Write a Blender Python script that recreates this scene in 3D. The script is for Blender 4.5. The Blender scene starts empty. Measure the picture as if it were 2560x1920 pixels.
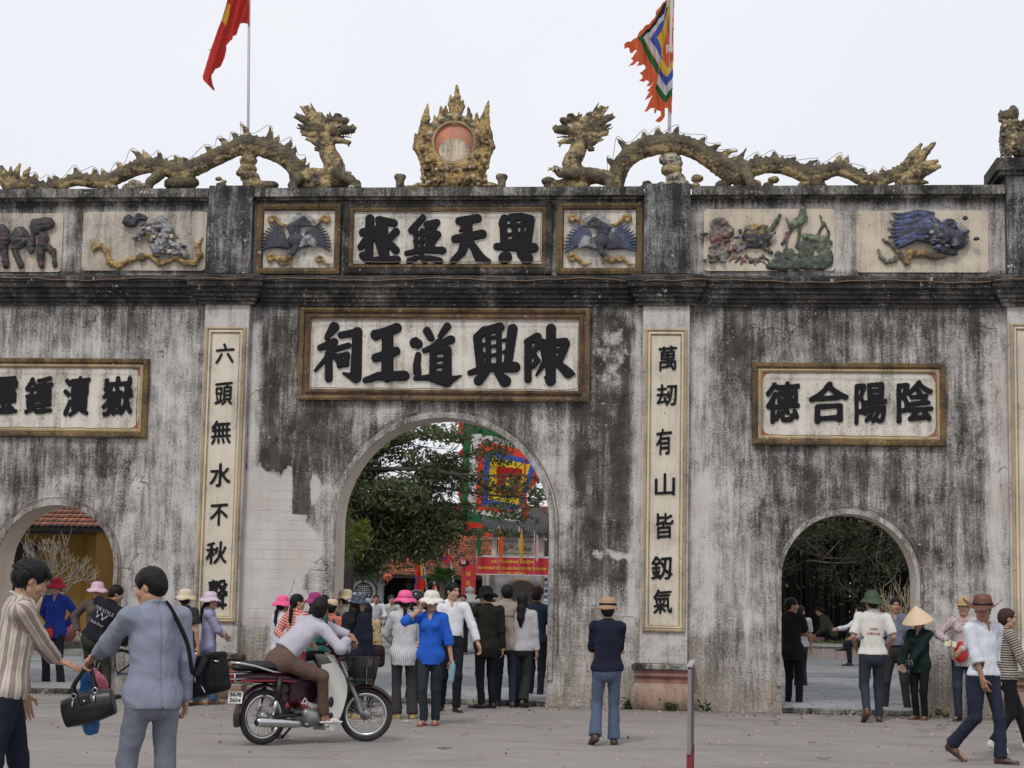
import bpy, bmesh, math, random
import numpy as np
from mathutils import Matrix, Vector, Euler
SC = bpy.context.scene
COL = SC.collection
PI = math.pi
# ------------------------------------------------------------------ camera
CAM_YAW, CAM_PITCH, CAM_ROLL = 0.105549, 0.114745, 0.019446
CAM_D, CAM_H, FPX = 23.773, 1.6, 4376.0
camd = bpy.data.cameras.new("camera"); cam = bpy.data.objects.new("camera", camd); COL.objects.link(cam)
camd.sensor_width = 36.0; camd.lens = FPX / 2560 * 36; camd.clip_end = 3000; camd.clip_start = 0.1
CM = Matrix.Rotation(CAM_YAW, 3, 'Z') @ Matrix.Rotation(PI / 2 + CAM_PITCH, 3, 'X') @ Matrix.Rotation(CAM_ROLL, 3, 'Z')
cam.matrix_world = Matrix.Translation((0, -CAM_D, CAM_H)) @ CM.to_4x4()
SC.camera = cam
# ------------------------------------------------------------------ world, sun, exposure
world = bpy.data.worlds.new("World"); SC.world = world; world.use_nodes = True
wt = world.node_tree; wt.nodes.clear()
w_out = wt.nodes.new("ShaderNodeOutputWorld"); w_mix = wt.nodes.new("ShaderNodeMixShader")
w_sky = wt.nodes.new("ShaderNodeTexSky"); w_sky.sky_type = 'NISHITA'; w_sky.sun_disc = False
SUN_EL, SUN_AZ = math.radians(52), math.radians(196)
w_sky.sun_elevation = SUN_EL; w_sky.sun_rotation = SUN_AZ; w_sky.dust_density = 4.0
w_b1 = wt.nodes.new("ShaderNodeBackground"); w_b1.inputs[1].default_value = 0.09
w_b2 = wt.nodes.new("ShaderNodeBackground"); w_b2.inputs[1].default_value = 1.0
# closed overcast: pale cloud sheet with very faint soft structure
w_tc = wt.nodes.new("ShaderNodeTexCoord"); w_no = wt.nodes.new("ShaderNodeTexNoise"); w_no.inputs['Scale'].default_value = 1.9
w_no.inputs['Detail'].default_value = 3
w_cr = wt.nodes.new("ShaderNodeValToRGB"); w_cr.color_ramp.elements[0].position = 0.3; w_cr.color_ramp.elements[1].position = 0.7
w_cr.color_ramp.elements[0].color = (0.865, 0.893, 0.96, 1); w_cr.color_ramp.elements[1].color = (0.945, 0.958, 0.995, 1)
wt.links.new(w_tc.outputs['Generated'], w_no.inputs['Vector']); wt.links.new(w_no.outputs[0], w_cr.inputs[0])
wt.links.new(w_cr.outputs[0], w_b2.inputs[0]); wt.links.new(w_sky.outputs[0], w_b1.inputs[0])
w_mix.inputs[0].default_value = 0.93
wt.links.new(w_b1.outputs[0], w_mix.inputs[1]); wt.links.new(w_b2.outputs[0], w_mix.inputs[2]); wt.links.new(w_mix.outputs[0], w_out.inputs[0])
sund = bpy.data.lights.new("sun", 'SUN'); sun = bpy.data.objects.new("sun", sund); COL.objects.link(sun)
sund.energy = 1.5; sund.angle = math.radians(11); sund.color = (1.0, 0.965, 0.92)
# sun direction: azimuth measured like the sky texture (rotation about Z from +Y, clockwise)
sdir = Vector((math.sin(SUN_AZ) * math.cos(SUN_EL), math.cos(SUN_AZ) * math.cos(SUN_EL), math.sin(SUN_EL)))
sun.rotation_euler = sdir.to_track_quat('Z', 'Y').to_euler()
SC.view_settings.view_transform = 'Standard'; SC.view_settings.look = 'None'
SC.view_settings.gamma = 1.0; SC.view_settings.use_curve_mapping = False; SC.view_settings.exposure = 0.0
SC.render.engine = 'CYCLES'
SC.cycles.max_bounces = 6; SC.cycles.diffuse_bounces = 3; SC.cycles.glossy_bounces = 3; SC.cycles.transparent_max_bounces = 6
rnd = random.Random(7); nrs = np.random.RandomState(11)

# ------------------------------------------------------------------ surveying: photograph point -> place in the world
def ray(x, y):
    return CM @ Vector(((x - 1280) / FPX, -(y - 960) / FPX, -1))
def W(x, y, Y=0.0):
    d = ray(x, y); t = (Y + CAM_D) / d.y
    return Vector((d.x * t, Y, CAM_H + d.z * t))
def G(x, y, z=0.0):
    d = ray(x, y); t = (z - CAM_H) / d.z
    return Vector((d.x * t, -CAM_D + d.y * t, z))
def SCALE(Y):                                   # metres per photograph pixel at depth Y
    return (Y + CAM_D) / FPX

# ------------------------------------------------------------------ object helpers
def link(name, me, mat=None, parent=None, loc=None, rot=None, label=None):
    o = bpy.data.objects.new(name, me); COL.objects.link(o)
    if mat is not None and me is not None:
        ms = mat if isinstance(mat, (list, tuple)) else [mat]
        if len(me.materials) == 0:
            for m in ms: me.materials.append(m)
    if parent is not None: o.parent = parent
    if loc is not None: o.location = loc
    if rot is not None: o.rotation_euler = rot
    if label: o['label'] = label
    return o
def tag(o, label, cat, group=None):
    o['label'] = label; o['category'] = cat
    if group: o['group'] = group
    return o
def thing(name, label, cat, loc=(0, 0, 0), rotz=0.0, group=None, scale=1.0):
    o = bpy.data.objects.new(name, None); COL.objects.link(o)
    o.location = loc; o.rotation_euler = (0, 0, rotz); o.scale = (scale,) * 3; o.empty_display_size = .2
    return tag(o, label, cat, group)
def structure(o): o['kind'] = 'structure'; return o
def stuff(o): o['kind'] = 'stuff'; return o
def mesh_np(name, V, Fq, smooth=True, cols=None, uvv=None, tri=False):
    me = bpy.data.meshes.new(name); n = len(V); k = 3 if tri else 4
    V = np.asarray(V, dtype=np.float32); Fq = np.asarray(Fq, dtype=np.int32)
    me.vertices.add(n); me.vertices.foreach_set('co', V.ravel())
    me.loops.add(len(Fq) * k); me.loops.foreach_set('vertex_index', Fq.ravel())
    me.polygons.add(len(Fq)); me.polygons.foreach_set('loop_start', np.arange(0, len(Fq) * k, k, dtype=np.int32))
    me.polygons.foreach_set('loop_total', np.full(len(Fq), k, dtype=np.int32))
    me.update(calc_edges=True)
    if smooth: me.polygons.foreach_set('use_smooth', np.ones(len(Fq), dtype=bool))
    if cols is not None:
        a = me.color_attributes.new('Col', 'FLOAT_COLOR', 'POINT')
        c = np.ones((n, 4), dtype=np.float32); c[:, :3] = np.asarray(cols)[:, :3]
        a.data.foreach_set('color', c.ravel())
    if uvv is not None:
        a = me.attributes.new('pat', 'FLOAT_VECTOR', 'POINT'); a.data.foreach_set('vector', np.asarray(uvv, dtype=np.float32).ravel())
    me.validate(); return me
def mesh_py(name, V, F, smooth=False):
    me = bpy.data.meshes.new(name); me.from_pydata([tuple(v) for v in V], [], F); me.update()
    if smooth: me.polygons.foreach_set('use_smooth', [True] * len(me.polygons))
    return me
class MB:                                        # collects plain shapes into one mesh
    def __init__(s): s.V = []; s.F = []; s.sm = []
    def add(s, V, F, smooth=False):
        b = len(s.V); s.V += [tuple(v) for v in V]; s.F += [tuple(i + b for i in f) for f in F]; s.sm += [smooth] * len(F); return s
    def box(s, x0, x1, y0, y1, z0, z1, M=None, bev=0.0):
        if bev > 0:
            b = bev; P = []
            for (z, d) in ((z0, b), (z0 + b, 0), (z1 - b, 0), (z1, b)):
                P.append([(x0 + d, y0 + b * 0 + d, z), (x1 - d, y0 + d, z), (x1 - d, y1 - d, z), (x0 + d, y1 - d, z)])
            V = [v for r in P for v in r]; F = [(3, 2, 1, 0), (12, 13, 14, 15)]
            for r in range(3):
                for i in range(4):
                    j = (i + 1) % 4; F.append((r * 4 + i, r * 4 + j, r * 4 + 4 + j, r * 4 + 4 + i))
        else:
            V = [(x, y, z) for z in (z0, z1) for (x, y) in ((x0, y0), (x1, y0), (x1, y1), (x0, y1))]
            F = [(3, 2, 1, 0), (4, 5, 6, 7), (0, 1, 5, 4), (1, 2, 6, 5), (2, 3, 7, 6), (3, 0, 4, 7)]
        if M is not None: V = [M @ Vector(v) for v in V]
        return s.add(V, F)
    def tube(s, pts, r, n=8, closed=False, cap=True, flat=None):
        pts = [Vector(p) for p in pts]; m = len(pts)
        rs = list(r) if isinstance(r, (list, tuple, np.ndarray)) else [r] * m
        V = []; up = None
        for i, p in enumerate(pts):
            a = pts[(i - 1) % m] if (closed or i > 0) else p; b = pts[(i + 1) % m] if (closed or i < m - 1) else p
            t = (b - a); t = t.normalized() if t.length > 1e-9 else Vector((0, 0, 1))
            if up is None:
                up = Vector((0, 0, 1)) if abs(t.z) < .9 else Vector((0, 1, 0))
            u = (up - t * up.dot(t)); u = u.normalized() if u.length > 1e-6 else t.orthogonal().normalized(); up = u
            w = t.cross(u)
            fx, fy = flat if flat else (1, 1)
            for k in range(n):
                a_ = 2 * PI * k / n; V.append(p + u * math.cos(a_) * rs[i] * fx + w * math.sin(a_) * rs[i] * fy)
        F = []
        for i in range(m if closed else m - 1):
            j = (i + 1) % m
            for k in range(n):
                k2 = (k + 1) % n; F.append((i * n + k, i * n + k2, j * n + k2, j * n + k))
        if cap and not closed:
            F.append(tuple(range(n - 1, -1, -1))); F.append(tuple((m - 1) * n + k for k in range(n)))
        return s.add(V, F, True)
    def lathe(s, prof, n=24, M=None, wob=None, smooth=True):
        V = []; m = len(prof)
        for i, (r, z) in enumerate(prof):
            for k in range(n):
                a = 2 * PI * k / n; rr, zz = (r, z) if wob is None else wob(r, z, a, i)
                V.append(Vector((rr * math.cos(a), rr * math.sin(a), zz)))
        if M is not None: V = [M @ v for v in V]
        F = [(i * n + k, i * n + (k + 1) % n, (i + 1) * n + (k + 1) % n, (i + 1) * n + k) for i in range(m - 1) for k in range(n)]
        return s.add(V, F, smooth)
    def sphere(s, c, r, n=12, m=8, R=None):
        r = r if isinstance(r, (tuple, list)) else (r, r, r); c = Vector(c); V = []
        for i in range(m + 1):
            th = PI * i / m
            for k in range(n):
                a = 2 * PI * k / n; v = Vector((r[0] * math.sin(th) * math.cos(a), r[1] * math.sin(th) * math.sin(a), r[2] * math.cos(th)))
                V.append(c + (R @ v if R is not None else v))
        F = [(i * n + k, (i + 1) * n + k, (i + 1) * n + (k + 1) % n, i * n + (k + 1) % n) for i in range(m) for k in range(n)]
        return s.add(V, F, True)
    def prism(s, poly, y0, y1, plane='xz'):       # poly: 2-D outline, extruded along the third axis
        n = len(poly)
        if plane == 'xz': V = [(x, y0, z) for x, z in poly] + [(x, y1, z) for x, z in poly]
        elif plane == 'yz': V = [(y0, a, b) for a, b in poly] + [(y1, a, b) for a, b in poly]
        else: V = [(a, b, y0) for a, b in poly] + [(a, b, y1) for a, b in poly]
        F = [tuple(range(n)), tuple(range(2 * n - 1, n - 1, -1))] + [(i, n + i, n + (i + 1) % n, (i + 1) % n) for i in range(n)]
        return s.add(V, F)
    def sweepx(s, prof, x0, x1):                  # moulding: profile in (y,z) carried along x
        n = len(prof)
        V = [(x0, y, z) for y, z in prof] + [(x1, y, z) for y, z in prof]
        F = [(i, i + 1, n + i + 1, n + i) for i in range(n - 1)] + [tuple(range(n - 1, -1, -1)), tuple(range(n, 2 * n))]
        return s.add(V, F)
    def mesh(s, name):
        me = bpy.data.meshes.new(name); me.from_pydata(s.V, [], s.F); me.update()
        me.polygons.foreach_set('use_smooth', s.sm); return me
    def build(s, name, mat, parent=None, loc=None, rot=None, label=None, fix=True):
        me = s.mesh(name)
        if fix:
            bm = bmesh.new(); bm.from_mesh(me); bmesh.ops.recalc_face_normals(bm, faces=bm.faces); bm.to_mesh(me); bm.free()
        return link(name, me, mat, parent, loc, rot, label)
def spline(pts, n):                               # Catmull-Rom through points (tuples of any length)
    P = np.array(pts, float); m = len(P); out = []
    Q = np.vstack([2 * P[0] - P[1], P, 2 * P[-1] - P[-2]])
    for i in np.linspace(0, m - 1 - 1e-6, n):
        k = int(i); t = i - k; a, b, c, d = Q[k], Q[k + 1], Q[k + 2], Q[k + 3]
        out.append(.5 * ((2 * b) + (c - a) * t + (2 * a - 5 * b + 4 * c - d) * t * t + (3 * b - a - 3 * c + d) * t ** 3))
    return np.array(out)

# ------------------------------------------------------------------ materials
class NT:                                          # tiny expression helper over shader nodes
    def __init__(s, name):
        s.m = bpy.data.materials.new(name); s.m.use_nodes = True; s.t = s.m.node_tree; s.t.nodes.clear()
        s.out = s.t.nodes.new("ShaderNodeOutputMaterial"); s.b = s.t.nodes.new("ShaderNodeBsdfPrincipled")
        s.t.links.new(s.b.outputs[0], s.out.inputs[0]); s.co = s.t.nodes.new("ShaderNodeTexCoord")
    def n(s, typ, **kw):
        nd = s.t.nodes.new("ShaderNode" + typ)
        for k, v in kw.items(): setattr(nd, k, v)
        return nd
    def set(s, sock, v):
        if hasattr(v, 'node'): s.t.links.new(v, sock)
        elif v is not None:
            if isinstance(v, (tuple, list)) and len(v) == 3 and sock.type == 'RGBA': v = tuple(v) + (1,)
            sock.default_value = v
    def math(s, op, a, b=None, c=None, clamp=False):
        nd = s.n("Math", operation=op, use_clamp=clamp); s.set(nd.inputs[0], a)
        if b is not None: s.set(nd.inputs[1], b)
        if c is not None: s.set(nd.inputs[2], c)
        return nd.outputs[0]
    def mix(s, f, a, b, mode='MIX'):
        nd = s.n("Mix", data_type='RGBA', blend_type=mode); s.set(nd.inputs[0], f); s.set(nd.inputs[6], a); s.set(nd.inputs[7], b); return nd.outputs[2]
    def obj(s): return s.co.outputs['Object']
    def scalev(s, v, sc):
        nd = s.n("Mapping"); s.set(nd.inputs[0], v); nd.inputs['Scale'].default_value = sc; return nd.outputs[0]
    def noise(s, v, scale, detail=3, rough=.5, dist=0.0):
        nd = s.n("TexNoise"); s.set(nd.inputs['Vector'], v); nd.inputs['Scale'].default_value = scale
        nd.inputs['Detail'].default_value = detail; nd.inputs['Roughness'].default_value = rough; nd.inputs['Distortion'].default_value = dist
        return nd.outputs[0]
    def voro(s, v, scale, feature='F1', out=0):
        nd = s.n("TexVoronoi", feature=feature); s.set(nd.inputs['Vector'], v); nd.inputs['Scale'].default_value = scale; return nd.outputs[out]
    def step(s, x, lo, hi):
        nd = s.n("MapRange", interpolation_type='SMOOTHSTEP'); s.set(nd.inputs[0], x); nd.inputs[1].default_value = lo; nd.inputs[2].default_value = hi; return nd.outputs[0]
    def attr(s, name, out='Color'):
        nd = s.n("Attribute", attribute_name=name); return nd.outputs[out]
    def sep(s, v):
        nd = s.n("SeparateXYZ"); s.set(nd.inputs[0], v); return nd.outputs
    def sepc(s, v):
        nd = s.n("SeparateColor"); s.set(nd.inputs[0], v); return nd.outputs
    def bump(s, h, strength=.3, dist=.01, nrm=None):
        nd = s.n("Bump"); nd.inputs['Strength'].default_value = strength; nd.inputs['Distance'].default_value = dist; s.set(nd.inputs['Height'], h)
        if nrm is not None: s.t.links.new(nrm, nd.inputs['Normal'])
        return nd.outputs[0]
    def done(s, col, rough=.8, nrm=None, metal=0.0, spec=None, trans=None, alpha=None, sss=None, ior=None):
        s.set(s.b.inputs['Base Color'], col); s.set(s.b.inputs['Roughness'], rough); s.set(s.b.inputs['Metallic'], metal)
        if nrm is not None: s.t.links.new(nrm, s.b.inputs['Normal'])
        if spec is not None: s.set(s.b.inputs['Specular IOR Level'], spec)
        if trans is not None: s.b.inputs['Transmission Weight'].default_value = trans
        if alpha is not None: s.set(s.b.inputs['Alpha'], alpha)
        if sss is not None:
            s.b.inputs['Subsurface Weight'].default_value = sss; s.b.inputs['Subsurface Radius'].default_value = (.01, .004, .002)
        return s.m
_MC = {}
def mat(name, col, rough=.75, var=.18, scale=6.0, bump=.15, bscale=60.0, bdist=.004, metal=0.0, col2=None, mixscale=3.0, lo=.4, hi=.6, attr=False, spec=None, **kw):
    key = name
    if key in _MC: return _MC[key]
    t = NT(name); v = t.obj()
    c = t.attr('Col') if attr else tuple(col)
    if col2 is not None: c = t.mix(t.step(t.noise(v, mixscale, 5, .6), lo, hi), c, col2)
    if var:
        f = t.math('MULTIPLY_ADD', t.noise(v, scale, 4, .6), var * 2, 1 - var)
        nd = t.n("VectorMath", operation='SCALE'); t.set(nd.inputs[0], c if hasattr(c, 'node') else tuple(col)); t.set(nd.inputs['Scale'], f); c = nd.outputs[0]
    nrm = t.bump(t.noise(v, bscale, 3, .6), bump, bdist) if bump else None
    _MC[key] = t.done(c, rough, nrm, metal, spec, **kw); return _MC[key]
# ------------------------------------------------------------------ soft solid modelling: blended primitives meshed by surface nets
def rotm(yaw=0, pitch=0, roll=0):                 # yaw about z, then pitch about x (positive looks up), roll about y
    return np.array(Matrix.Rotation(yaw, 3, 'Z') @ Matrix.Rotation(pitch, 3, 'X') @ Matrix.Rotation(roll, 3, 'Y'))
class Vol:
    def __init__(s, h): s.h = h; s.P = []; s.cuts = []; s.fr = None
    def cap(s, a, b, ra, rb=None, k=.02, flat=None, col=0, op='add'):
        a = np.array(a, float); b = np.array(b, float); rb = ra if rb is None else rb; ab = b - a; L2 = max(ab @ ab, 1e-12)
        fv = None
        if flat is not None: fv = np.array(flat[0], float); fv = fv / np.linalg.norm(fv); ff = 1 / flat[1] - 1
        side = np.cross(ab, (0, 1, 0)); side = side / (np.linalg.norm(side) + 1e-9)
        def f(x, y, z):
            qx, qy, qz = x - a[0], y - a[1], z - a[2]
            t = np.clip((qx * ab[0] + qy * ab[1] + qz * ab[2]) / L2, 0, 1)
            qx = qx - t * ab[0]; qy = qy - t * ab[1]; qz = qz - t * ab[2]
            if fv is not None:
                d = (qx * fv[0] + qy * fv[1] + qz * fv[2]) * ff; qx = qx + d * fv[0]; qy = qy + d * fv[1]; qz = qz + d * fv[2]
            return np.sqrt(qx * qx + qy * qy + qz * qz) - (ra + (rb - ra) * t)
        m = max(ra, rb) * (1 if flat is None or flat[1] <= 1 else flat[1])
        s.P.append((f, np.minimum(a, b) - m, np.maximum(a, b) + m, k, op, col, s.fr or (a, ab / math.sqrt(L2), side)))
        return s
    def ell(s, c, r, R=None, k=.02, col=0, op='add'):
        c = np.array(c, float); r = np.array(r, float) if np.ndim(r) else np.full(3, float(r)); rm = r.min()
        R_ = np.eye(3) if R is None else np.array(R)
        def f(x, y, z):
            qx, qy, qz = x - c[0], y - c[1], z - c[2]
            if R is not None:
                qx, qy, qz = (R_[0, 0] * qx + R_[1, 0] * qy + R_[2, 0] * qz, R_[0, 1] * qx + R_[1, 1] * qy + R_[2, 1] * qz, R_[0, 2] * qx + R_[1, 2] * qy + R_[2, 2] * qz)
            ax, ay, az = qx / r[0], qy / r[1], qz / r[2]
            k0 = np.sqrt(ax * ax + ay * ay + az * az); k1 = np.sqrt((ax / r[0]) ** 2 + (ay / r[1]) ** 2 + (az / r[2]) ** 2) + 1e-9
            return k0 * (k0 - 1) / k1
        e = np.abs(R_) @ r
        s.P.append((f, c - e, c + e, k, op, col, s.fr or (c, R_[:, 2], R_[:, 0]))); return s
    def box(s, c, hf, R=None, rd=.01, k=.01, col=0, op='add'):
        c = np.array(c, float); hf = np.array(hf, float); R_ = np.eye(3) if R is None else np.array(R)
        def f(x, y, z):
            qx, qy, qz = x - c[0], y - c[1], z - c[2]
            qx, qy, qz = (R_[0, 0] * qx + R_[1, 0] * qy + R_[2, 0] * qz, R_[0, 1] * qx + R_[1, 1] * qy + R_[2, 1] * qz, R_[0, 2] * qx + R_[1, 2] * qy + R_[2, 2] * qz)
            dx, dy, dz = np.abs(qx) - hf[0] + rd, np.abs(qy) - hf[1] + rd, np.abs(qz) - hf[2] + rd
            return np.sqrt(np.maximum(dx, 0) ** 2 + np.maximum(dy, 0) ** 2 + np.maximum(dz, 0) ** 2) + np.minimum(np.maximum(dx, np.maximum(dy, dz)), 0) - rd
        e = np.abs(R_) @ hf
        s.P.append((f, c - e, c + e, k, op, col, (c, R_[:, 2], R_[:, 0]))); return s
    def chain(s, pts, rs, k=.02, flat=None, col=0):
        for i in range(len(pts) - 1):
            s.cap(pts[i], pts[i + 1], rs[i], rs[i + 1], k, flat, col)
        return s
    def cut(s, p, n, where=None):                  # remove everything on the +n side of plane through p (optionally only near a point/radius)
        s.cuts.append((np.array(p, float), np.array(n, float) / np.linalg.norm(n), where)); return s
    def field(s):
        adds = [p for p in s.P if p[4] == 'add']; h = s.h
        lo = np.min([p[1] for p in adds], 0) - 3.2 * h; hi = np.max([p[2] for p in adds], 0) + 3.2 * h
        N = np.ceil((hi - lo) / h).astype(int) + 1
        ax = [lo[i] + h * np.arange(N[i]) for i in range(3)]
        F = np.full(N, 6 * h, dtype=np.float32)
        for pas in ('add', 'sub'):
            for (f, a, b, k, op, col, fr) in s.P:
                if op == 'cut' and pas == 'add':
                    F = np.maximum(F, ((ax[0][:, None, None] - a[0]) * b[0] + (ax[1][None, :, None] - a[1]) * b[1] + (ax[2][None, None, :] - a[2]) * b[2]).astype(np.float32)); continue
                if op != pas: continue
                m = k + 2.5 * h
                i0 = np.maximum(((a - m - lo) / h).astype(int), 0); i1 = np.minimum(((b + m - lo) / h).astype(int) + 2, N)
                if (i1 <= i0).any(): continue
                sl = tuple(slice(i0[i], i1[i]) for i in range(3))
                d = f(ax[0][sl[0]][:, None, None], ax[1][sl[1]][None, :, None], ax[2][sl[2]][None, None, :])
                A = F[sl]
                if op == 'sub':
                    hh = np.maximum(k - np.abs(-d - A), 0) / k if k > 0 else 0
                    F[sl] = np.maximum(A, -d) + hh * hh * k * .25
                else:
                    hh = np.maximum(k - np.abs(d - A), 0) / k if k > 0 else 0
                    F[sl] = np.minimum(A, d) - hh * hh * k * .25
        for (p, n, wh) in s.cuts:
            X, Y_, Z = ax[0][:, None, None], ax[1][None, :, None], ax[2][None, None, :]
            d = (X - p[0]) * n[0] + (Y_ - p[1]) * n[1] + (Z - p[2]) * n[2]
            if wh is not None:
                q = np.sqrt((X - wh[0][0]) ** 2 + (Y_ - wh[0][1]) ** 2 + (Z - wh[0][2]) ** 2); F = np.where(q < wh[1], np.maximum(F, d), F)
            else: F = np.maximum(F, d)
        for i in range(3):                          # never open at the border
            sl = [slice(None)] * 3
            for e in (0, -1): sl[i] = e; F[tuple(sl)] = np.maximum(F[tuple(sl)], h)
        return F, lo
    def mesh(s, name, palette=None, fold=None, post=None, paint=None, smooth=True, target=None):
        F, lo = s.field(); V, Q = nets(F, lo, s.h)
        cols = None; pat = None
        D = np.full(len(V), 9e9); own = np.zeros(len(V), int); pat = np.zeros((len(V), 3))
        for i, (f, a, b, k, op, col, fr) in enumerate(s.P):
            if op != 'add': continue
            d = f(V[:, 0], V[:, 1], V[:, 2]); m = d < D; D[m] = d[m]; own[m] = i
        for i in np.unique(own):
            m = own == i; fr = s.P[i][6]; q = V[m] - fr[0]
            R_ = fr[3] if len(fr) > 3 else .055; pat[m, 0] = np.arctan2(q @ np.cross(fr[1], fr[2]), q @ fr[2]) * R_; pat[m, 1] = q @ fr[1]; pat[m, 2] = i
        if palette is not None:
            pc = np.array([palette[p[5]] if p[5] < len(palette) else palette[0] for p in s.P]); cols = pc[own]
        if paint is not None: cols = paint(V, cols)
        if fold is not None:
            N = vnorm(V, Q); V = V + N * fold(V)[:, None]
        if post is not None: V = post(V)
        me = mesh_np(name, V, Q, smooth, cols, pat)
        if target:
            n = len(Q) * 2
            if n > target: me = decim(me, target / n)
        return me
def vnorm(V, Q):
    n = np.cross(V[Q[:, 2]] - V[Q[:, 0]], V[Q[:, 3]] - V[Q[:, 1]]); N = np.zeros_like(V)
    for i in range(4): np.add.at(N, Q[:, i], n)
    return N / (np.linalg.norm(N, axis=1)[:, None] + 1e-12)
def decim(me, ratio):
    o = bpy.data.objects.new('tmp', me); COL.objects.link(o); m = o.modifiers.new('d', 'DECIMATE'); m.ratio = ratio
    dg = bpy.context.evaluated_depsgraph_get(); ev = o.evaluated_get(dg)
    me2 = bpy.data.meshes.new_from_object(ev, preserve_all_data_layers=True, depsgraph=dg)
    me2.name = me.name; bpy.data.objects.remove(o); bpy.data.meshes.remove(me)
    me2.polygons.foreach_set('use_smooth', np.ones(len(me2.polygons), dtype=bool)); return me2
def nets(F, lo, h):
    S = F < 0; nx, ny, nz = F.shape
    c = [S[i:nx - 1 + i, j:ny - 1 + j, k:nz - 1 + k] for i in (0, 1) for j in (0, 1) for k in (0, 1)]
    anyc = np.zeros_like(c[0]); allc = np.ones_like(c[0])
    for a in c: anyc |= a; allc &= a
    act = anyc & ~allc; I = np.argwhere(act); ids = np.full(act.shape, -1, np.int64); ids[act] = np.arange(len(I))
    acc = np.zeros((len(I), 3)); cnt = np.zeros(len(I))
    for ax in range(3):
        o = [0, 0, 0]; e = [0, 0, 0]; e[ax] = 1; oth = [a for a in range(3) if a != ax]
        for u in (0, 1):
            for v in (0, 1):
                o = [0, 0, 0]; o[oth[0]] = u; o[oth[1]] = v
                A = F[I[:, 0] + o[0], I[:, 1] + o[1], I[:, 2] + o[2]]
                B = F[I[:, 0] + o[0] + e[0], I[:, 1] + o[1] + e[1], I[:, 2] + o[2] + e[2]]
                m = (A < 0) != (B < 0); t = A[m] / (A[m] - B[m] + 1e-20)
                p = np.tile(np.array(o, float), (m.sum(), 1)); p[:, ax] += t
                acc[m] += p; cnt[m] += 1
    V = lo + h * (I + acc / cnt[:, None]); Q = []
    for ax in range(3):
        b, c_ = [(1, 2), (2, 0), (0, 1)][ax]
        sl0 = [slice(None)] * 3; sl1 = [slice(None)] * 3; sl0[ax] = slice(0, -1); sl1[ax] = slice(1, None)
        A = S[tuple(sl0)]; B = S[tuple(sl1)]; ch = np.argwhere(A != B)
        ch = ch[(ch[:, b] > 0) & (ch[:, c_] > 0) & (ch[:, b] < F.shape[b] - 1) & (ch[:, c_] < F.shape[c_] - 1)]
        def cell(db, dc):
            q = ch.copy(); q[:, b] += db; q[:, c_] += dc; return ids[q[:, 0], q[:, 1], q[:, 2]]
        q = np.stack([cell(-1, -1), cell(0, -1), cell(0, 0), cell(-1, 0)], 1)
        ins = A[ch[:, 0], ch[:, 1], ch[:, 2]]; q[~ins] = q[~ins][:, ::-1]; Q.append(q)
    Q = np.vstack(Q); return V, Q[(Q >= 0).all(1)]
def wav(V, f, seed=0):                             # cheap smooth noise on points
    r = np.random.RandomState(seed); o = 0
    for i in range(4):
        d = r.normal(size=3); d /= np.linalg.norm(d); d2 = r.normal(size=3)
        o = o + np.sin(V @ d * f * (1 + .45 * i) + r.rand() * 6 + 1.6 * np.sin(V @ d2 * f * .45 + r.rand() * 6)) / (1 + .4 * i)
    return o / 2.4
# ------------------------------------------------------------------ raised brush characters from the built-in typeface
_GC = {}
def glyph_grid(ch, n=96, slant=.07, font_off=0.0):
    cu = bpy.data.curves.new('glyph', 'FONT'); cu.body = ch; cu.size = 1; cu.resolution_u = 3
    o = bpy.data.objects.new('glyph', cu); COL.objects.link(o)
    dg = bpy.context.evaluated_depsgraph_get(); me = bpy.data.meshes.new_from_object(o.evaluated_get(dg), depsgraph=dg)
    V = np.zeros(len(me.vertices) * 3); me.vertices.foreach_get('co', V); V = V.reshape(-1, 3)[:, :2]
    me.calc_loop_triangles(); T = np.zeros(len(me.loop_triangles) * 3, dtype=np.int32); me.loop_triangles.foreach_get('vertices', T); T = T.reshape(-1, 3)
    bpy.data.objects.remove(o); bpy.data.curves.remove(cu); bpy.data.meshes.remove(me)
    if len(V) == 0: return None
    V[:, 1] += slant * V[:, 0]
    lo, hi = V.min(0), V.max(0); V = (V - lo) / (hi - lo); pad = int(n * .14); m = n + 2 * pad
    P = V * n + pad; G_ = np.zeros((m, m), np.float32)
    for a, b, c in P[T]:
        x0, y0 = np.floor(np.minimum(np.minimum(a, b), c)).astype(int); x1, y1 = np.ceil(np.maximum(np.maximum(a, b), c)).astype(int) + 1
        xs = np.arange(x0, x1)[:, None] + .5; ys = np.arange(y0, y1)[None, :] + .5
        d = (b[0] - a[0]) * (c[1] - a[1]) - (b[1] - a[1]) * (c[0] - a[0])
        if abs(d) < 1e-9: continue
        u = ((xs - a[0]) * (c[1] - a[1]) - (ys - a[1]) * (c[0] - a[0])) / d; v = ((b[0] - a[0]) * (ys - a[1]) - (b[1] - a[1]) * (xs - a[0])) / d
        G_[x0:x1, y0:y1][(u >= -.02) & (v >= -.02) & (u + v <= 1.02)] = 1
    return G_
def gblur(A, sx, sy):
    def k(s):
        r = int(s * 3) + 1; x = np.arange(-r, r + 1); g = np.exp(-x * x / (2 * s * s)); return g / g.sum()
    for ax, s_ in ((0, sx), (1, sy)):
        A = np.apply_along_axis(lambda v: np.convolve(v, k(s_), 'same'), ax, A)
    return A
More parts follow.
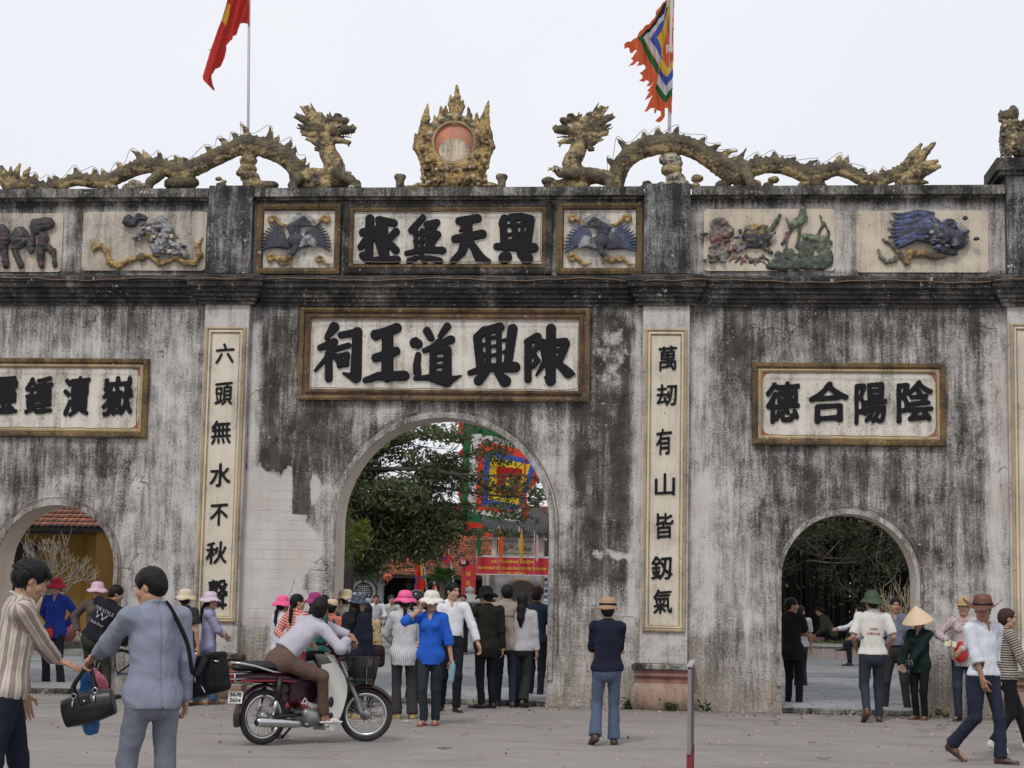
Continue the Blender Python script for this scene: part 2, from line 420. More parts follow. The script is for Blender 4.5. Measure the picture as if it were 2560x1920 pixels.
def char_mesh(ch, w, hgt, depth, bold=.3, n=96, seed=0):
    """solid of a brushed character, w x hgt metres, lower-left at the origin, facing -y"""
    key = (ch, n)
    if key not in _GC: _GC[key] = glyph_grid(ch, n)
    G_ = _GC[key]; m = G_.shape[0]
    B = gblur(G_, n * .026, n * .021)
    xs, ys = np.meshgrid(np.arange(m), np.arange(m), indexing='ij'); r = np.random.RandomState(seed)
    thr = bold + .05 * np.sin(xs * 9 / n + r.rand() * 6) * np.sin(ys * 11 / n + r.rand() * 6)
    F2 = (thr - B) * 3.0                              # negative inside
    nz = 7; zz = np.linspace(-1, 1, nz)
    F = np.maximum(F2[:, None, :], 0 * F2[:, None, :] + (np.abs(zz)[None, :, None] - .62) * 1.0).astype(np.float32)
    F[0], F[-1], F[:, 0], F[:, -1], F[:, :, 0], F[:, :, -1] = 1, 1, 1, 1, 1, 1
    V, Q = nets(F, np.zeros(3), 1.0)
    ins = np.argwhere(F2 < 0); lo = ins.min(0); hi = ins.max(0)
    V[:, 0] = (V[:, 0] - lo[0]) / (hi[0] - lo[0]) * w; V[:, 2] = (V[:, 2] - lo[1]) / (hi[1] - lo[1]) * hgt
    V[:, 1] = -(V[:, 1] / (nz - 1)) * depth
    Q = Q[:, ::-1]
    return mesh_np('character', V, Q, True)
def text_mesh(body, size, width=None, extrude=.003, spacing=1.0, bold=0.0, align='CENTER', shear=0.0):
    cu = bpy.data.curves.new('lettering', 'FONT'); cu.body = body; cu.size = size; cu.extrude = extrude; cu.resolution_u = 2; cu.align_x = align; cu.offset = bold; cu.space_character = spacing; cu.shear = shear
    o = bpy.data.objects.new('lettering', cu); COL.objects.link(o)
    dg = bpy.context.evaluated_depsgraph_get(); me = bpy.data.meshes.new_from_object(o.evaluated_get(dg), depsgraph=dg); bpy.data.objects.remove(o)
    me.transform(Matrix.Rotation(PI / 2, 4, 'X'))     # upright in xz, facing -y
    if width:
        xs = [v.co.x for v in me.vertices]; w = max(xs) - min(xs); me.transform(Matrix.Diagonal((width / w, 1, 1, 1)))
    return me
# ================================================================== materials of the gate
def plaster(name, base=(.565, .545, .525), dark=(.036, .034, .031), level=None, tint=None, bricks=False, streak=1.0, spots=True):
    """old lime plaster: pale coat, black algae streaks, chips; 'level' fixes the grime, else attribute Col (grime, bare white, earth)"""
    if name in _MC: return _MC[name]
    t = NT(name); v = t.obj()
    if level is None:
        a = t.sepc(t.attr('Col')); g, wh, ea = a[0], a[1], a[2]
    else: g, wh, ea = level, 0.0, 0.0
    st = t.noise(t.scalev(v, (5.5, 5.5, .55)), 1.0, 6, .62)
    st2 = t.noise(t.scalev(v, (22, 22, 2.2)), 1.0, 4, .6)
    cl = t.noise(v, 2.6, 7, .66); fi = t.noise(v, 38, 4, .7)
    x = t.math('MULTIPLY_ADD', t.math('SUBTRACT', st, .5), 1.65 * streak, g)
    x = t.math('MULTIPLY_ADD', t.math('SUBTRACT', st2, .5), .6 * streak, x)
    x = t.math('MULTIPLY_ADD', t.math('SUBTRACT', cl, .5), 1.55, x)
    x = t.math('MULTIPLY_ADD', t.math('SUBTRACT', fi, .5), 1.35, x)
    am = t.step(x, -.12, 1.08)
    wn = t.noise(v, 5.5, 7, .7)
    if level is None:
        wm = t.step(t.math('MULTIPLY_ADD', t.math('SUBTRACT', wn, .5), 1.15, wh), .38, .62)
        am = t.math('MULTIPLY', am, t.math('MULTIPLY_ADD', wm, -.86, 1.0))
    ltone = t.mix(t.step(t.noise(v, 1.3, 3), .35, .65), base, tuple(c * k for c, k in zip(base, (.93, .90, .86))))
    dtone = t.mix(t.step(t.noise(v, 4.0, 3), .35, .7), dark, tuple(c * k for c, k in zip(dark, (2.5, 2.4, 2.3))))
    c = t.mix(am, ltone, dtone)
    if level is None:
        em = t.step(t.math('MULTIPLY_ADD', t.math('SUBTRACT', cl, .5), 1.6, ea), .3, 1.0)
        c = t.mix(t.math('MULTIPLY', em, .62), c, t.mix(t.step(fi, .35, .65), (.43, .37, .30), (.25, .205, .16)))
    h = t.math('ADD', t.math('MULTIPLY', fi, .5), t.math('MULTIPLY', cl, 1.2))
    if spots:                                        # pits and little pale chips
        vd = t.voro(v, 7.0); vd2 = t.voro(t.scalev(v, (1.3, 1.3, 1)), 21.0)
        pit = t.math('MULTIPLY', t.step(vd, .085, .05), t.step(t.noise(v, 1.9, 2), .50, .58))
        chip = t.math('MULTIPLY', t.step(vd2, .17, .1), t.step(t.noise(v, 5, 3), .50, .60))
        c = t.mix(t.math('MULTIPLY', pit, .85), c, (.02, .018, .016)); c = t.mix(t.math('MULTIPLY', chip, .6), c, (.62, .58, .53)); pk = t.noise(v, 13, 6, .72); c = t.mix(t.math('MULTIPLY', t.step(pk, .615, .65), t.math('MULTIPLY', t.step(t.noise(v, 1.7, 3), .46, .58), .75)), c, (.58, .54, .49))
        nd = t.n("VectorMath", operation='ADD'); t.set(nd.inputs[0], v)
        sc = t.n("VectorMath", operation='SCALE'); nn = t.n("TexNoise"); t.set(nn.inputs[0], v); nn.inputs['Scale'].default_value = 3.0; nn.inputs['Detail'].default_value = 5
        t.set(sc.inputs[0], nn.outputs[1]); sc.inputs['Scale'].default_value = .5; t.t.links.new(sc.outputs[0], nd.inputs[1])
        crk = t.voro(nd.outputs[0], 1.1, 'DISTANCE_TO_EDGE')
        cm = t.math('MULTIPLY', t.step(crk, .010, .003), t.step(t.noise(v, 1.1, 2), .56, .62)) if level is None else 0.0; c = t.mix(t.math('MULTIPLY', cm, .7), c, (.03, .027, .025))
        h = t.math('SUBTRACT', h, t.math('ADD', t.math('MULTIPLY', pit, 2.0), t.math('MULTIPLY', cm, 1.2)))
    if bricks:
        br = t.n("TexBrick"); mp = t.n("Mapping"); t.set(mp.inputs[0], v); mp.inputs['Rotation'].default_value = (PI / 2, 0, 0); t.t.links.new(mp.outputs[0], br.inputs[0])
        br.inputs['Scale'].default_value = 1.0; br.inputs['Brick Width'].default_value = .3; br.inputs['Row Height'].default_value = .135; br.inputs['Mortar Size'].default_value = .007; br.inputs['Mortar Smooth'].default_value = .6
        bm_ = t.math('MULTIPLY', br.outputs['Fac'], t.step(t.noise(v, 1.2, 3), .38, .55))
        sx = t.sep(v); inb = t.math('MULTIPLY', t.step(sx[0], -6.2, -6.0), t.step(sx[0], -.75, -.95)); bm_ = t.math('MULTIPLY', bm_, inb)
        c = t.mix(t.math('MULTIPLY', bm_, .10), c, (.09, .08, .075)); h = t.math('MULTIPLY_ADD', bm_, -.5, h)
    if level is None: h = t.math('MULTIPLY_ADD', wm, .45, h)
    nrm = t.bump(h, .55, .012)
    _MC[name] = t.done(c, .9, nrm, 0, .25); return _MC[name]
M_wall = plaster('old_plaster', bricks=True)
M_pil = plaster('pilaster_plaster', (.53, .51, .485), level=.16, streak=.7)
M_pild = plaster('dark_pilaster_plaster', (.46, .46, .46), (.022, .022, .022), level=.80)
M_corn = plaster('mossy_cornice', (.44, .42, .39), (.018, .017, .016), level=.98, streak=.3)
M_cope = plaster('stained_coping', (.46, .44, .40), (.024, .024, .022), level=.76)
M_reveal = plaster('arch_reveal_plaster', (.58, .50, .44), level=-.12, streak=.5)
M_panel = plaster('white_panel_plaster', (.66, .625, .56), level=.16, streak=.9)
M_cream = plaster('cream_panel_plaster', (.60, .53, .43), (.10, .09, .085), level=.14, streak=.6)
M_creamd = plaster('stained_cream_panel', (.56, .50, .42), (.07, .065, .065), level=.32, streak=.8)
M_coup = plaster('couplet_cream', (.64, .585, .49), (.16, .15, .14), level=.08, streak=.9)
M_gold = plaster('weathered_ochre', (.31, .205, .085), (.040, .030, .02), level=.72, streak=.6)
M_goldl = plaster('pale_ochre', (.50, .38, .21), (.11, .095, .08), level=.34, streak=.8)
M_maroon = plaster('maroon_trim', (.20, .11, .08), (.04, .03, .03), level=.35)
M_redb = plaster('worn_plinth', (.36, .24, .18), (.10, .085, .075), level=.45)
M_black = mat('black_lacquer', (.006, .006, .008), .7, .3, bump=.1, spec=.25)
M_cable = mat('brown_cable', (.16, .10, .06), .6, .2, bump=0)
M_clear = mat('pale_cable', (.45, .42, .36), .4, .1, bump=0)

# ================================================================== the gate
gate = thing('temple_gate', 'long weathered grey temple gate with three arches, black characters and a carved parapet', 'gateway')
XC = -3.47
PILX = (-11.38, -6.53, -0.41, 4.44); PH = .315
ARCH = [(-8.88, .85, 1.75), (-3.44, 1.47, 2.41), (2.03, .88, 1.76)]
TOP = 7.09; TH = .62
def blob(x, z, x0, x1, z0, z1, s=.15):
    f = lambda v, a, b: np.clip((v - a) / s + .5, 0, 1) * np.clip((b - v) / s + .5, 0, 1)
    return f(x, x0, x1) * f(z, z0, z1)
def grime(x, z):
    """what the years left on the front: R black algae, G bare white coat, B earth splash"""
    w = .22 * np.sin(x * 5.1 + 1.3 * np.sin(z * 2.2)) + .18 * np.sin(x * 11.7 + 2) + .1 * np.sin(x * 23 + z)
    g = .45 + .15 * w
    inC = (x > -6.2) & (x < -.73); inL = x < -6.84; inR = x > -.08
    g = g + .26 * blob(x, z, -12, 5, 5.0, 5.6, .6)
    g = np.where(inL, g + .10 * blob(x, z, -12, -9.1, 1.5, 3.5, .8) + .22 * blob(x, z, -9.9, -7.6, 2.9, 3.55, .5) - .10 * blob(x, z, -7.7, -6.8, 1, 5, .3), g)
    g = np.where(inR, g + .16 + .16 * blob(x, z, .9, 3.5, 1.9, 3.5, .8) + .12 * blob(x, z, .3, 1.3, 2.2, 5.0, .5) - .42 * blob(x, z, -.1, .22, 1.0, 5.3, .12)
                 - .45 * blob(x, z, 3.86, 4.2, .8, 5.35, .1) - .3 * blob(x, z, .2, .9, .9, 3.4, .5) - .2 * blob(x, z, 3.0, 3.8, .6, 2.0, .4), g)
    g = np.where(inC, g + .03 + .25 * blob(x, z, -5.7, -1.2, 3.95, 5.45, .3) + .72 * blob(x, z, -6.05, -5.5, 2.9, 5.2, .2) + .55 * blob(x, z, -5.9, -4.9, 3.1, 4.15, .5) + .25 * blob(x, z, -4.9, -2.2, 3.4, 3.95, .4)
                 + .62 * blob(x, z, -5.55, -5.25, 2.45, 3.6, .15) + .46 * blob(x, z, -1.65, -.85, 1.6, 5.2, .25) + .3 * blob(x, z, -2.1, -1.7, 1.2, 2.6, .5)
                 + .22 * blob(x, z, -1.9, -1.0, 3.0, 4.1, .4) - .35 * blob(x, z, -.86, -.7, 1.2, 5.3, .06) - .5 * blob(x, z, -6.22, -6.05, 3.0, 5.2, .08)
                 + .3 * blob(x, z, -5.5, -1.4, 5.38, 5.5, .2) - .25 * blob(x, z, -2.05, -1.72, 2.4, 3.6, .2) - .28 * blob(x, z, -4.9, -4.0, 3.85, 4.1, .2)
                 + .25 * blob(x, z, -3.2, -2.4, 3.95, 4.15, .2), g)
    wh = np.zeros_like(x)
    jag = .05 * np.sin(x * 9) + .03 * np.sin(x * 31)
    wh = np.maximum(wh, .95 * blob(x, z, -6.3, -5.2 + .12 * np.sin(z * 7), .95, 3.14 + jag, .34))
    wh = np.where(blob(x, z, -5.52, -5.28, 2.5, 3.6, .12) > .5, 0, wh)
    wh = np.maximum(wh, .62 * blob(x, z, -1.4, -.8, 1.95 + jag * .5, 2.12 + jag * .4, .1)); wh = np.maximum(wh, .50 * blob(x, z, -1.45, -.85, 4.1, 5.3, .5))
    wh = np.maximum(wh, .45 * blob(x, z, -7.65, -7.3, 4.2, 4.75, .2)); wh = np.maximum(wh, .5 * blob(x, z, -6.85, -6.2, 4.9, 5.4, .2) * 0)
    ea = .85 * np.clip((1.2 + 1.3 * w - z) / 1.15, 0, 1) + .25 * blob(x, z, -2.2, -.6, .5, 1.6, .6) + .12 * blob(x, z, -12, 5, 0, 2.2, .8)
    # frieze background
    fr = z > 5.86
    g = np.where(fr, .34 + .1 * w + .65 * blob(x, z, -12, 5, 6.86, 7.2, .1) + .35 * blob(x, z, -12, 5, 5.8, 5.93, .06) + .2 * (x < -6.8) , g)
    g = np.where(fr & (x > -5.1) & (x < -1.8), .75, g); wh = np.where(fr, 0, wh)
    return np.stack([np.clip(g, 0, .96), wh, ea], 1)
def wall_face(Y, dense, flip=False):
    V, Q, Cc = [], [], []; n = 0
    br = [-11.7]
    for cx, r, sz in ARCH: br += [cx - r, cx + r]
    br += [4.75]
    for s in range(len(br) - 1):
        x0, x1 = br[s], br[s + 1]; arch = s % 2 == 1
        nx = max(2, int((x1 - x0) / dense)) if not arch else max(44, int((x1 - x0) / dense))
        if arch: xs = (x0 + x1) / 2 - np.cos(np.linspace(0, PI, nx + 1)) * (x1 - x0) / 2
        else: xs = np.linspace(x0, x1, nx + 1)
        zt = 7.0; nz = int(zt / dense) if dense < .5 else 2
        for x in xs:
            zb = 0.0
            if arch:
                cx, r, sz = ARCH[s // 2]; zb = sz + math.sqrt(max(r * r - (x - cx) ** 2, 0))
                zb = sz if abs(abs(x - cx) - r) < 1e-6 else zb
            t = np.linspace(0, 1, nz + 1); z = zb + (zt - zb) * t
            V.append(np.stack([np.full(nz + 1, x), np.full(nz + 1, Y), z], 1))
        m = len(xs)
        for i in range(m - 1):
            a = n + i * (nz + 1) + np.arange(nz); b = a + nz + 1
            q = np.stack([a, b, b + 1, a + 1], 1); Q.append(q[:, ::-1] if flip else q)
        n += m * (nz + 1)
    V = np.vstack(V); Q = np.vstack(Q)
    return V, Q
V, Q = wall_face(0.0, .05)
u = np.minimum.reduce([np.abs(np.hypot(V[:, 0] - cx, np.maximum(V[:, 2] - sz, 0)) - r) for cx, r, sz in ARCH])
V[:, 1] += .010 * wav(V, 1.7, 3) * np.clip(u / .1, 0, 1) + .004 * wav(V, 7, 4) * np.clip(u / .05, 0, 1)
link('wall_front', mesh_np('wall_front', V, Q, True, grime(V[:, 0], V[:, 2])), M_wall, gate)
V, Q = wall_face(TH, .4, True); link('wall_back', mesh_np('wall_back', V, Q, False, grime(V[:, 0], V[:, 2])), M_wall, gate)
for cx, r, sz in ARCH:                              # reveals and raised arch rings
    path = [(cx - r, 0)] + [(cx - r * math.cos(a), sz + r * math.sin(a)) for a in np.linspace(0, PI, 49)] + [(cx + r, 0)]
    V = [(x, y, z) for x, z in path for y in (0.0, .2, .4, TH)]; F = [(i * 4 + k, i * 4 + k + 1, i * 4 + 5 + k, i * 4 + 4 + k) for i in range(len(path) - 1) for k in range(3)]
    link('arch_reveal', mesh_py('arch_reveal', V, F, True), M_reveal, gate)
    w = .085 if r > 1 else .07
    mb = MB(); prof = [(0.0, .002), (.0, -.035), (w * .8, -.035), (w, -.004)]
    pth = [(cx - r, .35, -1, 0)] + [(cx - r * math.cos(a), sz + r * math.sin(a), -math.cos(a), math.sin(a)) for a in np.linspace(0, PI, 57)] + [(cx + r, .35, 1, 0)]
    V = [(x + nx * d, y, z + nz * d) for x, z, nx, nz in pth for d, y in prof]
    F = [(i * 4 + k, i * 4 + k + 1, i * 4 + 5 + k, i * 4 + 4 + k) for i in range(len(pth) - 1) for k in range(3)] + [(0, 1, 2, 3), tuple(len(V) - 4 + k for k in range(4))]
    mb.add(V, F, False); mb.build('arch_ring', plaster('ring_plaster', (.50, .48, .45), level=.5), gate)
# core top + ends
for a, b in ((4.76, 9.5), (-16.5, -11.71)): MB().box(a, b, .02, TH - .02, 0, 5.2).build('wall_wing', plaster('wing_plaster', level=.6), gate)
MB().box(-11.7, 4.75, .003, TH - .003, 6.9, 7.0).build('wall_core', M_cope, gate)
# coping between pilasters
edges = [(-11.06, -6.86), (-6.20, -.74), (-.08, 4.11)]
for a, b in edges:
    mb = MB(); mb.sweepx([(0.001, 6.93), (-.05, 6.93), (-.06, 6.955), (-.15, 6.965), (-.155, 7.085), (-.13, TOP), (TH + .1, TOP), (TH + .1, 6.95), (TH, 6.93)], a, b)
    mb.build('coping', M_cope, gate)
CORN = [(.001, 5.43), (-.045, 5.43), (-.045, 5.475), (-.075, 5.485), (-.075, 5.52), (-.11, 5.54), (-.11, 5.585), (-.14, 5.60), (-.14, 5.645), (-.185, 5.67), (-.185, 5.735), (-.205, 5.745), (-.205, 5.80), (-.12, 5.845), (-.03, 5.865), (.001, 5.87)]
for a, b in [(-11.0, -6.99), (-6.07, -.87), (.05, 3.98)]:
    mb = MB(); mb.sweepx(CORN, a, b); mb.build('cornice', M_corn, gate)
def ringloft(rings, xc, mat_, name, smooth=False):                # rings: (z, half width, front y)
    mb = MB(); V = []
    for z, hw, fy in rings: V += [(xc - hw, .002, z), (xc - hw, fy, z), (xc + hw, fy, z), (xc + hw, .002, z)]
    F = []
    for i in range(len(rings) - 1):
        for k in range(3): F.append((i * 4 + k, i * 4 + k + 1, i * 4 + 5 + k, i * 4 + 4 + k))
    F.append((0, 1, 2, 3)); n = len(V) - 4; F.append((n + 3, n + 2, n + 1, n))
    mb.add(V, F, smooth); return mb.build(name, mat_, gate)
for xc in PILX:
    ringloft([(.60, PH, -.12), (5.44, PH, -.12)], xc, M_pil, 'pilaster')
    ringloft([(z, .315 + (-y) + .07 * 0 + .0 + .03, y - .13) for (y, z) in CORN], xc, M_corn, 'pilaster_cornice')
    tall = xc > 4 or xc < -11
    ringloft([(5.872, PH, -.165), (7.12 if not tall else 7.2, PH, -.165)], xc, M_pild if xc < 0 or tall else plaster('grey_pilaster_plaster', (.50, .50, .50), level=.55), 'parapet_pier')
    if tall:
        mb = MB(); mb.box(xc - .42, xc + .42, -.27, TH + .1, 7.2, 7.25); mb.box(xc - .46, xc + .46, -.31, TH + .14, 7.253, 7.42); mb.box(xc - .33, xc + .33, -.16, TH, 7.0, 7.197)
        mb.build('pier_cap', M_corn, gate)
    # lotus-bulb plinth
    bulb = [(.355 * t, .345 + .085 * math.sin(PI * min(1, .12 + .86 * t)) ** .6) for t in np.linspace(0, 1, 22)]
    ringloft([(z, hw, -.12 - (hw - .315) * 1.2) for z, hw in bulb], xc, M_redb, 'plinth_bulb')
    ringloft([(z, hw, -.12 - (hw - .315) * 1.2) for z, hw in [(.357, .352), (.42, .352), (.422, .365), (.45, .385), (.475, .385), (.49, .37), (.53, .37)]], xc, plaster('plinth_red', (.31, .15, .115), (.09, .06, .05), level=.4), 'plinth_band')
    ringloft([(z, hw, -.12 - (hw - .315) * 1.2) for z, hw in [(.532, .40), (.54, .415), (.59, .415), (.602, .40), (.615, .33)]], xc, M_cope, 'plinth_slab')

def frame(x0, x1, z0, z1, prof, mat_, name='frame', parent=gate, ybase=0.0, r=0):
    """mitred moulding round a rectangle; prof = (inset, y)"""
    V = []
    for t, y in prof: V += [(x0 + t, y + ybase, z0 + t), (x1 - t, y + ybase, z0 + t), (x1 - t, y + ybase, z1 - t), (x0 + t, y + ybase, z1 - t)]
    F = [(i * 4 + k, i * 4 + (k + 1) % 4, i * 4 + 4 + (k + 1) % 4, i * 4 + 4 + k) for i in range(len(prof) - 1) for k in range(4)]
    return MB().add(V, F).build(name, mat_, parent)
def put_char(ch, x0, y0, x1, y1, Y, parent, bold=.3, seed=0, depth=.028):
    a, b = W(x0, y1, Y), W(x1, y0, Y)
    me = char_mesh(ch, b.x - a.x, b.z - a.z, depth, bold, seed=seed)
    o = link('character', me, M_black, parent, (a.x, Y, a.z)); return o
def stroke_char(strokes, ox, oy, sc, Y, parent, depth=.03):
    # strokes: [w0, w1, (x, y), (x, y) ...] in tracing units; ox, oy, sc turn them into places on the wall
    a = []
    for st in strokes:
        w0, w1, *pts = st; m = len(pts) - 1
        for i in range(m if m else 1):
            p, q = pts[i], pts[min(i + 1, m)]; wa = w0 + (w1 - w0) * i / max(m, 1); wb = w0 + (w1 - w0) * (i + 1) / max(m, 1)
            P_, Q_ = W(ox + p[0] / sc, oy + p[1] / sc, Y), W(ox + q[0] / sc, oy + q[1] / sc, Y); k = SCALE(Y) / sc / 2
            a.append((P_.x, P_.z, Q_.x, Q_.z, wa * k * 1.13, wb * k * 1.13))
    A = np.array(a); h = .0085; lo = np.array([min(A[:, 0].min(), A[:, 2].min()) - .12, min(A[:, 1].min(), A[:, 3].min()) - .12])
    hi = np.array([max(A[:, 0].max(), A[:, 2].max()) + .12, max(A[:, 1].max(), A[:, 3].max()) + .12]); N = ((hi - lo) / h).astype(int)
    X = (lo[0] + h * np.arange(N[0]))[:, None]; Z = (lo[1] + h * np.arange(N[1]))[None, :]; F2 = np.full((N[0], N[1]), 1.0)
    for (px, pz, qx, qz, ra, rb) in A:
        dx, dz = qx - px, qz - pz; L = max(dx * dx + dz * dz, 1e-9); t = np.clip(((X - px) * dx + (Z - pz) * dz) / L, 0, 1)
        d = np.hypot(X - px - t * dx, Z - pz - t * dz) - (ra + (rb - ra) * t); k = .012
        hh = np.maximum(k - np.abs(d - F2), 0) / k; F2 = np.minimum(F2, d) - hh * hh * k * .25
    F2 += .0016 * np.sin(X * 60) * np.sin(Z * 70 + 1)
    nz = 7; y = (np.arange(nz) - 3) * (depth * 2 / 5)
    dy = np.abs(y)[None, :, None] - depth * .82; f = F2[:, None, :] + .010
    F = (np.sqrt(np.maximum(f, 0) ** 2 + np.maximum(dy + .010, 0) ** 2) + np.minimum(np.maximum(f, dy + .010), 0) - .010).astype(np.float32)
    V, Q = nets(F, np.zeros(3), 1.0)
    V = np.stack([lo[0] + V[:, 0] * h, Y + (V[:, 1] - 3) * (depth * 2 / 5), lo[1] + V[:, 2] * h], 1)
    return link('character', mesh_np('character', V, Q, True), M_black, parent)
S_MAIN = [
 [[66, 34, (650, 160), (600, 232)], [42, 52, (556, 302), (650, 262)], [50, 18, (640, 270), (600, 370), (520, 460)], [46, 50, (614, 345), (614, 515)], [34, 50, (640, 345), (700, 402)],
  [46, 50, (700, 215), (808, 195)], [62, 74, (812, 192), (800, 500)], [64, 14, (800, 512), (712, 478)], [38, 38, (665, 312), (748, 286)], [30, 30, (668, 362), (742, 345)], [32, 32, (672, 366), (688, 428)], [34, 34, (742, 348), (736, 418)], [30, 30, (686, 428), (738, 416)]],
 [[62, 66, (935, 212), (1010, 196), (1082, 166)], [72, 78, (1020, 205), (1018, 500)], [56, 56, (938, 372), (1078, 326)], [40, 66, (868, 526), (960, 498), (1136, 496)], [40, 20, (940, 232), (925, 190)]],
 [[72, 60, (1212, 268), (1230, 276)], [40, 54, (1232, 352), (1222, 420), (1226, 470)], [30, 46, (1212, 514), (1300, 508), (1380, 534)], [46, 70, (1380, 534), (1430, 536)], [66, 8, (1430, 534), (1530, 494)], [52, 44, (1292, 186), (1322, 236)], [52, 34, (1432, 156), (1384, 222)], [34, 54, (1275, 322), (1350, 290), (1458, 246)], [44, 40, (1372, 262), (1345, 322)],
  [46, 46, (1336, 328), (1332, 482)], [50, 62, (1436, 318), (1430, 488)], [40, 44, (1336, 332), (1432, 316)], [26, 26, (1340, 386), (1430, 378)], [26, 26, (1340, 432), (1430, 426)], [40, 40, (1334, 486), (1430, 482)]],
 [[56, 50, (1690, 184), (1642, 226)], [54, 58, (1640, 232), (1664, 436)], [34, 36, (1714, 186), (1716, 420)], [36, 36, (1790, 170), (1790, 424)], [56, 60, (1704, 184), (1796, 160)], [64, 54, (1884, 172), (1850, 420)], [26, 22, (1826, 250), (1870, 242)], [24, 22, (1826, 330), (1862, 322)], [26, 24, (1656, 286), (1706, 276)], [24, 24, (1664, 354), (1706, 346)],
  [24, 24, (1724, 236), (1784, 226)], [22, 22, (1724, 296), (1784, 286)], [24, 24, (1724, 356), (1784, 348)], [36, 70, (1590, 476), (1700, 440), (1900, 436)], [50, 60, (1696, 478), (1648, 530)], [44, 76, (1784, 484), (1832, 532)]],
 [[44, 56, (1985, 262), (2054, 228)], [48, 46, (1992, 262), (1990, 522)], [44, 34, (2058, 236), (2062, 290), (2022, 330)], [34, 34, (2022, 332), (2058, 390), (2028, 428)], [62, 66, (2150, 170), (2146, 530)], [44, 10, (2144, 540), (2104, 506)], [44, 42, (2092, 262), (2108, 378)], [42, 54, (2096, 272), (2245, 262)], [56, 44, (2250, 275), (2214, 380)],
  [28, 28, (2110, 322), (2222, 320)], [34, 34, (2110, 378), (2212, 378)], [44, 14, (2110, 400), (2048, 492)], [36, 66, (2172, 384), (2270, 478)], [60, 10, (2262, 474), (2316, 484)]]]
S_TOP = [
 [[90, 84, (276, 200), (262, 640)], [86, 80, (205, 345), (335, 318)], [78, 66, (225, 440), (176, 500)], [70, 60, (196, 590), (256, 650)], [78, 78, (372, 212), (530, 246)], [66, 60, (380, 205), (362, 310)], [84, 80, (356, 390), (420, 600)], [88, 90, (420, 300), (436, 620)], [80, 66, (552, 338), (468, 420)], [66, 78, (470, 440), (552, 535)], [76, 84, (340, 642), (560, 636)]],
 [[62, 74, (840, 186), (720, 322)], [60, 74, (880, 256), (985, 240)], [46, 44, (762, 330), (770, 540)], [42, 40, (832, 320), (822, 540)], [42, 40, (892, 310), (884, 540)], [52, 50, (962, 330), (930, 520)], [44, 72, (880, 300), (960, 276)], [44, 74, (750, 352), (995, 366)], [66, 50, (990, 380), (940, 460)], [30, 30, (750, 440), (950, 430)], [52, 76, (668, 566), (850, 530), (1048, 536)], [64, 50, (695, 650), (770, 616)], [60, 60, (830, 600), (860, 650)], [52, 72, (892, 614), (1015, 648)]],
 [[78, 86, (1225, 222), (1420, 196)], [60, 50, (1222, 222), (1296, 290)], [60, 30, (1290, 290), (1236, 326)], [92, 96, (1315, 260), (1318, 400)], [80, 92, (1182, 412), (1300, 395), (1468, 362)], [96, 66, (1292, 430), (1250, 560), (1162, 648)], [60, 100, (1336, 430), (1440, 606)], [98, 40, (1440, 608), (1545, 650)]],
 [[80, 70, (1706, 196), (1680, 250)], [72, 78, (1690, 230), (1706, 500)], [70, 80, (1990, 214), (1948, 480)], [76, 80, (1776, 186), (1880, 180), (1980, 200)], [62, 66, (1800, 200), (1836, 480)], [40, 44, (1900, 240), (1890, 450)], [36, 36, (1700, 276), (1960, 262)], [40, 40, (1700, 372), (1950, 352)], [46, 46, (1700, 446), (1950, 420)], [72, 96, (1626, 494), (1820, 500), (2016, 508)], [110, 120, (1728, 604), (1706, 618)], [90, 124, (1886, 572), (1944, 622)]]]
def board(x0, x1, z0, z1, y, name, mat_, parent=gate, thick=.02, label=None):
    return MB().box(x0, x1, y, y + thick, z0, z1).build(name, mat_, parent, label=label)

# --- large name plaque over the central arch
x0, x1, z0, z1 = -5.50, -1.45, 4.11, 5.40
pl = board(x0 + .14, x1 - .14, z0 + .15, z1 - .15, -.02, 'name_plaque', M_panel, label='wide white plaque with five large black characters over the central arch')
frame(x0, x1, z0, z1, [(0, .0), (0, -.075), (.03, -.085), (.06, -.07), (.065, -.04)], M_gold, 'outer_frame', pl)
frame(x0 + .065, x1 - .065, z0 + .065, z1 - .065, [(0, -.039), (.035, -.039)], M_maroon, 'frame_groove', pl)
frame(x0 + .10, x1 - .10, z0 + .10, z1 - .10, [(0, -.039), (0, -.065), (.02, -.075), (.045, -.06), (.055, -.02)], M_gold, 'inner_frame', pl)
for st in S_MAIN: stroke_char(st, 600, 760, 2.765, -.03, pl)
# --- top plaque in the parapet
x0, x1, z0, z1 = -4.92, -2.0, 5.88, 6.90
pl = board(x0 + .14, x1 - .14, z0 + .15, z1 - .13, -.03, 'parapet_plaque', M_panel, label='white plaque with four heavy black characters in the parapet')
frame(x0, x1, z0, z1, [(0, .0), (0, -.06), (.03, -.07), (.075, -.07), (.08, -.04)], M_corn, 'outer_frame', pl)
frame(x0 + .08, x1 - .08, z0 + .08, z1 - .08, [(0, -.039), (0, -.065), (.02, -.075), (.045, -.065), (.06, -.03)], M_gold, 'inner_frame', pl)
for st in S_TOP: stroke_char(st, 860, 500, 4.254, -.04, pl)
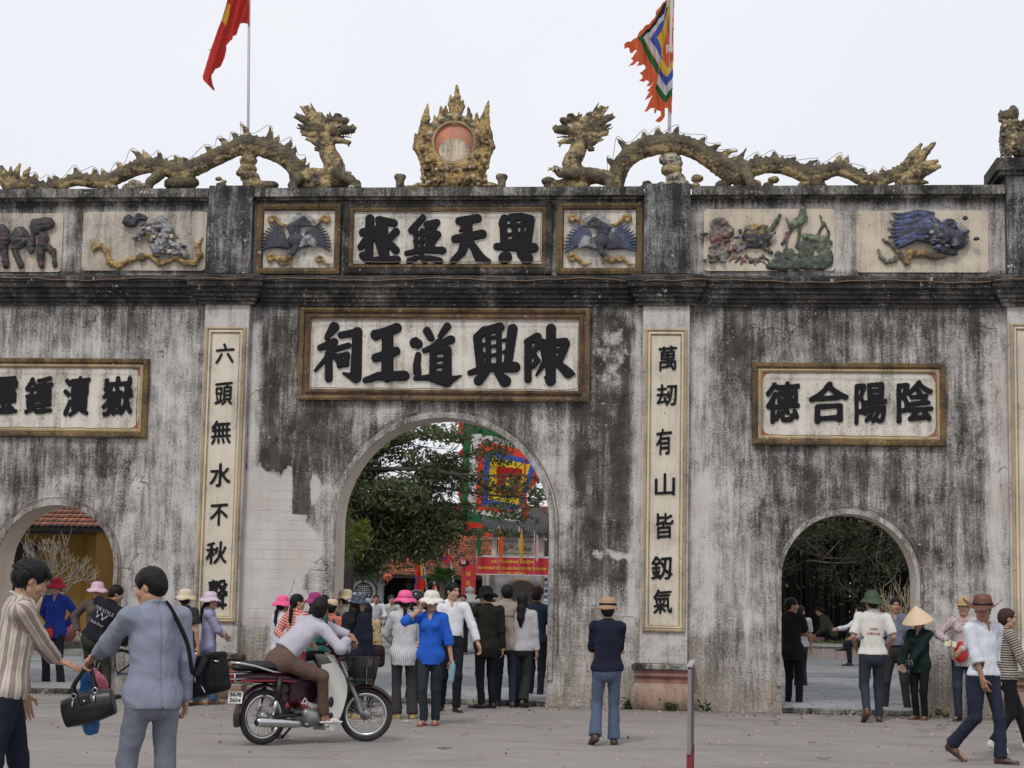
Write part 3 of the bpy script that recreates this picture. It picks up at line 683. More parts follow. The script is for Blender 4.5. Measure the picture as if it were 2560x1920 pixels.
# --- side plaques
for (x0, x1, lab, cs) in [(.75, 3.32, 'framed white plaque with four black characters over the right arch', [('德', 1914.8, 954, 1999.8, 1058.8), ('合', 2021.8, 954.8, 2121.4, 1058.8), ('陽', 2135.6, 954.8, 2217.6, 1062.8), ('陰', 2241, 951, 2332.4, 1058.8)]),
                          (-10.22, -7.64, 'framed white plaque with four black characters over the left arch', [('嶽', 253.8, 940.6, 334.9, 1041.9), ('瀆', 157, 940.6, 227.8, 1042), ('鍾', 60.8, 940.6, 135, 1035), ('靈', -30, 940.6, 48, 1038.5)])]:
    z0, z1 = 3.55, 4.67
    pl = board(x0 + .125, x1 - .125, z0 + .125, z1 - .125, -.02, 'side_plaque', M_panel, label=lab)
    frame(x0, x1, z0, z1, [(0, .0), (0, -.06), (.02, -.075), (.055, -.075), (.085, -.05)], M_gold, 'outer_frame', pl)
    frame(x0 + .085, x1 - .085, z0 + .085, z1 - .085, [(0, -.049), (.02, -.055), (.045, -.04), (.05, -.018)], M_goldl, 'inner_frame', pl)
    a, b, c, d = x0 + .127, x1 - .127, z0 + .127, z1 - .127           # red corner spandrels
    for (cx, cz, sx, sz_) in ((a, c, 1, 1), (b, c, -1, 1), (b, d, -1, -1), (a, d, 1, -1)):
        MB().prism([(cx, cz), (cx + .15 * sx, cz), (cx + .07 * sx, cz + .03 * sz_), (cx + .03 * sx, cz + .07 * sz_), (cx, cz + .17 * sz_)], -.024, -.021).build('corner_trim', plaster('red_corner', (.42, .13, .11), (.1, .05, .05), level=.2), pl)
    for i, (ch, *b) in enumerate(cs): put_char(ch, *b, -.022, pl, .10, 20 + i)
# --- couplet boards on the pilasters
CPL = {-6.53: [('六', 539, 858.6, 586.7, 909.2), ('頭', 536.7, 954.8, 582.3, 1012.2), ('無', 527.3, 1052, 578.9, 1111), ('水', 523.9, 1158.3, 577.9, 1216.4), ('不', 524.9, 1258.9, 570.5, 1313.6), ('秋', 514.4, 1353, 568, 1410), ('聲', 518.3, 1448.5, 570.6, 1522)],
       -0.41: [('萬', 1645.9, 863.6, 1692.5, 928), ('刼', 1641, 960.8, 1692.5, 1014), ('有', 1640, 1072, 1680, 1137.4), ('山', 1636.8, 1183.6, 1687.4, 1237.6), ('皆', 1639.6, 1282.3, 1683.7, 1347.8), ('釼', 1628, 1391, 1681.5, 1448), ('氣', 1632.7, 1474, 1680.4, 1534.5)],
       4.44: [], -11.38: []}
for xc, cs in CPL.items():
    z0, z1 = 1.03, 5.11; x0, x1 = xc - .285, xc + .285; yb = -.12
    if xc > 4: z0 = .8; z1 = 5.2
    pl = board(x0 + .09, x1 - .09, z0 + .09, z1 - .09, yb - .012, 'couplet_board', M_coup, thick=.01, label='tall narrow cream board with a column of black characters' if cs else 'tall narrow cream board at the end pilaster')
    frame(x0, x1, z0, z1, [(0, .002), (0, -.035), (.02, -.045), (.035, -.035), (.038, -.02)], M_goldl, 'outer_frame', pl, yb)
    frame(x0 + .04, x1 - .04, z0 + .04, z1 - .04, [(0, -.022), (.015, -.036), (.03, -.036), (.032, -.02)], M_coup, 'pale_bead', pl, yb)
    frame(x0 + .073, x1 - .073, z0 + .073, z1 - .073, [(0, -.02), (.008, -.024), (.022, -.011)], M_goldl, 'inner_frame', pl, yb)
    for i, (ch, *b) in enumerate(cs): put_char(ch, *b, yb - .013, pl, .22, 30 + i, .018)
# --- parapet relief panels
def rpoly(x0, x1, z0, z1, r, n=5):
    out = []
    for cx, cz, a0 in ((x1 - r, z0 + r, -90), (x1 - r, z1 - r, 0), (x0 + r, z1 - r, 90), (x0 + r, z0 + r, 180)):
        for i in range(n + 1): a = math.radians(a0 + 90 * i / n); out.append((cx + r * math.cos(a), cz + r * math.sin(a)))
    return out
def relief_panel(x0, x1, z0, z1, m_, lab):
    return MB().prism(rpoly(x0, x1, z0, z1, .05), -.028, .004).build('relief_panel', m_, gate, label=lab)
M_relief = plaster('relief_dummy', level=.2)
def relief_mat(name, lvl=.35):
    t = NT(name); v = t.obj(); x = t.noise(v, 14, 5, .7); y = t.noise(v, 60, 3, .7)
    c = t.mix(t.step(t.math('ADD', t.math('MULTIPLY', x, .7), t.math('MULTIPLY', y, .3)), .62 - lvl * .4, .85 - lvl * .4), t.attr('Col'), (.035, .033, .035))
    c = t.mix(t.math('MULTIPLY', t.step(y, .58, .72), .45), c, (.55, .52, .50))
    return t.done(c, .75, t.bump(t.math('ADD', x, y), .4, .006))
M_rel = relief_mat('painted_relief', .5); M_reld = relief_mat('grimy_relief', .5)
PAL = [(.05, .065, .15), (.035, .04, .06), (.40, .25, .08), (.30, .30, .31), (.28, .22, .18), (.085, .12, .07), (.19, .23, .14), (.08, .115, .26), (.30, .08, .09), (.62, .55, .45), (.20, .13, .06)]
def fan(v, c, a0, a1, n, L, r, col, y=-.05, bend=.3, k=.006, L1=None):
    for i in range(n):
        t = i / (n - 1); a = math.radians(a0 + (a1 - a0) * t); l = L + ((L1 or L) - L) * t
        p = [(c[0], y, c[1]), (c[0] + l * .55 * math.cos(a), y - .012, c[1] + l * .55 * math.sin(a)), (c[0] + l * math.cos(a + bend), y, c[1] + l * math.sin(a + bend))]
        v.chain([np.array(q) for q in p], [r * .8, r, r * .55], k=k, col=col)
def curl(v, x, z, s, col, fl=1, y=-.045, a0=0):
    pts = []; 
    for i in range(9):
        a = a0 + i * .75; r_ = s * (1 - i * .105); pts.append(np.array((x + fl * r_ * math.cos(a) * .8, y, z + r_ * math.sin(a) * .8)))
    v.chain(pts, [s * .28] * 9, k=.01, col=col)
    v.chain([pts[0], pts[0] + np.array((fl * s * 1.0, 0, -s * .9)), pts[0] + np.array((fl * s * 2.2, .01, -s * .8))], [s * .3, s * .25, s * .08], k=.01, col=col)
def phoenix(cx, cz, fl, m_, lab, box_, blue=0):
    x0, x1, z0, z1 = box_
    pl = MB().box(x0 + .095, x1 - .095, -.012, .004, z0 + .095, z1 - .095).build('relief_panel', M_panel, gate, label=lab)
    frame(x0, x1, z0, z1, [(0, .0), (0, -.07), (.04, -.08), (.08, -.06), (.095, -.012)], M_gold, 'frame', pl)
    v = Vol(.009); f = fl
    v.ell((cx, -.05, cz - .05), (.13, .07, .10), col=1, k=.01)
    fan(v, (cx - f * .10, cz - .14), 90 + f * 78, 90 + f * 14, 10, .40, .021, blue, bend=.35 * f, y=-.06); fan(v, (cx - f * .08, cz - .14), 90 + f * 70, 90 + f * 20, 7, .22, .022, 3, bend=.35 * f, y=-.085)          # wing near the neck
    fan(v, (cx + f * .12, cz - .15), 90 - f * 86, 90 - f * 16, 11, .40, .021, blue, bend=-.15 * f, y=-.06); fan(v, (cx + f * .10, cz - .15), 90 - f * 80, 90 - f * 22, 8, .22, .022, 1, bend=-.15 * f, y=-.085)
    fan(v, (cx + f * .0, cz + .0), 90 - f * 42, 90 + f * 14, 11, .36, .017, 3, bend=.8 * f); fan(v, (cx + f * .04, cz + .0), 90 - f * 30, 90 + f * 5, 6, .30, .018, 1, bend=.9 * f, y=-.07)              # tail plumes sweeping over
    v.chain([np.array(q) for q in [(cx - f * .02, -.05, cz + .05), (cx - f * .02, -.07, cz + .2), (cx - f * .1, -.07, cz + .27), (cx - f * .2, -.06, cz + .2)]], [.03, .03, .026, .012], col=1)
    v.chain([np.array(q) for q in [(cx - f * .02, -.06, cz - .12), (cx + f * .02, -.09, cz - .22), (cx + f * .10, -.08, cz - .27)]], [.045, .035, .03], col=1)
    v.chain([np.array(q) for q in [(cx + f * .08, -.06, cz - .27), (cx + f * .16, -.06, cz - .31), (cx + f * .27, -.05, cz - .30)]], [.05, .045, .015], col=2)
    for px, pz, s, ff in ((x0 + .21, z1 - .23, .085, 1), (x1 - .21, z1 - .23, .085, -1), (x0 + .22, z0 + .22, .09, 1), (x1 - .30, z0 + .2, .07, 1)): curl(v, px, pz, s, 2, ff)
    link('phoenix_relief', v.mesh('phoenix_relief', PAL, fold=lambda V: .004 * wav(V, 90, 3), target=16000), m_, pl)
phoenix(-5.60, 6.40, -1, M_reld, 'square ochre framed panel with a dark phoenix relief and cloud scrolls', (-6.17, -4.97, 5.88, 6.88), 1)
phoenix(-1.32, 6.38, 1, M_rel, 'square ochre framed panel with a blue winged phoenix relief and cloud scrolls', (-1.93, -.75, 5.88, 6.88), 0)
# right long panels: tortoise in lotus pond, blue-maned beast
pl = relief_panel(.09, 1.86, 5.93, 6.79, M_cream, 'cream panel with a tortoise among rocks and green lotus leaves')
v = Vol(.009)
for c, r, cl in [((.30, 6.56), (.13, .05, .11), 4), ((.24, 6.42), (.08, .05, .12), 4), ((.40, 6.47), (.10, .06, .10), 4), ((.30, 6.26), (.09, .05, .10), 4), ((.36, 6.17), (.10, .05, .08), 4), ((.24, 6.12), (.07, .04, .08), 4),
                 ((.80, 6.40), (.19, .09, .15), 1), ((.76, 6.50), (.10, .07, .07), 2), ((.90, 6.50), (.07, .06, .07), 2), ((1.34, 6.02), (.10, .045, .09), 5), ((1.18, 6.0), (.09, .04, .08), 5), ((1.5, 6.03), (.11, .045, .10), 5), ((1.67, 6.04), (.12, .045, .11), 5), ((1.03, 5.99), (.10, .04, .05), 5), ((1.79, 6.10), (.05, .04, .12), 5)]:
    v.ell((c[0], -.045, c[1]), r, k=.03, col=cl)
v.ell((.80, -.05, 6.30), (.22, .05, .06), k=.02, col=5)
v.ell((1.60, -.06, 6.36), (.20, .04, .055), R=rotm(roll=.3), k=.01, col=6); v.ell((1.36, -.06, 6.60), (.15, .03, .06), R=rotm(roll=-.5), k=.01, col=6); v.ell((1.42, -.06, 6.70), (.05, .03, .12), R=rotm(roll=.2), k=.02, col=6)
for a, b, r, cl in [((1.45, 6.05), (1.36, 6.3), .018, 5), ((1.36, 6.3), (1.40, 6.58), .018, 5), ((1.5, 6.05), (1.55, 6.32), .02, 5), ((1.2, 6.2), (1.22, 6.42), .014, 4), ((.95, 6.4), (1.08, 6.62), .03, 5), ((1.08, 6.62), (1.12, 6.7), .02, 5), ((.7, 6.28), (.55, 6.2), .03, 3), ((.55, 6.2), (.5, 6.28), .022, 3), ((.9, 6.25), (1.0, 6.18), .03, 10)]:
    v.cap((a[0], -.05, a[1]), (b[0], -.05, b[1]), r, col=cl)
v.ell((1.22, -.05, 6.44), (.035, .03, .03), col=8)
fan(v, (1.52, 6.05), 115, 75, 8, .30, .018, 5); fan(v, (1.72, 6.08), 120, 70, 8, .34, .018, 6); fan(v, (1.3, 6.02), 130, 80, 6, .22, .018, 5)
rq = random.Random(9)
for k in range(46): v.ell((rq.uniform(1.0, 1.82), -.035, 5.97 + abs(rq.gauss(0, .11))), (rq.uniform(.03, .07), .04, rq.uniform(.02, .055)), k=.012, col=rq.choice([5, 5, 6, 4]))
for k in range(26): v.ell((rq.gauss(.80, .11), -.10, rq.gauss(6.43, .08)), (rq.uniform(.02, .05), .035, rq.uniform(.02, .045)), k=.008, col=rq.choice([1, 2, 3, 10]))
for k in range(30): v.ell((rq.gauss(.30, .08), -.07, rq.uniform(6.05, 6.62)), (rq.uniform(.03, .06), .04, rq.uniform(.02, .04)), k=.008, col=rq.choice([4, 4, 3, 8]))
for k in range(12): x = rq.uniform(.4, 1.0); v.chain([np.array((x, -.03, rq.uniform(5.99, 6.1))), np.array((x + .07, -.035, rq.uniform(6.05, 6.16))), np.array((x + .15, -.03, rq.uniform(5.99, 6.1)))], [.010, .013, .008], k=.006, col=rq.choice([4, 9, 8]))
for p_ in [((1.15, 6.3), (1.28, 6.5), (1.2, 6.66)), ((1.62, 6.4), (1.7, 6.56), (1.66, 6.7)), ((1.75, 6.2), (1.78, 6.45), (1.72, 6.6))]: v.chain([np.array((a, -.04, b)) for a, b in p_], [.02, .016, .01], col=5)
link('tortoise_relief', v.mesh('tortoise_relief', PAL, fold=lambda V: .006 * wav(V, 60, 2), target=12000), relief_mat('pond_relief', .62), pl)
pl = relief_panel(2.15, 3.90, 5.91, 6.76, M_cream, 'cream panel with a crouching beast with a blue mane over a scroll')
v = Vol(.009)
for c, r, cl in [((3.10, 6.52), (.20, .11, .15), 7), ((3.30, 6.42), (.22, .12, .16), 1), ((3.48, 6.36), (.13, .12, .15), 1), ((3.38, 6.52), (.12, .08, .12), 7), ((3.56, 6.38), (.08, .07, .14), 3), ((2.98, 6.16), (.13, .06, .06), 2), ((3.2, 6.13), (.16, .04, .045), 10)]:
    v.ell((c[0], -.07, c[1]), r, k=.02, col=cl)
for i_, z in enumerate(np.linspace(6.73, 6.36, 10)):
    t = (6.70 - z) / .32
    v.chain([np.array(q) for q in [(3.15 - .05 * t, -.10, z - .03), (2.95, -.10 - .02 * (i_ % 2), z - .0), (2.75, -.08, z - .05 - .04 * t), (2.56 + .10 * abs(t - .5) + .05 * (i_ % 2), -.05, z - .02 - .10 * t)]], [.034, .034, .030, .012], k=.004, col=7 if i_ % 3 else 0)
for k in range(70): v.ell((rq.gauss(3.30, .13), -.15, rq.gauss(6.42, .09)), (rq.uniform(.02, .05), .04, rq.uniform(.015, .04)), k=.008, col=rq.choice([1, 7, 3, 1]))
fan(v, (3.42, 6.38), -30, 70, 9, .22, .018, 3, y=-.10); fan(v, (3.1, 6.55), 160, 215, 8, .30, .022, 0, y=-.11)
v.chain([np.array(q) for q in [(3.2, -.08, 6.3), (3.3, -.1, 6.2), (3.45, -.08, 6.17)]], [.05, .045, .04], col=1)
v.chain([np.array(q) for q in [(2.72, -.05, 6.18), (2.66, -.05, 6.08), (2.55, -.05, 6.05), (2.47, -.05, 6.12), (2.44, -.04, 6.22)]], [.03, .03, .028, .024, .015], col=6)
v.chain([np.array(q) for q in [(2.82, -.05, 6.02), (2.72, -.05, 6.16), (2.62, -.05, 6.28), (2.5, -.04, 6.36)]], [.03, .035, .028, .02], col=10)
v.box((2.84, -.05, 6.12), (.05, .03, .10), R=rotm(roll=.4), col=2)
link('beast_relief', v.mesh('beast_relief', PAL, fold=lambda V: .007 * wav(V, 55, 5), target=14000), relief_mat('beast_relief_paint', .6), pl)
# left long panels: grey dragon-carp over ochre wave; two red figures
pl = relief_panel(-8.70, -6.90, 5.93, 6.78, M_creamd, 'stained cream panel with a coiling grey beast over an ochre wave')
v = Vol(.009)
v.chain([np.array((x, -.05, z)) for x, z in [(-8.58, 6.36), (-8.52, 6.24), (-8.42, 6.28), (-8.35, 6.22), (-8.28, 6.05), (-8.15, 5.99), (-8.02, 6.06), (-7.9, 6.1)]], [.014, .03, .035, .035, .045, .05, .04, .03], col=2)
v.chain([np.array((x, -.05, z)) for x, z in [(-7.85, 6.14), (-7.68, 6.13), (-7.55, 6.02), (-7.4, 6.07), (-7.3, 6.1), (-7.2, 6.04), (-7.05, 6.03), (-6.98, 6.15), (-7.02, 6.27), (-6.95, 6.4)]], [.025, .03, .04, .03, .035, .035, .04, .045, .03, .012], col=2)
v.chain([np.array((x, -.07, z)) for x, z in [(-8.02, 6.68), (-8.05, 6.62), (-7.95, 6.6), (-7.88, 6.70), (-7.75, 6.66)]], [.05, .06, .05, .05, .03], col=1)
v.chain([np.array((x, -.08, z)) for x, z in [(-7.70, 6.60), (-7.55, 6.62), (-7.45, 6.5), (-7.5, 6.35), (-7.62, 6.28)]], [.06, .08, .085, .08, .07], col=3)
v.chain([np.array((x, -.08, z)) for x, z in [(-7.65, 6.5), (-7.82, 6.48), (-7.92, 6.4), (-7.85, 6.36)]], [.06, .05, .04, .03], col=3)
v.chain([np.array((x, -.08, z)) for x, z in [(-7.6, 6.22), (-7.42, 6.28), (-7.25, 6.25), (-7.17, 6.14)]], [.07, .07, .06, .045], col=3)
for k in range(90): t_ = rq.random(); v.ell((-7.72 + .42 * t_ + rq.gauss(0, .06), -.12, 6.55 - .35 * t_ + rq.gauss(0, .06)), (rq.uniform(.018, .045), .04, rq.uniform(.018, .04)), k=.008, col=rq.choice([3, 1, 1, 3, 9, 10]))
v.ell((-7.32, -.07, 6.18), (.08, .05, .08), col=9); v.ell((-7.66, -.09, 6.40), (.09, .06, .08), col=10); v.ell((-7.82, -.06, 6.12), (.07, .05, .06), col=10)
link('beast_relief', v.mesh('beast_relief', PAL, fold=lambda V: .010 * wav(V, 70, 5), target=14000), M_rel, pl)
pl = relief_panel(-10.8, -9.0, 5.91, 6.76, M_creamd, 'stained panel with dark red figures at the left end of the parapet')
v = Vol(.01)
for c, r, cl in [((-9.25, 6.60), (.14, .07, .10), 10), ((-9.38, 6.56), (.10, .06, .12), 5), ((-9.27, 6.38), (.08, .06, .10), 8), ((-9.62, 6.40), (.14, .08, .16), 4), ((-9.44, 6.32), (.06, .05, .16), 6), ((-9.9, 6.4), (.14, .08, .2), 8), ((-10.4, 6.4), (.2, .08, .2), 4)]:
    v.ell((c[0], -.06, c[1]), r, k=.02, col=cl)
for a, b, r, cl in [((-9.3, 6.32), (-9.3, 6.15), .06, 8), ((-9.25, 6.3), (-9.12, 6.2), .05, 8), ((-9.12, 6.2), (-9.08, 6.0), .035, 4), ((-9.32, 6.12), (-9.28, 6.0), .04, 8), ((-9.7, 6.25), (-9.58, 6.0), .045, 8), ((-9.85, 6.25), (-9.8, 6.0), .05, 8)]:
    v.cap((a[0], -.05, a[1]), (b[0], -.05, b[1]), r, col=cl)
link('figure_relief', v.mesh('figure_relief', PAL, fold=lambda V: .009 * wav(V, 60, 5), target=9000), relief_mat('sooty_relief', .85), pl)
# --- string-light cables stapled over the gate (things of their own)
def cable(pts, r, lab, m_=M_cable, n=None, wob=.006, name='cable'):
    S = spline(pts, n or max(20, len(pts) * 8)); S = S + .0
    S[:, 2] += wob * np.sin(np.arange(len(S)) * .9); mb = MB(); mb.tube([tuple(p) for p in S], r, 5)
    o = mb.build(name, m_, fix=False); return tag(o, lab, 'cable', 'thin light cables fixed to the gate')
cable([(x, -.215 if not (-7.05 < x < -6.0 or -.9 < x < .1 or x > 3.9) else -.36, 5.775 + .018 * math.sin(x * 3.1) - (.0 if x < -1 else .02)) for x in np.arange(-11.5, 4.7, .33)], .008, 'thin brown cable sagging along the cornice below the parapet', n=220)
for i, (cx, r, sz) in enumerate(ARCH):
    R_ = r + (.12 if r > 1 else .10); nm = ('left', 'central', 'right')[i]
    cable([(cx + R_ + .02, -.02, .7), (cx + R_, -.02, sz - .3)] + [(cx + R_ * math.cos(a), -.035, sz + R_ * math.sin(a)) for a in np.linspace(0, PI - .35, 22)], .007, 'thin cable running round the ring of the %s arch' % nm, n=90, wob=.002)
for (x0, x1, z0, z1, lab) in [(-5.34, -1.61, 4.27, 5.24, 'thin cable looped inside the frame of the five-character plaque'), (.885, 3.19, 3.68, 4.54, 'thin cable looped inside the frame of the plaque over the right arch'), (-10.09, -7.78, 3.68, 4.54, 'thin cable looped inside the frame of the plaque over the left arch'), (-4.77, -2.15, 6.04, 6.76, 'thin cable looped inside the frame of the parapet plaque')]:
    pts = []
    for (a, b) in (((x0, z0), (x1, z0)), ((x1, z0), (x1, z1)), ((x1, z1), (x0, z1)), ((x0, z1), (x0, z0))):
        for t in np.linspace(.03, .97, 9): pts.append((a[0] + (b[0] - a[0]) * t, -.09, a[1] + (b[1] - a[1]) * t))
    pts.append(pts[0]); cable(pts, .006, lab, n=160, wob=.004)
# ================================================================== ground
def ground_mat():
    t = NT('worn_concrete_ground'); v = t.obj()
    n1 = t.noise(v, .35, 5, .6); n2 = t.noise(v, 2.2, 6, .65); n3 = t.noise(v, 45, 3, .7); n4 = t.noise(t.scalev(v, (.5, 2.2, 1)), 1.2, 5, .6)
    c = t.mix(t.step(n1, .3, .7), (.265, .243, .225), (.225, .205, .190))
    c = t.mix(t.math('MULTIPLY', t.step(n2, .5, .75), .7), c, (.33, .305, .275))
    c = t.mix(t.math('MULTIPLY', t.step(n4, .52, .68), .55), c, (.14, .125, .115))
    sp = t.voro(v, 2.7); c = t.mix(t.math('MULTIPLY', t.step(sp, .05, .02), .8), c, (.10, .07, .055))
    sp2 = t.voro(v, 5.3); c = t.mix(t.math('MULTIPLY', t.step(sp2, .045, .02), t.math('MULTIPLY', t.step(n1, .45, .5), .7)), c, (.5, .47, .42))
    nd = t.n("VectorMath", operation='ADD'); t.set(nd.inputs[0], v); sc = t.n("VectorMath", operation='SCALE'); nn = t.n("TexNoise"); t.set(nn.inputs[0], v); nn.inputs['Scale'].default_value = 1.6; nn.inputs['Detail'].default_value = 5
    t.set(sc.inputs[0], nn.outputs[1]); sc.inputs['Scale'].default_value = .7; t.t.links.new(sc.outputs[0], nd.inputs[1])
    cr = t.voro(nd.outputs[0], .16, 'DISTANCE_TO_EDGE'); cm = t.math('MULTIPLY', t.step(cr, .004, .0012), t.step(n1, .42, .55))
    c = t.mix(t.math('MULTIPLY', cm, .75), c, (.07, .06, .055))
    f = t.math('MULTIPLY_ADD', n3, .4, .8); sc2 = t.n("VectorMath", operation='SCALE'); t.set(sc2.inputs[0], c); t.set(sc2.inputs['Scale'], f)
    sx = t.sep(v); foot = t.math('MULTIPLY', t.step(t.math('ADD', sx[1], t.math('MULTIPLY', n2, .5)), -.55, .1), .55)   # darker towards the wall foot
    c = t.mix(foot, sc2.outputs[0], (.12, .10, .085))
    h = t.math('ADD', t.math('MULTIPLY', n3, .5), t.math('MULTIPLY', cm, -1.0))
    return t.done(c, .88, t.bump(h, .35, .006), 0, .3)
gV = [(-90, -60, 0), (90, -60, 0), (90, .02, 0), (-90, .02, 0)]
g = link('ground', mesh_py('ground', gV, [(0, 1, 2, 3)]), ground_mat()); structure(g)
def slabmat(name, joints):
    t = NT(name); v = t.obj(); n1 = t.noise(v, 1.1, 5, .6); n2 = t.noise(v, 14, 4, .6)
    oi = t.n("ObjectInfo"); 
    c = t.mix(t.step(n1, .3, .7), (.215, .225, .235), (.27, .275, .275)); c = t.mix(t.math('MULTIPLY', t.step(n2, .5, .7), .35), c, (.16, .165, .17))
    f = t.math('MULTIPLY_ADD', oi.outputs['Random'], .28, .86); s2 = t.n("VectorMath", operation='SCALE'); t.set(s2.inputs[0], c); t.set(s2.inputs['Scale'], f); c = s2.outputs[0]
    if joints:
        br = t.n("TexBrick", offset=.5); t.set(br.inputs[0], v); br.inputs['Scale'].default_value = 1; br.inputs['Brick Width'].default_value = .6; br.inputs['Row Height'].default_value = .5; br.inputs['Mortar Size'].default_value = .008
        c = t.mix(t.math('MULTIPLY', br.outputs['Fac'], .7), c, (.08, .08, .075))
    return t.done(c, .8, t.bump(n2, .2, .004), 0, .3)
CZ = .07
yard = link('courtyard_ground', mesh_py('courtyard_ground', [(-90, .02, -.01), (90, .02, -.01), (90, 240, -.01), (-90, 240, -.01), (-90, 9.02, CZ), (90, 9.02, CZ), (90, 240, CZ), (-90, 240, CZ), (-90, .02, CZ - .015), (90, .02, CZ - .015), (90, 9.02, CZ - .015), (-90, 9.02, CZ - .015)],
             [(4, 5, 6, 7), (8, 9, 10, 11), (11, 10, 5, 4)]), slabmat('courtyard_paving', True)); structure(yard)
smb = MB(); smb.box(-.296, .296, -.246, .246, 0, .022, bev=.006); sme = smb.mesh('paving_slab'); sme.materials.append(slabmat('slab_stone', False))
cnt = 0
for r in range(18):
    y = .27 + .5 * r; off = .3 if r % 2 else 0
    for x in np.arange(-14, 6, .6):
        xx = x + off
        s = (y + CAM_D) / CAM_D
        if any(xc - rr - .35 < xx / s and xx / s < xc + rr + .35 for xc, rr, _ in ARCH) and cnt < 296:
            o = link('slab', sme, None, yard, (xx, y, CZ - .018 + nrs.rand() * .004)); cnt += 1
for cx, r, sz in ARCH:                                # worn threshold kerb in each arch
    mb = MB(); n = 3 if r > 1 else 2; w = 2 * r / n
    for i in range(n):
        k = MB().box(cx - r + i * w + .004, cx - r + (i + 1) * w - .004, -.10 + .006 * i, .02, 0, CZ + .002, bev=.012).build('kerb_stone', M_cope, yard)
n = 1500; gx = nrs.uniform(-12, 6, n); gy = -np.abs(nrs.normal(0, 1, n)) * np.where(nrs.rand(n) < .5, .5, 9) - .06; gs = nrs.uniform(.004, .016, n) * np.where(nrs.rand(n) < .04, 1.8, 1)
ok = (gy > -13); gx, gy, gs = gx[ok], gy[ok], gs[ok]; n = len(gx); ba = np.array([(-1, -1, 0), (1, -.8, 0), (.9, 1, 0), (-1, .9, 0), (-.5, -.4, 1), (.5, -.5, .9), (.4, .5, 1.1), (-.5, .5, .8)])
V = (ba[None] * gs[:, None, None] * nrs.uniform(.6, 1.4, (n, 1, 3))) + np.stack([gx, gy, np.zeros(n)], 1)[:, None]; Fq = np.array([(4, 5, 6, 7), (0, 1, 5, 4), (1, 2, 6, 5), (2, 3, 7, 6), (3, 0, 4, 7)])[None] + (np.arange(n) * 8)[:, None, None]
gc = np.where(nrs.rand(n, 1) < .35, np.array([[.10, .08, .06]]), np.array([[.30, .26, .21]])) * nrs.uniform(.6, 1.3, (n, 1)); stuff(link('grit', mesh_np('grit', V.reshape(-1, 3), Fq.reshape(-1, 4), False, np.repeat(gc, 8, 0)), mat('grit_stone', (.2, .2, .2), .9, .2, attr=True, bump=0)))
# ================================================================== plants
def leafmesh(name, C, size, cols, aspect=1.7, droop=0.0, rs=nrs):
    n = len(C); a = rs.normal(size=(n, 3)); a /= np.linalg.norm(a, axis=1)[:, None]; a[:, 2] -= droop; a /= np.linalg.norm(a, axis=1)[:, None]
    b = np.cross(a, rs.normal(size=(n, 3))); b /= np.linalg.norm(b, axis=1)[:, None] + 1e-9
    s = size * (.6 + .8 * rs.rand(n))[:, None]
    V = np.stack([C - a * s * aspect * .5, C + b * s * .38, C + a * s * aspect * .5, C - b * s * .38], 1).reshape(-1, 3)
    Q = np.arange(4 * n).reshape(-1, 4); return mesh_np(name, V, Q, False, np.repeat(cols, 4, 0))
def leafmat(name):
    t = NT(name); c = t.attr('Col'); m = t.done(c, .55, None, 0, .4)
    tr = t.n("BsdfTranslucent"); t.set(tr.inputs[0], c); ms = t.n("MixShader"); ms.inputs[0].default_value = .42
    t.t.links.new(t.b.outputs[0], ms.inputs[1]); t.t.links.new(tr.outputs[0], ms.inputs[2]); t.t.links.new(ms.outputs[0], t.out.inputs[0]); return m
M_leaf = leafmat('leaf'); M_bark = mat('dark_bark', (.075, .062, .05), .9, .35, 9, .5, 30, .02); M_barkp = mat('pale_bark', (.30, .26, .20), .85, .25, 12, .3, 40)
M_root = mat('banyan_roots', (.030, .024, .020), .95, .4, 5, .4, 20, .02, col2=(.09, .075, .06), mixscale=2.5, lo=.55, hi=.75)
def leafcols(n, base=(.05, .085, .022), v=.45, yel=.1, rs=nrs):
    c = np.tile(np.array(base), (n, 1)) * (1 - v + 2 * v * rs.rand(n, 1)); y = rs.rand(n) < yel; c[y] = c[y] * (2.2, 1.7, .8); return c
def cluster(blobs, rs=nrs):                            # blobs: centre, radii, count -> clumped leaf positions
    out = []
    for c, r, n in blobs:
        m = max(3, n // 45); cc = rs.normal(size=(m, 3)); cc = cc / np.linalg.norm(cc, axis=1)[:, None] * (rs.rand(m, 1) ** .5) * .9
        idx = rs.randint(0, m, n); p = cc[idx] + rs.normal(size=(n, 3)) * .17
        out.append(np.array(c) + p * np.array(r))
    return np.vstack(out)
def limbs(mb, p, d, L, r, depth, spread, rs=rnd, up=.15, minr=.004, tips=None, seg=4, nsub=(2, 3)):
    pts = [Vector(p)]; dd = Vector(d).normalized()
    for i in range(seg):
        dd = (dd + Vector((rs.uniform(-1, 1), rs.uniform(-1, 1), rs.uniform(-1, 1))) * .16 + Vector((0, 0, up * .3))).normalized(); pts.append(pts[-1] + dd * L / seg)
    mb.tube(pts, [r * (1 - .4 * i / seg) for i in range(seg + 1)], 5 if r < .03 else 8)
    if tips is not None: tips.append(pts[-1])
    if depth > 0:
        for k in range(rs.randint(*nsub)):
            nd = (dd + Vector((rs.uniform(-1, 1), rs.uniform(-1, 1), rs.uniform(-.6, 1))) * spread).normalized()
            limbs(mb, pts[-1] if k else pts[rs.randint(2, seg)], nd, L * rs.uniform(.6, .85), max(r * .62, minr), depth - 1, spread, rs, up, minr, tips, seg, nsub)
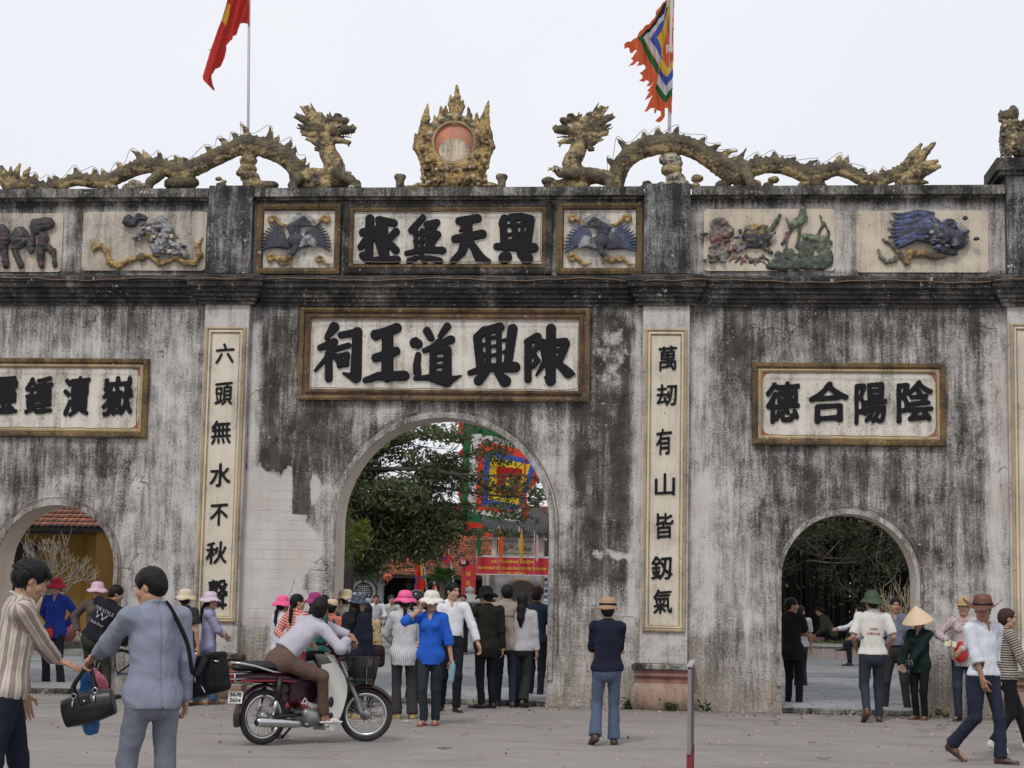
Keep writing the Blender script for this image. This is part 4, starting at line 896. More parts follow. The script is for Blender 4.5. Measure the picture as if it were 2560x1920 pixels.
# --- big banyan seen through the central arch
tr = thing('banyan_tree', 'large dark green leafy banyan spreading behind the central arch', 'tree', (W(690, 1300, 16).x, 16, CZ))
def loc(v, base): return tuple(Vector(v) - base.location)
mb = MB(); bx = tr.location.x
mb.tube([(0, 0, -.1), (-.1, 0, 1.2), (.1, .1, 2.6), (-.1, 0, 4.2)], [.62, .45, .38, .34], 12)
mb.tube([(.5, .2, -.1), (.35, .1, 1.4), (.2, 0, 2.8)], [.3, .22, .2], 10)
for (x, y), Yd, w in [((1090, 1075), 16, .07), ((1320, 1190), 15.4, .05), ((1200, 1130), 16.2, .06), ((960, 1060), 16, .09), ((870, 1240), 15.6, .09), ((1370, 1250), 15.8, .04), ((1150, 1260), 16.1, .04)]:
    e = W(x, y, Yd) - tr.location; s0 = Vector((.1, 0, 2.8 + rnd.random() * 1.2)); m1 = s0.lerp(e, .5) + Vector((0, 0, .35))
    P_ = [tuple(q) for q in spline([s0, s0.lerp(m1, .5) + Vector((0, 0, .2)), m1, m1.lerp(e, .5) - Vector((0, 0, .05)), e], 14)]; mb.tube(P_, list(np.linspace(w * 1.6, .015, 14)), 7)
    for k in range(9):
        q = Vector(P_[4 + k]); limbs(mb, q, ((e - s0).normalized() + Vector((rnd.uniform(-1, 1), rnd.uniform(-1, 1), rnd.uniform(-.7, .7)))), .7, .016, 2, .8, up=.0)
mb.build('trunk', M_bark, tr, fix=False)
bl = []
for (x, y, dy, rx, rz, n) in [(880, 1180, 0, .8, .7, 2600), (870, 1300, .3, .9, .9, 5200), (960, 1330, .6, 1.1, .8, 6000), (1050, 1340, .5, .9, .6, 4200), (1000, 1240, -.3, 1.0, .45, 2800), (940, 1110, 0, .8, .5, 1700), (1030, 1080, 0, .8, .35, 700),
                             (1100, 1190, .2, .9, .35, 1300), (1090, 1300, .4, .7, .5, 2200), (1120, 1090, -.2, .9, .25, 600), (1180, 1140, 0, 1.0, .4, 800), (1260, 1110, 0, .9, .3, 500), (1190, 1230, 0, .8, .5, 600), (1300, 1200, 0, .7, .5, 450),
                             (1260, 1280, .2, .9, .35, 600), (1350, 1260, 0, .5, .4, 350), (1150, 1320, .2, .6, .25, 700), (880, 1390, .5, .6, .5, 2000), (920, 1420, 1.0, .6, .3, 900), (1230, 1330, .2, .9, .15, 400), (1240, 1050, 0, 1.2, .3, 500), (1060, 1150, .2, .6, .3, 350)]:
    bl.append((tuple(W(x, y, 16 + dy) - tr.location), (rx, 1.0, rz), int(n * (1.35 if x < 1130 else .7))))
P_ = cluster(bl); link('crown', leafmesh('crown', P_, .062, leafcols(len(P_), (.12, .15, .07), .5, .08), 1.9), M_leaf, tr)
tr2 = thing('plumeria_tree', 'sparse young tree with yellowish leaves at the left jamb of the central arch', 'tree', (W(846, 1500, 3.2).x - .25, 3.2, CZ))
mb = MB(); tips = []; mb.tube([(0, 0, 0), (-.1, 0, 1.0), (0, 0, 1.7)], [.06, .05, .04], 7)
for d in ((.7, 0, .5), (.3, .2, .8), (.9, 0, .12), (-.5, 0, .6)): limbs(mb, (0, 0, 1.7), d, .42, .018, 3, .75, tips=tips, up=.1)
mb.build('trunk', M_barkp, tr2, fix=False); C_ = np.repeat(np.array([tuple(t_) for t_ in tips]), 4, 0); C_ = C_ + nrs.normal(size=C_.shape) * .05
link('crown', leafmesh('crown', C_, .07, leafcols(len(C_), (.14, .17, .04), .4, .3), 2.2), M_leaf, tr2)
# --- second banyan with curtains of hanging roots behind the right arch
tr = thing('banyan_tree', 'huge dark banyan with curtains of hanging roots behind the right arch', 'tree', (W(2110, 1500, 24).x, 24, CZ)); tx = tr.location.x
mb = MB(); r2 = random.Random(5)
for k in range(60):
    x = r2.uniform(-3.4, 3.6); y = r2.uniform(-1.0, 3.5); w = r2.uniform(.08, .35)
    mb.tube([(x * .9, y, -.1), (x, y, 1.5), (x + r2.uniform(-.2, .2), y, 3.4), (x * .8, y, 6.2)], [w, w * .7, w * .6, w * .7], 8)
mb.build('trunk', M_root, tr, fix=False)
mb = MB()
for k in range(260):
    x = r2.uniform(-3.2, 3.4); y = r2.uniform(-2.4, -1.2); z0 = r2.choice([0, 0, .8, 1.6, r2.uniform(.3, 3)]); w = r2.uniform(.006, .03); x2 = x + r2.uniform(-.08, .08)
    mb.tube([(x2, y, z0), (x, y + .03, 2.3), (x + r2.uniform(-.1, .1), y, 4.6)], [w * .7, w, w], 4)
stuff(mb.build('hanging_roots', M_root, tr, fix=False))
P_ = cluster([((x, y, z), (1.3, 1.1, .7), 2600) for x, y, z in [(-2.4, 0, 5), (-1, -.6, 4.9), (.6, 0, 5.2), (2, -.5, 5), (-1.6, -1.6, 4.2), (.2, -1.7, 4.4), (3.1, 0, 4.6), (-3.3, 0, 4.4)]] + [((x, -1.9, z), (1.0, .6, .45), 420) for x, z in [(-1.9, 3.4), (-1.0, 3.2), (.3, 3.3), (1.6, 3.3), (-.6, 2.9)]] + [((x, 5.5, z), (1.6, .8, 1.3), 2600) for x in (-4.5, -3, -1.5, 0, 1.5, 3, 4.5) for z in (.8, 2.6, 4.2)])  # rearmost clumps added as a dark backdrop to block bright gaps
link('crown', leafmesh('crown', P_, .09, leafcols(len(P_), (.024, .036, .014), .5, .05), 1.9), M_leaf, tr)
P_ = cluster([((x, y, 7.2 + .3 * math.sin(x)), (2.2, 2.2, .5), 1500) for x in (-7, -4.2, -1.4, 1.4, 4.2, 7) for y in (-9, -6, -3, 0, 3)])
link('crown', leafmesh('unseen_shade_crown', P_, .30, leafcols(len(P_), (.03, .045, .016), .5, .05), 1.6), M_leaf, tr)  # unseen canopy added overhead to shade the yard behind the arches
tw = thing('climbing_vine', 'tangle of pale bare twigs and lianas hanging across the top of the right arch', 'vine', (W(2110, 1300, 8).x, 8, CZ))
mb = MB(); tips = []
for (a, b) in [((1965, 1360), (2140, 1395)), ((2000, 1340), (2060, 1400)), ((2080, 1300), (2200, 1430)), ((2110, 1340), (2060, 1395)), ((2150, 1300), (2120, 1345)), ((2020, 1400), (2150, 1405)), ((2250, 1390), (2205, 1470)), ((2205, 1330), (2195, 1420)), ((2230, 1350), (2180, 1380)), ((2050, 1310), (1990, 1345))]:
    p, q = W(*a, 8) - tw.location, W(*b, 8) - tw.location; m = p.lerp(q, .5) + Vector((rnd.uniform(-.1, .1), rnd.uniform(-.3, .3), rnd.uniform(-.15, .02)))
    mb.tube([tuple(s_) for s_ in spline([p, m, q], 9)], [.012] * 9, 5)
    for k in range(3): limbs(mb, m.lerp(q, k / 3), (rnd.uniform(-1, 1), rnd.uniform(-.4, .4), rnd.uniform(-.6, .6)), .35, .007, 2, .8, tips=tips, up=0)
mb.tube([tuple(q) for q in [(-1.6, .5, -.07), (-1.55, .3, 1.8), (-1.2, .1, 3.1), (-.4, 0, 3.5), (.9, 0, 3.4)]], [.07, .06, .05, .03, .02], 7)
mb.build('twigs', mat('grey_twig', (.15, .13, .10), .9, .3), tw, fix=False)
C_ = np.repeat(np.array([tuple(t_) for t_ in tips]), 9, 0); C_ = C_ + nrs.normal(size=C_.shape) * .10
link('leaves', leafmesh('leaves', C_, .05, leafcols(len(C_), (.032, .042, .016), .5, .12), 2.0), M_leaf, tw)
bs = thing('bare_shrub', 'pale leafless shrub with upright forked twigs behind the men in the right arch', 'shrub', tuple(W(2290, 1600, 13))); bs.location.z = .35
mb = MB()
for k in range(16): limbs(mb, (rnd.uniform(-.2, .2), 0, .1), (rnd.uniform(-1.4, .7), rnd.uniform(-.5, .5), 1), .55, .022, 3, .55, up=.2)
mb.build('branches', mat('dry_twig', (.33, .27, .17), .85, .2), bs, fix=False)
# bare frangipani in front of the yellow house
bs = thing('bare_tree', 'pale leafless frangipani branching in front of the yellow house in the left arch', 'tree', (W(70, 1500, 7).x, 7, CZ))
mb = MB(); r3 = random.Random(21); mb.tube([(0, 0, 0), (.1, 0, .8), (.3, 0, 1.15)], [.09, .07, .06], 8)
for d in ((.8, 0, .45), (.5, .1, .8), (.15, 0, 1), (.95, -.1, .25), (.35, -.2, .9), (-.4, 0, .8), (.7, .2, .6)): limbs(mb, (.3, 0, 1.15), d, .42, .026, 4, .8, r3, up=.12, minr=.005)
mb.build('branches', M_barkp, bs, fix=False)
# small weeds at the wall foot
for i, (x, y, lab) in enumerate([(1580, 1762, 'green weed tuft left of the right pilaster plinth'), (1677, 1774, 'tiny weed at the foot of the right plinth'), (1762, 1778, 'tiny weed right of the right plinth'), (2352, 1795, 'small weed by the right arch foot')]):
    p = G(x, y); p.y = min(p.y, -.16 if i != 1 else -.28); C_ = np.array([(nrs.normal() * .05, nrs.normal() * .02, abs(nrs.normal()) * .06 + .01) for _ in range(90 if i == 0 else 34)])
    o = link('weed', leafmesh('weed', C_, .035, leafcols(len(C_), (.05, .09, .02), .5, .1), 2.4), M_leaf, None, tuple(p)); tag(o, lab, 'weed', 'weeds at the foot of the wall')
# ================================================================== buildings beyond the gate
M_dark = mat('shade_dark_timber', (.030, .022, .018), .8, .3); M_ywall = mat('ochre_limewash', (.29, .155, .028), .9, .25, 1.5, .2, 20, .01, col2=(.20, .11, .035), mixscale=1.2, lo=.5, hi=.8)  # M_dark: dark timber with the dim interior's shade painted into its colour
M_whw = mat('grey_limewash', (.38, .385, .40), .9, .2, 2, .2, 20, .01, col2=(.24, .24, .25), mixscale=1.6)
def tilemat(name, c1=(.34, .105, .045), c2=(.10, .05, .035)):
    t = NT(name); v = t.obj(); a = t.noise(v, 6, 5, .7); b = t.voro(v, 7.5, out=1)
    c = t.mix(t.step(t.noise(v, 1.5, 5, .7), .42, .62), c1, c2); c = t.mix(t.math('MULTIPLY', t.step(a, .5, .66), .8), c, (.05, .035, .03))
    s2 = t.n("VectorMath", operation='SCALE'); t.set(s2.inputs[0], c); t.set(s2.inputs['Scale'], t.math('MULTIPLY', t.math('MULTIPLY_ADD', t.sepc(b)[0], .8, .6), t.math('MULTIPLY_ADD', t.n('ObjectInfo').outputs['Random'], .5, .75)))
    return t.done(s2.outputs[0], .85, t.bump(a, .4, .01))
M_tile = tilemat('old_red_tiles'); M_tile2 = tilemat('orange_red_tiles', (.30, .085, .035), (.08, .045, .035)); M_tiled = mat('dark_grey_tiles', (.07, .07, .072), .85, .4, 8)
def tiled_slope(a, b, c, d, nr, nc, name, m_, parent, k=.03, seed=0, single=None):
    """a,b eave corners, c,d ridge corners (over b, a): courses of small lapped tiles, joined (too small to tell apart)"""
    a, b, c, d = map(np.array, (a, b, c, d)); n = np.cross(b - a, d - a); n = n / np.linalg.norm(n); rs = np.random.RandomState(seed)
    if n[2] < 0: n = -n
    V = []; 
    for j in range(nr):
        t0, t1 = j / nr, (j + 1.35) / nr
        for i in range(nc):
            u0, u1 = (i + .06) / nc, (i + .94) / nc; o = rs.rand() * .3 * k; jt = (rs.rand() - .5) * .25 / nr
            if single:
                ct = (a + (b - a) * (i + .5) / nc) + (d - a) * ((t0 + t1) / 2); dd = (d - a) / np.linalg.norm(d - a)
                if single[0] < ct[0] < single[1] and j < single[2]:
                    if not hasattr(tiled_slope, 'me'):
                        w_, l_ = np.linalg.norm(b - a) / nc * .44, np.linalg.norm(d - a) / nr * .67; tiled_slope.me = mesh_py('roof_tile', [(-w_, -l_, 0), (0, -l_ * 1.2, 0), (w_, -l_, 0), (w_, l_, -k * .9), (-w_, l_, -k * .9), (-w_, -l_, k), (0, -l_ * 1.2, k * 1.3), (w_, -l_, k), (w_, l_, .1 * k), (-w_, l_, .1 * k)], [(5, 6, 7, 8, 9), (0, 1, 6, 5), (1, 2, 7, 6), (2, 3, 8, 7), (4, 0, 5, 9), (3, 4, 9, 8), (4, 3, 2, 1, 0)]); tiled_slope.me.materials.append(m_)
                    q = ct + n * o; tl = link('roof_tile', tiled_slope.me, None, parent, tuple(q), (math.atan2(dd[2], dd[1]), 0, (rs.rand() - .5) * .05)); continue
            p = lambda u, t: (a + (b - a) * u) + ((d - a) * (1 - u) + (c - b) * u) * min(t, 1.02)
            m_u = (u0 + u1) / 2
            V += [p(u0, t0 + jt) + n * (k + o), p(m_u, t0 + jt - .15 / nr) + n * (k * 1.3 + o), p(u1, t0 + jt) + n * (k + o), p(u1, t1 + jt) + n * (.1 * k), p(u0, t1 + jt) + n * (.1 * k),
                  p(u0, t0 + jt) + n * o, p(m_u, t0 + jt - .15 / nr) + n * o, p(u1, t0 + jt) + n * o]
    F = []
    for i in range(0, len(V), 8): F += [(i, i + 1, i + 2, i + 3, i + 4), (i, i + 5, i + 6, i + 1), (i + 1, i + 6, i + 7, i + 2)]
    pl_ = [tuple(q - n * .02) for q in (a, b, c, d)] + [tuple(q - n * .10) for q in (a, b, c, d)]
    link('roof_boards', mesh_py('roof_boards', pl_, [(0, 1, 2, 3), (7, 6, 5, 4), (0, 4, 5, 1), (1, 5, 6, 2), (2, 6, 7, 3), (3, 7, 4, 0)]), M_dark, parent)
    o = link(name, mesh_py(name, V, F), m_, parent); stuff(o); return o
# yellow house (left arch)
def at(x, y, Y): return W(x, y, Y)
hb = thing('yellow_house', 'low ochre yellow house with orange tiled roof and stone steps behind the left arch', 'house', (0, 0, 0))
YH = 11.0; xr = at(237, 1450, YH).x; xl = xr - 7; ez = at(150, 1326, YH).z
MB().box(xl, xr, YH, YH + 4, CZ, ez).build('wall', M_ywall, hb)
MB().box(at(40, 1450, YH).x - .8, at(84, 1450, YH).x + .05, YH - .006, YH + .02, .6, ez - .25).build('door_shade_panel', M_dark, hb)  # dark panel widened past the door to paint the shaded interior
MB().box(xr - .16, xr + .02, YH - .08, YH + .1, CZ, ez - .1).build('corner_pier', M_ywall, hb)
MB().box(xl - .2, xr + .1, YH - 1.1, YH - 1.02, ez - .1, ez + .0).build('eaves_board', M_dark, hb)
MB().box(xl - .2, xr + .08, YH - 1.04, YH + 2, ez + .0, ez + .03).build('soffit', M_dark, hb)
ea = at(258, 1326, YH - 1.2); rb = at(130, 1240, YH + 2.4)
tiled_slope((xl, YH - 1.2, ez + .04), (ea.x + .15, YH - 1.2, ez + .04), (rb.x + .8, YH + 2.6, ez + 2.0), (xl, YH + 2.6, ez + 2.0), 22, 64, 'roof_tiles', M_tile2, hb, single=(at(60, 1300, YH).x - .3, 99, 15))
MB().tube([(ea.x + .18, YH - 1.22, ez + .10), (rb.x + .85, YH + 2.6, ez + 2.1)], [.07, .07], 8).build('roof_verge', mat('mossy_verge', (.06, .06, .06), .9), hb)
for i in range(3): MB().box(xl, xr + .3, YH - .35 - .32 * (3 - i), YH - .02 - .002 * i, CZ + .14 * i - (.0 if i else .02), CZ + .14 * (i + 1), bev=.01).build('step', plaster('step_stone', (.33, .33, .31), level=.25), hb)
o = MB().box(xr + .03, xr + 5, YH + 1.5, YH + 1.8, CZ, 2.9).build('garden_wall', M_root); tag(o, 'dark mossy wall right of the yellow house', 'wall')
# long hall behind the central arch
YHL = 52.0; hall = thing('temple_hall', 'long low temple hall with a red tiled roof and dark open front', 'hall', (0, 0, 0))
hx0 = at(780, 1500, YHL).x; hx1 = at(1420, 1500, YHL).x; hz = at(1000, 1432, YHL).z
tiled_slope((hx0 - 2, YHL - 1.4, hz - .1), (hx1, YHL - 1.4, hz - .1), (hx1, YHL + 5, hz + 3.2), (hx0 - 2, YHL + 5, hz + 3.2), 46, 120, 'roof_tiles', M_tile, hall, .05, 3)
MB().box(hx0 - 2, hx1, YHL - 1.35, YHL - 1.2, hz - .22, hz - .14).build('eaves_board', M_dark, hall)
MB().box(hx0 - 2, hx1, YHL + 3, YHL + 3.2, CZ, hz).build('back_wall', M_dark, hall)
MB().box(hx0 - 2, hx1, YHL - 1.3, YHL + 3, hz - .13, hz - .05).build('ceiling', M_dark, hall)
wx1 = at(960, 1500, YHL - .2).x
MB().box(hx0 - 2, wx1 - .32, YHL - .2, YHL, CZ, hz - .13).build('wall', M_whw, hall)
for px in (940, 1012, 1085): 
    x = at(px + 12, 1500, YHL - .3).x; mb = MB().lathe([(.17, CZ), (.17, CZ + .2), (.14, CZ + .22), (.14, hz - .6), (.2, hz - .55), (.2, hz - .45), (.15, hz - .43), (.15, hz - .14)], 12, Matrix.Translation((x, YHL - .35, 0))); mb.build('column', M_whw if px == 940 else M_dark, hall)
c = at(909, 1480, YHL - .25); rd = .56
o = MB(); o.lathe([(rd * .72, 0), (rd * .76, .05), (rd * .98, .06), (rd, 0)], 40, Matrix.Translation((c.x, c.y, c.z)) @ Matrix.Rotation(PI / 2, 4, 'X')); o.build('window_ring', mat('pale_stone_ring', (.5, .49, .46)), hall)
MB().lathe([(.001, .0), (rd * .74, 0)], 32, Matrix.Translation((c.x, c.y - .01, c.z)) @ Matrix.Rotation(PI / 2, 4, 'X')).build('opening_shade_disc', mat('opening_shade_paint', (.01, .01, .012)), hall)  # black disc painted as the shade inside the opening behind the tracery
mb = MB()                                            # longevity tracery
def bar(x0, z0, x1, z1, w=.028):
    a = Vector((c.x + x0 * rd, c.y - .04, c.z + z0 * rd)); b = Vector((c.x + x1 * rd, c.y - .04, c.z + z1 * rd)); mb.tube([a, b], [w, w], 4)
for z, w in ((.42, .35), (.28, .5), (.12, .62), (-.04, .62), (-.2, .58)): bar(-w, z, -.06, z); bar(.06, z, w, z)
for x in (-.06, .06): bar(x, .6, x, -.1)
for s in (-1, 1): bar(s * .2, .55, s * .45, .42); bar(s * .2, -.3, s * .2, -.6); bar(s * .2, -.32, s * .52, -.32); bar(s * .36, -.44, s * .36, -.3)
stuff(mb.build('tracery', mat('tracery_white', (.55, .55, .53)), hall, fix=False))
# shrine gate with banner
YS = 38.0; sh = thing('shrine_gate', 'small pale shrine gate with a dark arch, blue couplet strips and a grey tiled roof', 'gateway', (0, 0, 0))
L_ = lambda x, y, Y=YS: W(x, y, Y)
a0 = L_(1205, 1500).x; a1 = L_(1400, 1500).x; ac = L_(1303, 1500).x; ar = .70; asz = L_(1303, 1452).z - ar
tz = L_(1300, 1358).z; ez_ = L_(1300, 1394).z
V = []; F = []; xs = list(np.linspace(a0, ac - ar, 4)) + [ac - ar * math.cos(t) for t in np.linspace(0, PI, 25)] + list(np.linspace(ac + ar, a1, 4))
for i, x in enumerate(xs):
    inside = 4 <= i < 29; zb = asz + math.sqrt(max(ar * ar - (x - ac) ** 2, 0)) if inside else CZ
    V += [(x, YS, zb), (x, YS, ez_), (x, YS + .5, zb)]
for i in range(len(xs) - 1): F += [(i * 3, i * 3 + 3, i * 3 + 4, i * 3 + 1), (i * 3 + 2, i * 3 + 5, i * 3 + 3, i * 3)]
link('wall', mesh_py('wall', V, F), M_whw, sh)
mb = MB(); mb.tube([(ac - ar - .03, YS - .02, CZ)] + [(ac - (ar + .05) * math.cos(t), YS - .02, asz + (ar + .05) * math.sin(t)) for t in np.linspace(0, PI, 25)] + [(ac + ar + .03, YS - .02, CZ)], .045, 6); mb.build('arch_ring', M_goldl, sh)
MB().box(a0, a1, YS + 3.2, YS + 3.3, CZ, 4).build('back_wall', M_dark, sh)
M_navy = mat('blue_strip', (.10, .12, .22), .6); M_paint = mat('strip_white', (.55, .58, .62), .6)
for px in (1219, 1365):
    xc = L_(px, 1500).x; MB().box(xc - .17, xc + .17, YS - .1, YS + .1, CZ, ez_ - .02).build('pier', M_goldl, sh)
    b_ = MB().box(xc - .085, xc + .085, YS - .115, YS - .1, .5, ez_ - .3).build('couplet_strip', M_navy, sh)
    MB().box(xc - .065, xc + .065, YS - .12, YS - .1, .6, ez_ - .42).build('strip_face', M_paint, b_)
    zz = ez_ - .62
    for ch in ('萬' if px < 1300 else '重興功德自千秋'):
        me = char_mesh(ch, .11, .13, .01, .3, seed=3); link('character', me, M_black, b_, (xc - .055, YS - .121, zz)); zz -= .2
MB().box(a0, a1, YS - .05, YS + .5, ez_, ez_ + .06).build('ledge', M_pil, sh)
u0, u1 = L_(1228, 1400).x, L_(1358, 1400).x; uz0, uz1 = ez_ + .06, L_(1290, 1344).z
MB().box(u0, u1, YS + .05, YS + .4, uz0, uz1 + .1).build('upper_storey', M_whw, sh)
for x in (u0 + .1, u1 - .1): MB().box(x - .09, x + .09, YS - .02, YS + .05, uz0, uz1 - .05).build('pier', M_cream, sh)
rp = MB().prism(rpoly(u0 + .32, u1 - .32, uz0 + .1, uz1 - .18, .05), YS + .02, YS + .05).build('relief_panel', M_cream, sh)
v = Vol(.02)
for k in range(16): v.ell((u0 + .42 + rnd.random() * (u1 - u0 - .84), YS + .0, uz0 + .2 + rnd.random() * (uz1 - uz0 - .5)), (.05 + rnd.random() * .07, .03, .03 + rnd.random() * .05), k=.02, col=rnd.choice([3, 4, 6, 2]))
link('relief', v.mesh('relief', PAL, target=1500), M_rel, rp)
MB().box(u0 - .08, u1 + .08, YS - .08, YS + .45, uz1 - .08, uz1 - .0).build('cornice', M_cream, sh)
V = []; F = []; n = 21                               # little roof with upswept corners
for i in range(n):
    t = -1 + 2 * i / (n - 1); x = (u0 + u1) / 2 + t * ((u1 - u0) / 2 + .28); up = .28 * abs(t) ** 3
    V += [(x, YS - .45, uz1 + .02 + up), (x, YS - .45, uz1 + .09 + up), (x * .96 + .04 * (u0 + u1) / 2, YS + .2, uz1 + .52 + up * .5)]
for i in range(n - 1): F += [(i * 3, i * 3 + 3, i * 3 + 4, i * 3 + 1), (i * 3 + 1, i * 3 + 4, i * 3 + 5, i * 3 + 2), (i * 3, i * 3 + 2, i * 3 + 5, i * 3 + 3)]
link('roof', mesh_py('roof', V, F), M_tiled, sh)
mb = MB()
for i in range(26):
    t = -1 + 2 * i / 25; x = (u0 + u1) / 2 + t * ((u1 - u0) / 2 + .24); up = .28 * abs(t) ** 3
    mb.tube([(x, YS - .48, uz1 + .1 + up), (x * .96 + .04 * (u0 + u1) / 2, YS + .18, uz1 + .54 + up * .5)], .025, 5)
stuff(mb.build('roof_ribs', M_tiled, sh, fix=False))
v = Vol(.03)
for s in (-1, 1):
    xx = (u0 + u1) / 2 + s * .55
    v.chain([np.array(q) for q in [(xx, YS + .2, uz1 + .5), (xx + s * .1, YS + .2, uz1 + .7), (xx - s * .15, YS + .2, uz1 + .8), (xx - s * .05, YS + .2, uz1 + .95)]], [.12, .1, .07, .04], k=.03)
    v.chain([np.array(q) for q in [((u0 + u1) / 2 + s * 1.05, YS, uz1 + .45), ((u0 + u1) / 2 + s * 1.25, YS, uz1 + .6), ((u0 + u1) / 2 + s * 1.15, YS, uz1 + .8)]], [.09, .07, .03], k=.03)
v.cap(((u0 + u1) / 2 - .7, YS + .2, uz1 + .52), ((u0 + u1) / 2 + .7, YS + .2, uz1 + .52), .06)
link('ridge_dragons', v.mesh('ridge_dragons', PAL[1:2], target=1500), M_tiled, sh)
o = MB().box(at(1352, 1300, 56).x, at(1420, 1300, 56).x, 56, 57, CZ, at(1360, 1290, 56).z).build('side_pavilion', mat('dark_gable', (.10, .09, .085))); tag(o, 'dark gabled pavilion behind the shrine gate', 'pavilion')
mb = MB(); p = at(1322, 1296, 55.5); q = at(1400, 1250, 55.5); mb.prism([(p.x, p.z), (p.x + .3, p.z + .75), (p.x + .42, p.z + .75), (p.x + .5, p.z + .5), (p.x + 2.3, p.z - .6), (p.x - .2, p.z - .6)], 55.3, 56)
mb.build('gable', mat('dark_gable2', (.09, .085, .08)), o)
# red commemorative banner
M_redc = mat('red_cloth', (.42, .018, .028), .7, .15, 2, .2, 12, .01); M_yel = mat('yellow_letters', (.62, .33, .03), .7)
YB = YS - .7; b0, b1 = W(1190, 1390, YB), W(1372, 1438, YB)
b0 = Vector((W(1190, 1415, YB).x, YB, W(1280, 1394, YB).z)); b1 = Vector((W(1372, 1415, YB).x, YB, W(1280, 1436, YB).z))
bn = thing('banner', 'long red banner with yellow lettering hung across the shrine gate', 'banner', (0, 0, 0))
MB().box(b0.x, b1.x, YB, YB + .03, b1.z, b0.z).build('cloth', M_redc, bn); w = b1.x - b0.x; h = b0.z - b1.z; cx = (b0.x + b1.x) / 2
for (x0, x1, z0, z1) in ((b0.x - .02, b1.x + .02, b0.z, b0.z + .02), (b0.x - .02, b1.x + .02, b1.z - .02, b1.z)): MB().box(x0, x1, YB - .01, YB + .04, z0, z1).build('edge', M_paint, bn)
for txt, sz, zz, ww in (('LỄ TƯỞNG NIỆM', .14, .76, .58), ('708 NĂM NGÀY MẤT CỦA ANH HÙNG DÂN TỘC TRẦN HƯNG', .16, .37, .94), ('( 1300 - 2008 )', .09, .12, .36)):
    link('lettering', text_mesh(txt, h * (.2 if sz > .1 else .12), w * ww, .004, bold=.006), M_yel, bn, (cx, YB - .006, b1.z + h * zz - h * .08))
vb = thing('vertical_banner', 'narrow red vertical banner with gold characters left of the shrine gate', 'banner', (0, 0, 0)); YV = 26
p, q = W(1154, 1411, YV), W(1187, 1545, YV); MB().box(p.x, q.x, YV, YV + .03, q.z, p.z).build('cloth', M_redc, vb)
for i, ch in enumerate('德高千古'): link('character', char_mesh(ch, .13, .14, .01, .3), M_yel, vb, ((p.x + q.x) / 2 - .065, YV - .004, p.z - .34 - .26 * i))
# lanterns, stone lamp
def lantern(x, y, Y, r, lab, m_):
    p = W(x, y, Y); t = thing('paper_lantern', lab, 'lantern', tuple(p), group='round red lanterns'); mb = MB()
    prof = [(r * math.cos(a) if abs(a) < 1.5 else .02, r * .72 * math.sin(a)) for a in np.linspace(-1.3, 1.3, 13)]
    mb.lathe(prof, 20, None, lambda r_, z, a, i: (r_ * (1 - .04 * (math.cos(a * 10) > .6)), z)); mb.build('shade', m_, t)
    MB().lathe([(.001, -r * .8), (r * .3, -r * .8), (r * .3, -r * .68), (r * .02, -r * .66)], 10).build('base_ring', M_yel, t); MB().tube([(0, 0, -r * .8), (0, 0, -r * 1.4)], .02, 5).build('tassel', m_, t); MB().tube([(0, 0, r * .7), (0, 0, r * 1.5)], .008, 4).build('cord', M_dark, t)
lantern(969, 1443, 47, .20, 'orange red paper lantern hanging in the dark hall doorway', mat('lantern_orange', (.42, .05, .025), .6)); lantern(1160, 1406, 20, .155, 'dark red lantern with white marks above the vertical banner', mat('lantern_red', (.20, .008, .015), .5))
l2 = [o for o in COL.objects if o.name.startswith('paper_lantern.')][-1]; link('lettering', text_mesh('16', .12, .10, .004, bold=.006), mat('lantern_mark', (.75, .72, .6)), l2, (0, -.155, -.04))
p = G(1174, 1632); sl = thing('stone_lantern', 'grey stone lantern with a flared cap in front of the red banner', 'stone lantern', (p.x, 16.0, CZ)); sl.location.x = W(1174, 1500, 16).x
zt = W(1174, 1463, 16).z - CZ; k = zt / 1.75; MS = mat('grey_carved_stone', (.34, .34, .33), .9, .2)
for nm, pr, n in (('foot', [(.001, 0), (.26, 0), (.26, .12), (.12, .2), (.09, .3), (.09, .8)], 12), ('platform', [(.09, .8), (.2, .88), (.2, .95), (.05, .96)], 12), ('lamp_box', [(.13, .96), (.13, 1.26)], 6), ('cap', [(.13, 1.26), (.34, 1.30), (.33, 1.35), (.15, 1.50), (.08, 1.53)], 12), ('finial', [(.08, 1.53), (.11, 1.6), (.12, 1.66), (.05, 1.70), (.001, 1.74)], 12)):
    MB().lathe([(r * .95, z * k) for r, z in pr], n).build(nm, MS, sl)
# cycad palm
pm = thing('palm', 'bushy dark green palm between the festival flags and the red banner', 'palm', (W(1108, 1500, 22).x, 22, CZ)); zc = W(1108, 1455, 22).z - CZ
MB().tube([(0, 0, 0), (0, 0, zc)], [.12, .1], 8).build('trunk', M_bark, pm)
V = []; F = []; C_ = []
for k in range(46):
    a = rnd.uniform(0, 2 * PI); el = rnd.uniform(-.1, 1.35); L = rnd.uniform(.55, .85); d = Vector((math.cos(a) * math.cos(el), math.sin(a) * math.cos(el), math.sin(el))); sd = d.cross(Vector((0, 0, 1))).normalized()
    for j in range(1, 13):
        t = j / 12; p = Vector((0, 0, zc)) + d * L * t + Vector((0, 0, -.45 * t * t * L)); wl = .26 * math.sin(PI * min(t + .08, 1)) + .03
        for s in (-1, 1):
            e = p + sd * s * wl + d * wl * .5 + Vector((0, 0, -.04)); w_ = d * .014; b = len(V); V += [tuple(p - w_), tuple(p + w_), tuple(e)]; F.append((b, b + 1, b + 2)); C_ += [leafcols(1, (.05, .11, .025), .35, .05)[0]] * 3
me = mesh_np('fronds', np.array(V), np.array(F), False, np.array(C_), tri=True); stuff(link('fronds', me, M_leaf, pm))
